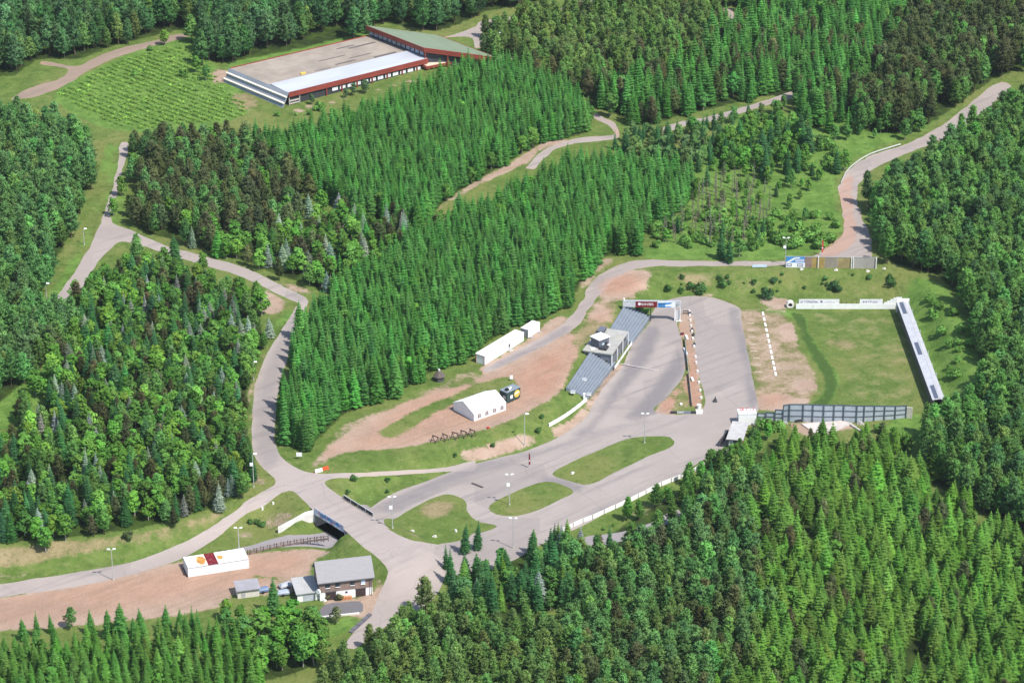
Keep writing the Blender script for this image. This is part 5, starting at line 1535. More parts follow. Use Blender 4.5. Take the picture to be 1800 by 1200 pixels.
    MB().solid([(v.x, v.y, -.8) for v in q], [(v.x, v.y, z) for v, z in zip(q, (.4, .2, .2, .5, .6))]).build('slab', plain('pale_concrete', (.50, .45, .42), .9, var=.2, scale=.3, dirt=(.3, .26, .23)), r)
    MB().bar((q[1].x + .2, q[1].y - .6, .1), (q[2].x, q[2].y - .6, .2), .9, .7).build('front_edge', plain('reddish_concrete', (.42, .33, .29), .9), r)
    a, b = at3(1490, 746), at3(1522, 765)
    d = b - a
    t = thing('concrete_edge', 'narrow grey concrete edge running down from the screen wall', 'kerb', (a.x, a.y, min(a.z, b.z)), math.atan2(d.y, d.x))
    for k in range(4):
        MB().box(k * d.length / 4, (k + 1) * d.length / 4 - .05, 0, .6, -.3, .55 - .06 * k).build('block', CONC, t)
    for (px, py, s, lb) in ((1396, 748, 1.5, 'brown rubble heap at the foot of the screen wall'), (1512, 745, 1.4, 'pale rubble heap at the right foot of the screen wall'), (1380, 744, 1.0, 'white stone heap left of the brown rubble')):
        p = at3(px, py)
        t = thing('rubble_heap', lb, 'rubble heap', p)
        for k in range(7):
            a = k * 2.4
            x, y, h = s * .9 * math.cos(a) * (k / 7), s * .6 * math.sin(a) * (k / 7), s * gm.uniform(.3, .6)
            ring = [(x + h * math.cos(j * 1.05) * gm.uniform(.7, 1.2), y + h * math.sin(j * 1.05) * gm.uniform(.7, 1.2)) for j in range(6)]
            MB().solid([(u, v, -.2) for u, v in ring], [(x + (u - x) * .5, y + (v - y) * .5, h) for u, v in ring]).build('stone', plain('brown_rubble', (.33, .25, .18), .9) if s == 1.5 else STONE, t)
    p = at3(1403, 741)
    t = thing('dark_tarp', 'dark folded tarpaulin on top of the rubble by the screen wall', 'tarpaulin', p, .2)
    MB().solid([(-1.2, -.4, 0), (1.4, -.3, 0), (1.3, .5, 0), (-1.1, .5, 0)], [(-.9, -.2, .6), (1.1, -.1, .8), (1.0, .3, .8), (-.8, .3, .5)]).build('sheet', BLACK, t)
    MB().bar((-1, -.5, .1), (1.3, -.4, .15), .15).build('weight_beam', TIMBER, t)
finish()

# ------------------------------------------------------------------ shooting range
def shooting():
    a, b = P3(1577, 549, 0), P3(1640, 722, 0)
    d = b - a
    L = d.length
    r = thing('target_shed', 'very long narrow target shed with pale roof and three dark roof panels', 'shed', (a.x, a.y, 0), math.atan2(d.y, d.x))
    D, H = 3.0, 3.4
    MB().box(0, L, 0, .18, -.4, H).build('front_wall', plain('dark_plank_wall', (.13, .12, .10), .85, var=.3, scale=2), r)
    MB().box(0, L, D - .2, D, -.4, H - .2).build('back_wall', plain('grey_plank_wall', (.35, .35, .35), .8, var=.2), r)
    n = 7
    for k in range(n):
        x0, x1 = L * k / n, L * (k + 1) / n - .05
        dark = k in (0, 3, 6)
        pn = MB().solid([(x0, -.35, H + .002), (x1, -.35, H + .002), (x1, D * .62, H + .35), (x0, D * .62, H + .35)], [(x0, -.35, H + .12), (x1, -.35, H + .12), (x1, D * .62, H + .47), (x0, D * .62, H + .47)]).build('roof_panel', PALE_ROOF, r)
        if dark:
            MB().solid([(x0 + .6, .35, H + .12 + .09), (x1 - .6, .35, H + .21), (x1 - .6, D * .5, H + .42), (x0 + .6, D * .5, H + .42)], [(x0 + .6, .35, H + .30), (x1 - .6, .35, H + .30), (x1 - .6, D * .5, H + .52), (x0 + .6, D * .5, H + .52)]).build('dark_sheet', DBLUE, pn)
        MB().solid([(x0, D * .64, H + .30), (x1, D * .64, H + .30), (x1, D + .35, H - .05), (x0, D + .35, H - .05)], [(x0, D * .64, H + .44), (x1, D * .64, H + .44), (x1, D + .35, H + .08), (x0, D + .35, H + .08)]).build('rear_roof_panel', plain('pale_rear_roof', (.42, .43, .46), .5, var=.15), r)
    for k in range(10):
        MB().box(L * k / 9.2, L * k / 9.2 + .14, D + .36, D + .5, -.4, H + .5 + .5 * (k % 2)).build('stay', plain('pale_stay', (.50, .51, .53), .6), r)
    MB().box(-.3, -.02, -.4, D + .6, -.4, H + 1.2).build('end_screen', WHITE, r)
    # white boards at the head of the range
    a, b = P3(1399, 543, 0), P3(1574, 543, 0)
    d = b - a
    L = d.length
    r = thing('white_board_wall', 'long white board wall with lettered banners at the head of the range', 'board wall', (a.x, a.y, 0), math.atan2(d.y, d.x))
    n = 12
    for k in range(n):
        MB().box(L * k / n, L * (k + 1) / n - .02, 0, .1, 0, 1.75).build('board', WHITE, r)
    for (s0, s1, nm) in ((.03, .435, 10), (.64, .87, 6)):
        bn_ = MB().box(L * s0, L * s1, .5, .58, 1.3, 3.1).build('banner', plain('white_banner', (.74, .74, .75), .6), r)
        m = MB()
        if nm == 10:
            marks(m, L * (s0 + .015), L * (s0 + .19), 1.85, 2.6, .495, nm, gm)
            m.tube((L * (s0 + .225), .495, 2.3), (L * (s0 + .225), .47, 2.3), .38, n=12)
        else:
            marks(m, L * (s0 + .03), L * (s0 + .18), 1.9, 2.5, .495, nm, gm)
        m.build('lettering', plain('faded_dark_lettering', (.16, .17, .23) if nm == 10 else (.45, .46, .50), .6), bn_)
        if nm == 10:
            m = MB()
            marks(m, L * .29, L * .40, 1.95, 2.45, .495, 7, gm)
            m.build('lettering', plain('pale_lettering', (.55, .57, .62), .6), bn_)
    for k in range(4):
        MB().box(L * (.455 + .05 * k), L * (.455 + .05 * k) + .15, .5, .6, 0, 2.6 - .2 * (k % 2)).build('stake', TIMBER, r)
    m = MB()
    for k in range(4):
        MB().box(L * (.885 + .03 * k), L * (.885 + .03 * k) + L * .028, .3, .4, .8, 2.2 + .5 * k).build('stepped_board', WHITE, r)
    MB().box(L * 1.002, L * 1.06, .3, .4, .8, 3.9).build('end_board', WHITE, r)
    # culvert mouth
    p = at3(1389, 541)
    r = thing('culvert_pipe', 'round concrete culvert mouth left of the white board wall', 'culvert', p)
    m = MB()
    for k in range(16):
        a0, a1 = k * math.pi / 8, (k + 1) * math.pi / 8
        q = [(s * math.cos(t), 0, .9 + s * math.sin(t)) for s, t in ((.65, a0), (1.15, a0), (1.15, a1), (.65, a1))]
        m.solid(q, [(x, 1.6, z) for x, _, z in q])
    m.build('pipe_ring', CONC_W, r)
    MB().tube((0, .5, .9), (0, .45, .9), .66, n=14).build('dark_mouth', BLACK, r)  # black disc stands in for the shade inside the pipe
    # firing mats
    n = 12
    grp = 'white firing mats in a dashed line'
    mat0 = None
    for k in range(n):
        t0, t1 = k / n + .012, (k + 1) / n - .022
        p, q = P3(1340.5 + 24 * t0, 547 + 115 * t0, 0), P3(1340.5 + 24 * t1, 547 + 115 * t1, 0)
        if mat0 is None:
            dd = q - p
            l = dd.length
            mat0 = thing('firing_mat', 'flat white firing mat in the dashed line across the range', 'firing mat', (p.x, p.y, hgt(p.x, p.y)), math.atan2(dd.y, dd.x), grp)
            MB().box(0, l, -.28, .28, .03, .10).build('top', WHITE, mat0)
            MB().box(-.05, l + .05, -.33, .33, -.05, .029).build('backing', plain('grey_mat_rim', (.5, .48, .45), .8), mat0)
        else:
            c = copy_tree(mat0)
            c.location = (p.x, p.y, hgt(p.x, p.y))
    # low pale planks of the shooting stands
    pl0 = None
    for k in range(8):
        px, py = 1319 + k * 1.4 + (4 if k > 4 else 0), 568 + k * 12.2
        p = P3(px, py, 0)
        if pl0 is None:
            pl0 = thing('lane_plate', 'pale worn lane plate beside the dark asphalt edge of the range', 'lane plate', (p.x, p.y, hgt(p.x, p.y)), -.03, 'worn lane plates along the range')
            MB().solid([(-1.2, -.5, -.05), (1.2, -.5, -.05), (1.2, .5, -.05), (-1.2, .5, -.05)], [(-1.0, -.4, .05), (1.0, -.4, .05), (1.0, .4, .05), (-1.0, .4, .05)]).build('plate', plain('sandy_plate', (.36, .29, .22), .9), pl0)
        else:
            c = copy_tree(pl0)
            c.location = (p.x, p.y, hgt(p.x, p.y))
    # board fence on the road above, with its banner
    a, b = P3(1381, 470, hgt(*at(1381, 470))), at3(1541, 472)
    d = b - a
    L = d.length
    r = thing('board_fence', 'weathered grey board fence above the range with a blue banner', 'fence', (a.x, a.y, min(a.z, b.z)), math.atan2(d.y, d.x))
    H = 3.7
    n = 7
    cols = [plain('grey_boards_a', (.34, .31, .27), .85, var=.15, stretch=(1, 1, .3)), plain('brown_boards', (.33, .24, .17), .85, var=.2, stretch=(1, 1, .3)), plain('ochre_boards', (.36, .26, .09), .85, var=.25, scale=.5), SIGNGREY, plain('ochre_grey_boards', (.34, .27, .13), .85, var=.25, scale=.4), plain('grey_boards_b', (.36, .34, .31), .85, var=.12), plain('grey_boards_c', (.33, .31, .28), .85, var=.12)]
    for k in range(n):
        MB().box(L * k / n, L * (k + 1) / n - .02, 0, .12, -.3, H).build('boarding', cols[k], r)
    MB().box(-.1, L + .1, -.06, .16, H + .002, H + .16).build('capping', plain('grey_capping', (.36, .35, .35), .8), r)
    for x in (.35, .715, .735, .985):
        MB().box(L * x, L * x + .3, -.35, -.065, -.3, H + .2).build('post', CONC_W, r)
    bn_ = MB().box(.05, L * .205, -.16, -.002, 0.1, H + .1).build('banner', BLUE, r)
    m = MB().box(.05, L * .21, -.20, -.161, .1, 1.75)
    m.solid([(.1, -.2, 1.9), (1.0, -.2, 1.8), (3.4, -.2, 3.3), (2.6, -.2, 3.5)], [(.1, -.165, 1.9), (1.0, -.165, 1.8), (3.4, -.165, 3.3), (2.6, -.165, 3.5)])
    m.box(2.6, 4.4, -.2, -.162, 3.2, 3.55)
    m.build('white_print', WHITE, bn_)
    m = MB()
    for s in ((.25, 1.9), (L * .125, L * .19)):
        m.box(s[0], s[1], -.23, -.201, 1.15, 1.45)
        m.box(s[0], s[1], -.23, -.201, .45, .75)
        m.box(s[0], s[0] + .25, -.23, -.202, .75, 1.15)
        m.box(s[1] - .25, s[1], -.23, -.202, .75, 1.15)
    m.build('lettering', plain('slate_blue_print', (.20, .23, .36), .6), bn_)
    MB().box(L * .10, L * .2, -.19, -.162, 2.0, 3.0).build('faded_print', plain('pale_violet_print', (.45, .50, .68), .6), bn_)
    p = at3(1335, 471)
    t = thing('low_sign', 'low pale blue sign board lying at the verge of the level gravel road', 'sign', p, .02)
    MB().box(-2.3, 2.3, 0, .1, .25, 1.15).build('board', PBLUE, t)
    m = MB()
    marks(m, -.9, 1.2, .5, .95, -.003, 5, gm)
    m.build('lettering', WHITE, t)
    for x in (-2, 1.9):
        MB().box(x, x + .12, .1, .2, -.3, 1.2).build('leg', TIMBER, t)
    # guard rail on the outside of the bend
    pts = [(1478, 324), (1492, 299), (1530, 273), (1560, 263), (1583, 256)]
    P = [at3(*q) for q in pts]
    P = [Vector((x, y, hgt(x, y))) for x, y in spline([(p.x, p.y) for p in P], 3.0, False)]
    o = P[0].copy()
    r = thing('guard_rail', 'pale guard rail around the bend of the climbing gravel road', 'guard rail', o)
    for k, (p, q) in enumerate(zip(P, P[1:])):
        MB().bar(p - o + Vector((0, 0, .6)), q - o + Vector((0, 0, .6)), .08, .45).build('rail', plain('pale_green_rail', (.55, .60, .55), .5), r)
        MB().box(p.x - o.x - .06, p.x - o.x + .06, p.y - o.y + .06, p.y - o.y + .16, p.z - o.z - .3, p.z - o.z + .8).build('post', STEEL, r)
shooting()

# painted finish line across the upper straight
a, b = P3(1090, 641, 0), P3(1158, 651, 0)
o = MB().bar((a.x, a.y, hgt(a.x, a.y) + .03), (b.x, b.y, hgt(b.x, b.y) + .03), .45, .012).build('finish_line', plain('worn_white_line', (.47, .42, .41), .8, var=.2))
o['kind'] = 'structure'

# ------------------------------------------------------------------ median of the track
def median():
    a, b = P3(1203, 598, 0), P3(1216, 716, 0)
    d = b - a
    L = d.length
    r = thing('median_fence', 'low dark board fence along the gravel median of the track', 'fence', (a.x, a.y, 0), math.atan2(d.y, d.x))
    k = 0
    x = 0.0
    while x < L - 2:
        if abs(x - L * .48) > 1.6:
            MB().box(x, x + 2.3, -.06, .06, .15, 1.0).build('board', plain('dark_green_board', (.05, .065, .05), .8, var=.2), r)
        MB().box(x - .07, x + .07, .08, .2, -.2, 1.1).build('post', plain('pale_fence_post', (.55, .55, .54), .7), r)
        x += 2.4
    grp = 'white blocks along the median edge'
    proto = None
    for k in range(13):
        t = (0, .045, .10, .16, .22, .30, .385, .50, .565, .66, .78, .87, .95)[k]
        px, py = 1211.5 + (1233.5 - 1211.5) * t, 548 + 160 * t
        p = P3(px, py, 0)
        if proto is None:
            proto = thing('track_block', 'small white marker block on the right edge of the gravel median', 'marker block', (p.x, p.y, hgt(p.x, p.y)), 1.3, grp)
            MB().box(-.42, .42, -.22, .22, 0, .5).build('block', WHITE, proto)
            MB().box(-.44, .44, -.24, .24, .501, .55).build('cap', plain('offwhite_cap', (.7, .7, .68), .6), proto)
        else:
            c = copy_tree(proto)
            c.location = (p.x, p.y, hgt(p.x, p.y))
            c.rotation_euler.z = 1.3 + gm.normal(0, .12)
    proto = None
    for k, (px, py) in enumerate(((1213, 553), (1217, 581), (1219, 590), (1221, 607))):
        p = P3(px, py, 0)
        if proto is None:
            proto = thing('dark_marker', 'dark leaning marker stand between the white blocks of the median', 'marker stand', (p.x, p.y, hgt(p.x, p.y)), 1.0, 'dark marker stands on the median edge')
            MB().solid([(-.5, -.25, 0), (.5, -.25, 0), (.5, .25, 0), (-.5, .25, 0)], [(-.3, .05, .95), (.3, .05, .95), (.3, .2, .95), (-.3, .2, .95)]).build('board', CHAR, proto)
            MB().bar((0, .2, .8), (0, .8, 0), .1).build('leg', TIMBER, proto)
        else:
            c = copy_tree(proto)
            c.location = (p.x, p.y, hgt(p.x, p.y))
    for (px, py, l, lb) in ((1207, 594, 2.6, 'upper white trough on the gravel median'), (1205, 619, 4.5, 'grey-white trough beside the dark median fence'), (1217, 668, 2.2, 'lower white trough near the gap in the median fence')):
        p = P3(px, py, 0)
        t = thing('white_trough', lb, 'trough', p, R(-82))
        MB().box(-l / 2, l / 2, -.3, .3, .1, .55).build('body', WHITE if l < 4 else plain('bluish_white', (.6, .63, .68), .5), t)
        for x in (-l / 2 + .2, l / 2 - .35):
            MB().box(x, x + .15, -.28, .28, -.1, .099).build('foot', CHAR, t)
    a, b = P3(1178, 727, 0), P3(1226, 727, 0)
    d = b - a
    L = d.length
    r = thing('low_barrier', 'low dark and grey board barrier closing the lower end of the median', 'barrier', (a.x, a.y, 0), math.atan2(d.y, d.x))
    for k in range(4):
        MB().box(L * k / 4, L * (k + 1) / 4 - .05, -.05, .05, .1, .85).build('board', (CHAR, STEEL, plain('slate_board', (.20, .22, .28), .6), CHAR)[k], r)
        MB().box(L * k / 4, L * k / 4 + .12, .07, .19, -.2, .95).build('post', STEEL, r)
    p = P3(1228.5, 717, 0)
    t = thing('white_drum', 'upright white drum on the lower corner of the median', 'drum', p)
    MB().tube((0, 0, 0), (0, 0, 1.05), .62, n=16).build('shell', WHITE, t)
    MB().tube((0, 0, 1.052), (0, 0, 1.12), .66, n=16).build('lid', WHITE, t)
    p = P3(1229, 726, 0)
    t = thing('white_block', 'large white block in front of the white drum', 'block', p, .05)
    MB().box(-.95, .95, -.5, .5, 0, .9).build('block', WHITE, t)
    MB().box(-1.0, 1.0, -.55, .55, .902, .98).build('cap', WHITE, t)
    p = P3(1197, 712, 0)
    t = thing('round_marker', 'round white marker on the grass at the lower end of the median', 'marker', p)
    for z0, z1, r0, r1 in ((0, .25, .25, .42), (.252, .5, .42, .42), (.502, .72, .42, .2)):
        MB().tube((0, 0, z0), (0, 0, z1), r0, r1, n=14).build('shell', WHITE, t)
    p = P3(1199, 588, 0)
    t = thing('dark_red_crate', 'dark red crate on the gravel median below the gantry', 'crate', p, .4)
    MB().box(-.5, .5, -.35, .35, 0, .55).build('body', DRED, t)
    MB().box(-.4, .4, -.25, .25, .552, .62).build('load', CHAR, t)
    r = thing('median_gate', 'dark timber gate across the upper end of the median', 'gate', P3(1201, 552, 0), 0)
    l = 1.7
    MB().box(0, l, 0, .08, .9, 1.2).build('rail', TIMBER, r)
    MB().box(0, l, 0, .08, .2, .5).build('rail', TIMBER, r)
    for x in (0, l):
        MB().box(x - .06, x + .06, -.1, -.01, -.2, 1.3).build('post', TIMBER, r)
    r = thing('white_sill', 'white sill board under the right leg of the gantry', 'board', P3(1188, 565, 0), 0)
    MB().box(0, 1.8, 0, .3, .02, .32).build('board', WHITE, r)
    MB().box(0, 1.8, .302, .42, .0, .4).build('backing', TIMBER, r)
median()

# ------------------------------------------------------------------ small things on the terrace, the lot and the track
def lamp(base, top, label, arms=2, box=False, kind='lamp post', col=None, grp=None):
    p = at3(*base)
    s = scale_at(*base)
    th = PITCH - math.atan((600 - base[1]) / FPX)
    h = (base[1] - top[1]) / s / math.cos(th)
    t = thing('street_lamp', label, kind, p, gm.uniform(-.1, .1), grp)
    MB().tube((0, 0, -.3), (0, 0, h), .13, .075, n=8).build('pole', col or STEEL, t)
    MB().tube((0, 0, -.1), (0, 0, .35), .26, .22, n=8).build('foot', CONC, t)
    if arms == 2:
        MB().bar((-.62, 0, h + .03), (.62, 0, h + .03), .09).build('arm', STEEL, t)
        for s_ in (-1, 1):
            MB().solid([(s_ * .32, -.24, h + .08), (s_ * 1.15, -.2, h + .22), (s_ * 1.15, .2, h + .22), (s_ * .32, .24, h + .08)][::s_], [(s_ * .4, -.2, h + .34), (s_ * 1.1, -.15, h + .4), (s_ * 1.1, .15, h + .4), (s_ * .4, .2, h + .34)][::s_]).build('lamp_head', LAMPW, t)
    else:
        MB().bar((0, 0, h + .02), (.55, -.05, h + .16), .08).build('arm', STEEL, t)
        MB().solid([(.2, -.3, h + .18), (1.2, -.26, h + .22), (1.2, .26, h + .22), (.2, .3, h + .18)], [(.28, -.2, h + .46), (1.1, -.15, h + .42), (1.1, .15, h + .42), (.28, .2, h + .46)]).build('lamp_head', LAMPW, t)
    if box:
        MB().box(-.8, .1, -.24, -.1, h - 3.4, h - 2.4).build('loudspeaker_box', WHITE, t)
lamp((922, 783), (922, 729), 'single-headed lamp post on the bank between marquee and track', 1)
lamp((1133, 778), (1133, 728), 'twin-headed lamp post on the large grass island', 2)
lamp((895.5, 887), (895.5, 835), 'twin-headed lamp post with white box on the small grass island', 2, True)
lamp((690, 928), (689, 875), 'twin-headed lamp post with white box by the bridge on the grass triangle', 2, True)
lamp((902, 963), (902, 912), 'twin-headed lamp post rising behind the slim dark spruces', 2)
lamp((199, 1019), (199, 967), 'twin-headed lamp post on the gravel lot left of the containers', 2)
lamp((421, 981), (421, 929), 'twin-headed lamp post behind the white containers', 2)
lamp((1380, 466), (1381, 420), 'pale lamp post at the left end of the weathered board fence', 2, True)
lamp((82.5, 531), (82.5, 500), 'slim pale lamp post at the lower end of the far left road', 1, kind='lamp post')
lamp((148, 430), (148, 404), 'slim pale lamp post halfway up the far left road', 1)
lamp((446, 668), (446, 638), 'slim lamp post on the verge of the climbing road, upper one', 1)
lamp((446, 856), (446, 800), 'slim lamp post on the verge near the road fork', 1, True)
lamp((876, 92), (875, 60), 'white lamp post at the right end of the hall', 1)
def flag(base, top, label, mat):
    p = at3(*base)
    h = (base[1] - top[1]) / scale_at(*base) / .92
    t = thing('feather_flag', label, 'flag', p, .1)
    MB().tube((0, 0, 0), (0, 0, h), .05, .03, n=6).build('pole', STEEL, t)
    MB().solid([(.05, -.02, h * .18), (.55, -.02, h * .25), (.55, .02, h * .25), (.05, .02, h * .18)], [(.05, -.02, h * .99), (.40, -.02, h * .9), (.40, .02, h * .9), (.05, .02, h * .99)]).build('cloth', mat, t)
    MB().box(.10, .42, -.03, -.021, h * .42, h * .5).build('print', WHITE, t)
flag((1444, 449), (1443, 421), 'red feather flag behind the weathered board fence', RED)
flag((929, 822), (928, 794), 'dark red feather flag on the track below the terrace bank', DRED)
# trestles
grp = 'dark timber trestles along the terrace edge'
tr0 = None
for k, (px, py) in enumerate(((764, 777), (781, 774), (799, 771), (814, 768), (829, 766))):
    p = at3(px, py)
    if tr0 is None:
        tr0 = thing('timber_trestle', 'dark timber trestle in the row along the terrace edge', 'trestle', p, R(-35), grp)
        MB().bar((-1.1, .3, 1.75), (1.1, .3, 1.75), .16, .30).build('top_rail', TIMBER, tr0)
        MB().bar((-1.0, -.35, .75), (1.0, -.35, .75), .3, .10).build('seat_plank', TIMBER, tr0)
        for x in (-.85, .85):
            MB().bar((x, -.75, 0), (x, .32, 1.7), .16).build('leg', TIMBER, tr0)
            MB().bar((x, .9, 0), (x, .28, 1.7), .16).build('leg', TIMBER, tr0)
    else:
        c = copy_tree(tr0)
        c.location = p
        c.rotation_euler.z = R(-35) + gm.normal(0, .25)
# lot fence
def lot_fence():
    a, b = at3(436, 974), at3(577, 948)
    n = 12
    P = [at3(436 + 141 * k / n, 974 - 26 * k / n - 3.0 * math.sin(math.pi * k / n)) for k in range(n + 1)]
    o = P[0].copy()
    r = thing('timber_fence', 'dark timber post-and-rail fence running from containers to bridge', 'fence', o)
    for k in range(n + 1):
        p = P[k] - o
        for dx in ((-.12, .55) if k < n else (0,)):
            MB().box(p.x + dx - .11, p.x + dx + .11, p.y - .12, p.y + .12, p.z - .4, p.z + 1.45).build('post', TIMBER, r)
        if k < n:
            q = P[k + 1] - o
            MB().bar(p + Vector((0, -.16, .35)), q + Vector((0, -.16, .35)), .12, .5).build('rail', plain('grey_brown_rail', (.21, .16, .145), .85, var=.2), r)
            MB().bar(p + Vector((0, -.16, 1.15)), q + Vector((0, -.16, 1.15)), .1, .18).build('rail', plain('grey_brown_rail', (.21, .16, .145)), r)
lot_fence()
def small(name, label, cat, px, py, rz, parts):
    p = at3(px, py)
    t = thing(name, label, cat, p, rz)
    for nm, mb, mt in parts:
        mb.build(nm, mt, t)
    return t
small('white_traffic_barrier', 'white half of the plastic barrier closing the terrace road', 'barrier', 560, 829, .5, [('body', MB().solid([(-1.1, -.3, 0), (1.1, -.3, 0), (1.1, .3, 0), (-1.1, .3, 0)], [(-1.1, -.12, .95), (1.1, -.12, .95), (1.1, .12, .95), (-1.1, .12, .95)]), WHITE), ('foot', MB().box(-1.2, -1.12, -.4, .4, 0, .2), RED)])
small('red_traffic_barrier', 'red half of the plastic barrier closing the terrace road', 'barrier', 572, 825, .5, [('body', MB().solid([(-.9, -.3, 0), (.9, -.3, 0), (.9, .3, 0), (-.9, .3, 0)], [(-.9, -.12, .95), (.9, -.12, .95), (.9, .12, .95), (-.9, .12, .95)]), plain('orange_red_plastic', (.55, .09, .03), .5)), ('foot', MB().box(.92, 1.0, -.4, .4, 0, .2), ORANGE)])
small('white_notice_board', 'white notice board under the spruces at the road fork', 'notice board', 526, 807, -.05, [('board', MB().box(-.8, .8, 0, .08, .9, 2.1), WHITE), ('leg', MB().box(-.6, -.48, .09, .2, -.2, 2.0), TIMBER), ('leg', MB().box(.48, .6, .09, .2, -.2, 2.0), TIMBER)])
small('white_marker_board', 'narrow white sign standing on the grass behind the green kiosk', 'sign', 899, 669, .1, [('board', MB().box(-.45, .45, 0, .06, .5, 1.75), WHITE), ('leg', MB().box(-.05, .05, .07, .16, -.2, 1.6), STEEL)])
small('red_bucket', 'small red bucket on the gravel below the marquee', 'bucket', 858, 753, 0, [('body', MB().tube((0, 0, 0), (0, 0, .45), .28, .36, n=12), RED), ('rim', MB().tube((0, 0, .452), (0, 0, .5), .4, .4, n=12), RED)])
small('dark_plank', 'dark plank lying alone on the pale track', 'plank', 839, 853, R(-40), [('plank', MB().box(-2.0, 2.0, -.28, .28, .02, .22), plain('dark_wet_plank', (.085, .07, .075), .8)), ('batten', MB().box(-1.4, -1.2, -.25, .25, .222, .28), TIMBER)])
small('folding_stand', 'small dark folding stand alone on the right lane of the track', 'folding stand', 1257, 706, .2, [('panel', MB().solid([(-.65, -.45, 0), (.65, -.45, 0), (.65, -.38, 0), (-.65, -.38, 0)], [(-.3, -.05, 1.15), (.3, -.05, 1.15), (.3, .0, 1.15), (-.3, .0, 1.15)]), CHAR), ('panel', MB().solid([(-.65, .38, 0), (.65, .38, 0), (.65, .45, 0), (-.65, .45, 0)], [(-.3, .02, 1.15), (.3, .02, 1.15), (.3, .07, 1.15), (-.3, .07, 1.15)]), CHAR), ('mast', MB().tube((0, .01, 1.0), (0, .01, 1.75), .13, .1, n=8), BLACK)])
# white boundary board below the stand
a, b = at3(965, 749), at3(1031, 706)
P = [at3(965 + 66 * t, 750 - 45 * t + 3 * math.sin(t * 3.14)) for t in np.linspace(0, 1, 9)]
r = thing('white_boundary_wall', 'low white board wall at the grass corner below the lower stand', 'wall', P[0])
for p, q in zip(P, P[1:]):
    o = P[0]
    MB().bar(p - o + Vector((0, 0, .55)), q - o + Vector((0, 0, .55)), .14, 1.2).build('board', WHITE, r)
    MB().box(p.x - o.x - .08, p.x - o.x + .08, p.y - o.y + .1, p.y - o.y + .25, p.z - o.z - .3, p.z - o.z + 1.25).build('post', WHITE, r)
small('white_post', 'single white post at the upper end of the white board wall below the stand', 'post', 1027, 703, 0, [('shaft', MB().box(-.3, .3, -.3, .3, 0, 2.0), WHITE), ('cap', MB().box(-.36, .36, -.36, .36, 2.002, 2.12), WHITE)])
for px, py, lb in ((801, 933, 'white stone beside the loop bend on the grass triangle'), (726, 934, 'white stone lying in the lower left of the grass triangle'), (1006, 832, 'white stone on the left end of the large grass island'), (765, 943, 'pinkish stone near the lower edge of the grass triangle'), (461, 893, 'pale boulder on the grass knoll above the bridge'), (480, 885, 'larger pale boulder on the grass knoll above the bridge'),
                   (1408, 474, 'white boulder under the left half of the weathered board fence'), (1470, 475, 'grey boulder under the middle of the weathered board fence'), (1555, 473, 'long grey stone right of the weathered board fence'), (1525, 477, 'pale boulder below the right end of the board fence')):
    p = at3(px, py)
    t = thing('boulder', lb, 'boulder', p, gm.uniform(0, 6))
    for k, s in enumerate((.62, .38)):
        x = .55 * k
        ring = [(x + s * math.cos(j * .9) * gm.uniform(.75, 1.2), s * .8 * math.sin(j * .9) * gm.uniform(.75, 1.2)) for j in range(7)]
        MB().solid([(u, v, -.2) for u, v in ring], [(x + (u - x) * .6, v * .6, s * .75) for u, v in ring]).build('stone', plain('pale_boulder', (.62, .59, .55), .9, var=.15), t)
# ------------------------------------------------------------------ trees
def crown_mat():
    m, nt, b = nodes_of('foliage')
    a = nt.nodes.new('ShaderNodeAttribute')
    a.attribute_type = 'INSTANCER'
    a.attribute_name = 'tint'
    v = nt.nodes.new('ShaderNodeAttribute')
    v.attribute_name = 'vary'
    k = smap(nt, v.outputs['Fac'], 0, 1, .86, 1.46)
    vm = nt.nodes.new('ShaderNodeVectorMath')
    vm.operation = 'SCALE'
    nt.links.new(a.outputs['Color'], vm.inputs[0])
    nt.links.new(k, vm.inputs['Scale'])
    nt.nodes.remove(b)
    d = nt.nodes.new('ShaderNodeBsdfDiffuse')
    t = nt.nodes.new('ShaderNodeBsdfTranslucent')
    mx = nt.nodes.new('ShaderNodeMixShader')
    mx.inputs[0].default_value = .36
    nt.links.new(vm.outputs[0], d.inputs[0])
    nt.links.new(vm.outputs[0], t.inputs[0])
    nt.links.new(d.outputs[0], mx.inputs[1])
    nt.links.new(t.outputs[0], mx.inputs[2])
    nt.links.new(mx.outputs[0], [n for n in nt.nodes if n.type == 'OUTPUT_MATERIAL'][0].inputs[0])
    return m
FOL = crown_mat()
BARK = {'spruce': plain('spruce_bark', (.11, .075, .05), .9, var=.3), 'pine': plain('pine_bark', (.13, .10, .07), .9, var=.3),
        'broadleaf': plain('pale_bark', (.36, .33, .29), .9, var=.4, scale=3), 'dead': plain('grey_bark', (.20, .165, .13), .9, var=.3)}

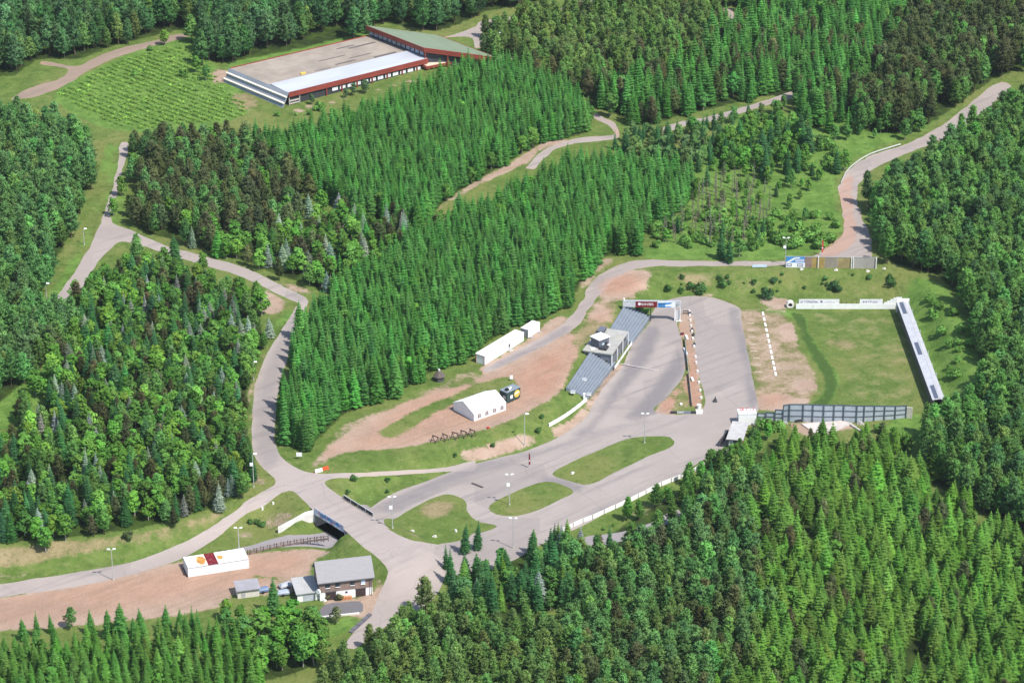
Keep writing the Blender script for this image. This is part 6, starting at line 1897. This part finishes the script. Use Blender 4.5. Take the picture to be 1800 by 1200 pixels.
class Leafy:
    """gathers many small leaf faces, each face carrying its own shade 'vary'"""
    def __init__(self):
        self.v, self.f, self.s = [], [], []
    def tri(self, a, b, c, s):
        k = len(self.v)
        self.v += [a, b, c]
        self.f.append((k, k + 1, k + 2))
        self.s.append(s)
    def quad(self, c, u, w, s):
        k = len(self.v)
        self.v += [c - u - w, c + u - w, c + u + w, c - u + w]
        self.f.append((k, k + 1, k + 2, k + 3))
        self.s.append(s)
    def mesh(self, name):
        me = bpy.data.meshes.new(name)
        me.from_pydata([tuple(p) for p in self.v], [], self.f)
        a = me.attributes.new('vary', 'FLOAT', 'FACE')
        a.data.foreach_set('value', np.clip(self.s, 0, 1).astype(np.float32))
        me.materials.append(FOL)
        me.update()
        return soft_normals(me)
def soft_normals(me):
    """leaves answer the light as the bough they sit on: face outwards, shading eased towards the crown's own form"""
    n = len(me.vertices)
    co = np.zeros(n * 3, np.float32)
    me.vertices.foreach_get('co', co)
    co = co.reshape(-1, 3)
    zc = co[:, 2].min() * .55 + co[:, 2].max() * .45
    loops = []
    flips = []
    for p in me.polygons:
        c, g_ = np.array(p.center), np.array(p.normal)
        o = np.array((c[0], c[1], .35 * (c[2] - zc)))
        o /= np.linalg.norm(o) + 1e-6
        o += (0, 0, .45)
        if g_ @ o < 0:
            flips.append(p.index)
            g_ = -g_
        q = g_ * .5 + o * .5
        q /= np.linalg.norm(q) + 1e-6
        loops += [tuple(q)] * p.loop_total
    if flips:
        fs = set(flips)
        verts = [tuple(v.co) for v in me.vertices]
        faces = [tuple(p.vertices)[::-1] if p.index in fs else tuple(p.vertices) for p in me.polygons]
        sv = np.zeros(len(faces), np.float32)
        me.attributes['vary'].data.foreach_get('value', sv)
        name = me.name
        me2 = bpy.data.meshes.new(name)
        me2.from_pydata(verts, [], faces)
        a = me2.attributes.new('vary', 'FLOAT', 'FACE')
        a.data.foreach_set('value', sv)
        me2.materials.append(FOL)
        me2.update()
        bpy.data.meshes.remove(me)
        me2.name = name
        me = me2
    me.polygons.foreach_set('use_smooth', [True] * len(me.polygons))
    me.normals_split_custom_set(loops)
    me['loop_normals'] = [float(x) for t in loops for x in t]
    return me
def v3(x, y, z):
    return np.array((x, y, z), float)
def spruce_crown(g, wide=1.0):
    """10 m spruce: whorls of drooping, twiggy boughs"""
    L = Leafy()
    H, n = 10.0, 14
    for i in range(n):
        t = (i + .3 * g.random()) / n
        z = .9 + (H - 1.0) * t ** .95
        r = wide * (1.75 * (1 - t) ** .78 + .10) * g.uniform(.88, 1.12)
        nb = int(6 + 4 * (1 - t))
        a0 = g.random() * 6.28
        for j in range(nb):
            a = a0 + 6.283 * j / nb + g.normal(0, .16)
            rr = r * g.uniform(.72, 1.14)
            d = v3(math.cos(a), math.sin(a), 0)
            s = v3(-math.sin(a), math.cos(a), 0)
            droop = .30 * rr + .1
            up = v3(0, 0, 1)
            root = up * (z + .18 * rr)
            sh = g.beta(2.2, 2.2)
            w = (.38 + .30 * (1 - t)) * g.uniform(.8, 1.25) * min(1, rr)
            mid = root + d * rr * .55 - up * droop * .35
            tip = root + d * rr - up * droop * (1 if g.random() > .2 else .6)
            L.tri(root, mid + s * w - up * w * .55, mid, sh)
            L.tri(root, mid, mid - s * w - up * w * .55, sh)
            L.tri(mid, mid + s * w - up * w * .55, tip, sh + .14)
            L.tri(mid, tip, mid - s * w - up * w * .55, sh + .14)
            for q in (-1, 1):                                   # side twigs with their light young tips
                e = mid * .6 + tip * .4
                sd = (d * .8 + s * q * .75)
                e2 = e + sd * w * 1.25 - up * w * .6
                L.tri(e, e + s * q * w * .2 - up * .1 + d * w * .5, e2, sh + g.uniform(0, .25))
                e = root * .45 + mid * .55
                e2 = e + (d * .5 + s * q * 1.0) * w * 1.35 - up * w * .75
                L.tri(e, e + d * w * .5, e2, sh + g.uniform(-.1, .2))
    for k in range(5):                                          # leader shoot
        a = k * 1.257
        L.tri(v3(.16 * math.cos(a), .16 * math.sin(a), H - .9), v3(.16 * math.cos(a + 1.2), .16 * math.sin(a + 1.2), H - .9), v3(0, 0, H + .25), .7)
    return L.mesh('spruce_crown')
def tuft(L, g, c, r, n, sh, flat=.75, leaf=.30):
    for _ in range(n):
        p = g.normal(0, 1, 3)
        p /= np.linalg.norm(p) + 1e-6
        q = p * r * g.uniform(.45, 1.0) ** .5
        q[2] *= flat
        nrm = p * .7 + g.normal(0, .5, 3) + v3(0, 0, .35)
        nrm /= np.linalg.norm(nrm) + 1e-6
        u = np.cross(nrm, g.normal(0, 1, 3))
        u /= np.linalg.norm(u) + 1e-6
        w = np.cross(nrm, u)
        s = leaf * g.uniform(.6, 1.25)
        L.quad(c + q, u * s, w * s * g.uniform(.45, .9), sh + g.normal(0, .16))
def pine_crown(g, slim=1.0):
    """10 m pine: whorls of limbs whose ends carry upturned, feathery needle shoots"""
    L = Leafy()
    n = 12
    for i in range(n):
        t = (i + .4 * g.random()) / n
        z = 2.3 + 7.2 * t
        env = (1.95 * (1 - t) ** .72 * (.62 + .38 * min(1, t * 4)) + .12) * slim
        nb = int(5 + 3 * (1 - t))
        a0 = g.random() * 6.28
        for j in range(nb):
            a = a0 + 6.283 * j / nb + g.normal(0, .22)
            rr = env * g.uniform(.68, 1.18)
            d = v3(math.cos(a), math.sin(a), 0)
            sh = g.beta(2, 2)
            zz = z + g.normal(0, .18)
            for q in (.30, .58, .80, 1.0):
                c = d * rr * q + v3(0, 0, zz + .30 * q * q * rr * .6)
                k = 9 if q > .5 else 6
                for _ in range(k):
                    az = g.random() * 6.283
                    el = g.uniform(.25, 1.35)
                    u = v3(math.cos(az) * math.cos(el), math.sin(az) * math.cos(el), math.sin(el)) + d * .35
                    u /= np.linalg.norm(u)
                    w = np.cross(u, g.normal(0, 1, 3))
                    w /= np.linalg.norm(w) + 1e-6
                    ln = g.uniform(.34, .66)
                    p = c + g.normal(0, .16, 3)
                    L.tri(p - w * .13, p + w * .13, p + u * ln, sh + g.normal(0, .15))
    for k in range(10):
        a = k * 2.4
        p = v3(.12 * math.cos(a), .12 * math.sin(a), 9.2 + .06 * k)
        L.tri(p - v3(.1, 0, 0), p + v3(.1, 0, 0), p + v3(.15 * math.cos(a), .15 * math.sin(a), .55), .7)
    return L.mesh('pine_crown')
def leaf_crown(g):
    """8 m broadleaf: several lobes, gaps between them"""
    L = Leafy()
    m = int(g.integers(9, 14))
    for i in range(m):
        t = i / (m - 1)
        z = 2.4 + 4.7 * t
        env = 1.75 * math.sin(math.pi * min(.96, .22 + .72 * t)) ** .8
        a = i * 2.4 + g.normal(0, .5)
        rr = env * g.uniform(.35, .85)
        c = v3(math.cos(a) * rr, math.sin(a) * rr, z)
        tuft(L, g, c, g.uniform(.75, 1.2) * (1.1 - .3 * t), 68, g.beta(2, 2) * .7 + .15, .8, .23)
    return L.mesh('leaf_crown')
def dead_crown(g):
    L = Leafy()
    for i in range(26):
        t = i / 26
        z = 1.2 + 6.6 * t
        a = i * 2.4 + g.normal(0, .4)
        rr = (.95 * (1 - t) + .15) * g.uniform(.5, 1.1)
        d = v3(math.cos(a), math.sin(a), 0)
        s = v3(-math.sin(a), math.cos(a), 0)
        r0 = v3(0, 0, z)
        tip = r0 + d * rr - v3(0, 0, .25 * rr)
        L.tri(r0 + s * .16, r0 - s * .16, tip, g.random())
        L.tri(r0 + v3(0, 0, .14), r0 - v3(0, 0, .14), tip, g.random())
        for q in (-1, 1):
            e = r0 * .45 + tip * .55
            L.tri(e, e + d * .3, e + (s * q + d * .6) * rr * .4 - v3(0, 0, .12), g.random())
    return L.mesh('dead_crown')
def trunk_mesh(kind, H, r, g, n=6):
    m = MB()
    p = Vector((0, 0, -.5))
    k = 4
    for i in range(k):
        z0, z1 = -.5 + (H + .5) * i / k, -.5 + (H + .5) * (i + 1) / k
        q = Vector((g.normal(0, .05), g.normal(0, .05), z1)) if kind != 'spruce' else Vector((0, 0, z1))
        m.tube(p, q, r * (1 - .85 * i / k), r * (1 - .85 * (i + 1) / k), n)
        p = q
    if kind in ('broadleaf', 'pine'):
        for i in range(6):
            a, z = i * 2.4, H * (.38 + .09 * i)
            m.tube((0, 0, z), (math.cos(a) * 1.1, math.sin(a) * 1.1, z + (.9 if kind == 'broadleaf' else .35)), r * .4, r * .12, 5)
    return m.mesh(kind + '_trunk', BARK[kind])
g = np.random.default_rng(11)
BASE_H = {'spruce': 10.0, 'pine': 10.0, 'broadleaf': 8.0, 'dead': 8.0}
NVAR = 7
WIDE = {'spruce': 1.05, 'pine': 1.16, 'broadleaf': 1.18, 'dead': 1.0}
WIDE_IN = {'I4': 1.45, 'I5': 1.4, 'I1': 1.1, 'J': 1.15, 'D': 1.2, 'K': 1.2}
def girth(k, key):
    return WIDE_IN.get(key, WIDE[k]) if k == 'spruce' else WIDE[k]
CROWN, TRUNK = {}, {}
for k in KINDS_ALL:
    CROWN[k] = [{'spruce': lambda: spruce_crown(g, (.85, 1.0, 1.15, .95, 1.3, 1.05, .78)[i]), 'pine': lambda: pine_crown(g, (.9, 1.0, 1.15, 1.0, 1.25, .8, 1.1)[i]),
                 'broadleaf': lambda: leaf_crown(g), 'dead': lambda: dead_crown(g)}[k]() for i in range(NVAR)]
    TRUNK[k] = [trunk_mesh(k, BASE_H[k] * (.9 if k != 'broadleaf' else .75), .13 if k in ('spruce', 'dead') else .15, g) for i in range(2)]

CATS = {'spruce': 'spruce tree', 'pine': 'pine tree', 'broadleaf': 'leafy tree', 'dead': 'dead tree'}
NAMES = {'spruce': 'spruce_tree', 'pine': 'pine_tree', 'broadleaf': 'leafy_tree', 'dead': 'bare_tree'}
STUFF = {'spruce': ('spruce_forest', 'far rows and drifts of narrow spruces that read as one mass'), 'pine': ('pine_forest', 'far pine woods that read as one mass'),
         'broadleaf': ('leafy_wood', 'scattered far leafy trees among the conifers'), 'dead': ('bare_wood', 'far bare trees')}
def lean(r):
    return np.array((r.normal(0, .03), r.normal(0, .03), r.uniform(0, 6.28)))
def stuff_object(name, label, pts, protos):
    """one object that scatters the prototypes over its points"""
    me = bpy.data.meshes.new(name)
    me.from_pydata([p[0] for p in pts], [], [])
    for nm, ty, key, idx in (('rot', 'FLOAT_VECTOR', 'vector', 1), ('size', 'FLOAT_VECTOR', 'vector', 2), ('pick', 'INT', 'value', 3), ('tint', 'FLOAT_VECTOR', 'vector', 4)):
        a = me.attributes.new(nm, ty, 'POINT')
        a.data.foreach_set(key, np.array([p[idx] for p in pts], dtype=np.int32 if ty == 'INT' else np.float32).ravel())
    o = bpy.data.objects.new(name, me)
    COL.objects.link(o)
    o['kind'] = 'stuff'
    o['label'] = label
    pc = bpy.data.collections.new(name + '_kinds')
    for i, pm in enumerate(protos):
        q = bpy.data.objects.new('%s_%02d' % (name, i), pm)
        pc.objects.link(q)
    ng = bpy.data.node_groups.new(name, 'GeometryNodeTree')
    ng.interface.new_socket('Geometry', in_out='INPUT', socket_type='NodeSocketGeometry')
    ng.interface.new_socket('Geometry', in_out='OUTPUT', socket_type='NodeSocketGeometry')
    gi, go = ng.nodes.new('NodeGroupInput'), ng.nodes.new('NodeGroupOutput')
    ci = ng.nodes.new('GeometryNodeCollectionInfo')
    ci.inputs['Collection'].default_value = pc
    ci.inputs['Separate Children'].default_value = True
    ci.inputs['Reset Children'].default_value = True
    ip = ng.nodes.new('GeometryNodeInstanceOnPoints')
    ip.inputs['Pick Instance'].default_value = True
    def named(nm, ty):
        n = ng.nodes.new('GeometryNodeInputNamedAttribute')
        n.data_type = ty
        n.inputs['Name'].default_value = nm
        return n.outputs['Attribute']
    ng.links.new(gi.outputs[0], ip.inputs['Points'])
    ng.links.new(ci.outputs[0], ip.inputs['Instance'])
    ng.links.new(named('pick', 'INT'), ip.inputs['Instance Index'])
    ng.links.new(named('rot', 'FLOAT_VECTOR'), ip.inputs['Rotation'])
    ng.links.new(named('size', 'FLOAT_VECTOR'), ip.inputs['Scale'])
    ng.links.new(ip.outputs[0], go.inputs[0])
    md = o.modifiers.new('scatter', 'NODES')
    md.node_group = ng
    return o
def joined(crown, trunk, name, wide):
    """crown and trunk in one prototype mesh for the scattered masses"""
    bmj = MB()
    nc = len(crown.vertices)
    bmj.v = [(v.co.x * wide, v.co.y * wide, v.co.z) for v in crown.vertices] + [tuple(v.co) for v in trunk.vertices]
    bmj.f = [tuple(p.vertices) for p in crown.polygons] + [tuple(i + nc for i in p.vertices) for p in trunk.polygons]
    bmj.m = [0] * len(crown.polygons) + [1] * len(trunk.polygons)
    me = bmj.mesh(name, [crown.materials[0], trunk.materials[0]])
    a = me.attributes.new('vary', 'FLOAT', 'FACE')
    s = np.zeros(len(crown.polygons), np.float32)
    crown.attributes['vary'].data.foreach_get('value', s)
    a.data.foreach_set('value', np.concatenate([s, np.full(len(trunk.polygons), .5, np.float32)]))
    ln = np.array(crown['loop_normals']).reshape(-1, 3)
    me.polygons.foreach_set('use_smooth', [True] * len(crown.polygons) + [False] * len(trunk.polygons))
    rest = sum(p.loop_total for p in trunk.polygons)
    me.normals_split_custom_set([tuple(v) for v in ln] + [(0.0, 0.0, 0.0)] * rest)
    return me
def build_trees():
    used = {}
    for k in KINDS_ALL:
        rows = []
        for (x, y, h, tint, label, grp, key) in trees[k]:
            d = math.sqrt(x * x + y * y + CAM_H ** 2)
            # is it in the picture at all?
            z = hgt(x, y) + h * .6
            fy = y * CP - (z - CAM_H) * SP
            px, py = 900 + FPX * x / fy, 600 - FPX * (y * SP + (z - CAM_H) * CP) / fy
            seen = -10 < px < 1810 and -10 < py < 1210
            rows.append((key == 'lone', seen, h / d, x, y, h, tint, label, girth(k, key) * float(rng.uniform(.88, 1.14))))
        rows.sort(key=lambda r: (not r[0], not r[1], -r[2]))
        single = rows[:300]
        mass = rows[300:]
        for (lone, seen, _, x, y, h, tint, label, wd) in single:
            s = h / BASE_H[k]
            rz = float(rng.uniform(0, 6.28))
            i = int(rng.integers(NVAR))
            tl = lean(rng)
            r = thing(NAMES[k], label, CATS[k], (x, y, hgt(x, y)), rz, None if lone else label.replace('tree', 'trees'))
            for nm, me in (('crown', CROWN[k][i]), ('trunk', TRUNK[k][i % 2])):
                c = bpy.data.objects.new(nm, me)
                COL.objects.link(c)
                c.parent = r
                c.scale = (s * wd, s * wd, s)
                c.rotation_euler = (tl[0], tl[1], 0)
                if nm == 'crown':
                    c['tint'] = [float(q) for q in tint]
        if mass:
            pts = [((x, y, hgt(x, y) - .1), lean(rng), np.array((wd, wd, 1.0)) * h / BASE_H[k], int(rng.integers(NVAR)), tint) for (_, _, _, x, y, h, tint, _, wd) in mass]
            stuff_object(STUFF[k][0], STUFF[k][1], pts, [joined(CROWN[k][i], TRUNK[k][i % 2], k + '_mass', 1.0) for i in range(NVAR)])
    print('TREES', {k: len(v) for k, v in trees.items()})
build_trees()
# rows of knee-high young plants in the field at the top left
def build_field():
    field = np.array(W([(100, 168), (150, 136), (210, 108), (270, 90), (330, 76), (365, 105), (385, 150), (436, 185), (425, 205), (360, 216), (240, 228), (195, 216), (140, 188)]))
    L = Leafy()
    gg = np.random.default_rng(3)
    for k in range(3):
        tuft(L, gg, v3(gg.normal(0, .25), gg.normal(0, .25), .5 + .2 * k), .5, 16, .5, .9, .22)
    me = L.mesh('young_plant')
    a, b = at(150, 150), at(330, 215)
    d = (b - a) / np.linalg.norm(b - a)
    n = np.array((-d[1], d[0]))
    pts = []
    for i in range(-60, 60):
        for j in range(-120, 120):
            p = field.mean(0) + d * (j * 1.0 + gg.normal(0, .2)) + n * (i * 2.9 + gg.normal(0, .12))
            if gg.random() < .2 + .15 * math.sin(i * .35) * math.sin(j * .09):
                continue
            pts.append(p)
    P = np.array(pts)
    P = P[inside(field, P[:, 0], P[:, 1])]
    rows = [((x, y, hgt(x, y)), lean(gg), np.array((1.3, 1.3, .65)) * gg.uniform(.40, .85), 0, np.array((.195, .335, .066)) * math.exp(gg.normal(0, .2))) for x, y in P]
    stuff_object('young_plants', 'rows of knee-high young green plants in the sloping field', rows, [me])
build_field()
# ------------------------------------------------------------------ shrubs on the banks and in the meadow
def shrubs():
    gg = np.random.default_rng(21)
    protos = []
    for i in range(4):
        L = Leafy()
        for k in range(5):
            a = k * 2.4
            tuft(L, gg, v3(.45 * math.cos(a), .45 * math.sin(a), .5 + .16 * k), gg.uniform(.42, .6), 46, gg.beta(2, 2), .85, .15)
        s = MB()
        for k in range(4):
            a = k * 1.6
            s.tube((0, 0, -.2), (.4 * math.cos(a), .4 * math.sin(a), .8), .05, .02, 5)
        protos.append((L.mesh('foliage'), s.mesh('stem', BARK['broadleaf'])))
    def shrub(px, py, size, tint, label, grp=None):
        p = at3(px, py)
        t = thing('shrub', label, 'shrub', p, float(gg.uniform(0, 6)), grp)
        i = int(gg.integers(4))
        for nm, me in zip(('foliage', 'stem'), protos[i]):
            c = bpy.data.objects.new(nm, me)
            COL.objects.link(c)
            c.parent = t
            c.scale = (size,) * 3
            if nm == 'foliage':
                c['tint'] = [float(x) for x in np.array(tint) * math.exp(gg.normal(0, .15))]
    G1, G2, G3 = (.070, .160, .045), (.130, .270, .058), (.055, .130, .050)
    for px, py, s, tn, lb in ((1348, 525, 2.3, G3, 'dark conical shrub above the culvert mouth'), (1361, 497, 1.4, G3, 'dark shrub on the bank below the low blue sign'), (1465, 508, 1.9, G3, 'wide dark shrub above the white board wall'), (1473, 513, 1.6, G3, 'dark shrub right beside the wide one above the white board wall'), (1567, 503, 1.7, G1, 'upright shrub below the right end of the board fence'),
        (1232, 515, 2.2, G1, 'round shrub at the top rim of the asphalt arena'), (1215, 508, 1.6, G1, 'smaller shrub left of the round shrub at the arena rim'), (1270, 505, 1.6, G1, 'shrub on the bank behind the arena'), (1175, 512, 1.5, G1, 'shrub on the bank behind the gantry'), (1125, 548, 1.6, G1, 'shrub between upper stand and gantry'), (1135, 552, 1.4, G1, 'shrub under the red gantry sign'),
        (622, 845, 1.2, G1, 'shrub on the grass wedge beside the ramp road'), (682, 846, .9, G1, 'small shrub further right on the grass wedge'), (612, 867, .8, G1, 'small dark shrub near the bridge railing'), (681, 866, .7, G1, 'tiny dark shrub by the grey track lane'), (946, 760, 1.1, G1, 'dark shrub at the end of the white board wall bank'), (952, 735, .8, G1, 'small shrub on the terrace bank crest'), (866, 785, .8, G1, 'small shrub low on the terrace bank'), (800, 802, .7, G1, 'tiny shrub on the stony terrace bank'),
        (1700, 520, 2.0, G2, 'bright shrub behind the top of the target shed'), (1640, 560, 2.0, G2, 'bright shrub right of the target shed roof'), (1655, 590, 2.2, G2, 'large bright shrub right of the target shed'), (1632, 530, 1.6, G2, 'shrub at the upper corner of the target shed'), (1668, 610, 1.8, G2, 'bright shrub lower right of the target shed'), (1650, 545, 1.8, G2, 'shrub on the slope above the target shed'), (1690, 585, 2.0, G2, 'bright shrub at the pine edge behind the target shed'),
        (1545, 760, 1.8, G2, 'bright shrub below the right end of the screen wall'), (1560, 775, 1.8, G2, 'bright shrub in the glade below the screen wall'), (1340, 752, 2.0, G2, 'bright shrub right of the white hut'), (1355, 757, 2.2, G2, 'larger bright shrub at the foot of the screen wall'), (1370, 756, 1.9, G2, 'rounded shrub below the sloping part of the screen wall'), (1325, 768, 2.0, G1, 'dark shrub behind the dark shed'),
        (440, 920, .9, G1, 'small shrub on the stony bank by the lot'), (462, 925, 1.1, G1, 'shrub on the bank under the bridge wing wall'), (452, 921, 1.0, G1, 'shrub left of the one under the wing wall'), (225, 947, 1.6, (.07, .10, .04), 'dull shrub on the tan bank above the lower road'), (597, 1054, 1.2, (.12, .13, .05), 'olive shrub between the two garage doors'), (575, 1053, 1.0, (.12, .13, .05), 'olive shrub before the left garage door')):
        shrub(px, py, s, tn, lb)
    spots = [((380, 92), (640, 128), 26, G2, 'leafy shrub at the foot of the pines behind the hall'), ((480, 185), (700, 205), 14, G2, 'leafy shrub on the strip before the window band of the hall'), ((1150, 380), (1470, 440), 90, G2, 'bright green shrub in the grassy clearing'), ((1230, 230), (1480, 300), 60, G2, 'leafy shrub on the upper meadow'), ((1090, 260), (1230, 300), 24, (.12, .22, .07), 'pale shrub beside the grey path'), ((1640, 500), (1710, 680), 16, G2, 'bright shrub on the slope behind the target shed'), ((1045, 900), (1200, 935), 14, G2, 'young shrub on the strip below the white fence'), ((1170, 482), (1590, 515), 22, G1, 'low dark shrub on the bank behind the range'), ((200, 60), (370, 140), 8, G2, 'leafy shrub at the rim of the planted field'), ((0, 560), (140, 700), 10, G2, 'bright shrub in the small glade on the left')]
    for (x0, y0), (x1, y1), n, tn, lb in spots:
        for k in range(n):
            px, py = gg.uniform(x0, x1), gg.uniform(y0, y1)
            p = at(px, py)
            if near(keep_off, *p) or (bil(M_FLOOR, *p) > .3 and 'clearing' not in lb):
                continue
            shrub(px, py, (gg.uniform(1.0, 2.7) if 'clearing' in lb or 'meadow' in lb or 'path' in lb else gg.uniform(.6, 2.1)) * (.6 if 'low' in lb else 1), tn, lb, lb.replace('shrub', 'shrubs'))
shrubs()

# ------------------------------------------------------------------ the thin summer haze between camera and hills
def haze():
    m = bpy.data.materials.new('haze_air')
    m.use_nodes = True
    nt = m.node_tree
    for n in list(nt.nodes):
        nt.nodes.remove(n)
    out = nt.nodes.new('ShaderNodeOutputMaterial')
    v = nt.nodes.new('ShaderNodeVolumePrincipled')
    v.inputs['Color'].default_value = (.80, .90, .93, 1)
    v.inputs['Density'].default_value = .000032
    v.inputs['Anisotropy'].default_value = .2
    nt.links.new(v.outputs[0], out.inputs['Volume'])
    o = MB().box(-5300, 5300, -5200, 7000, -4, 395).build('haze', m)
    o['kind'] = 'stuff'
haze()
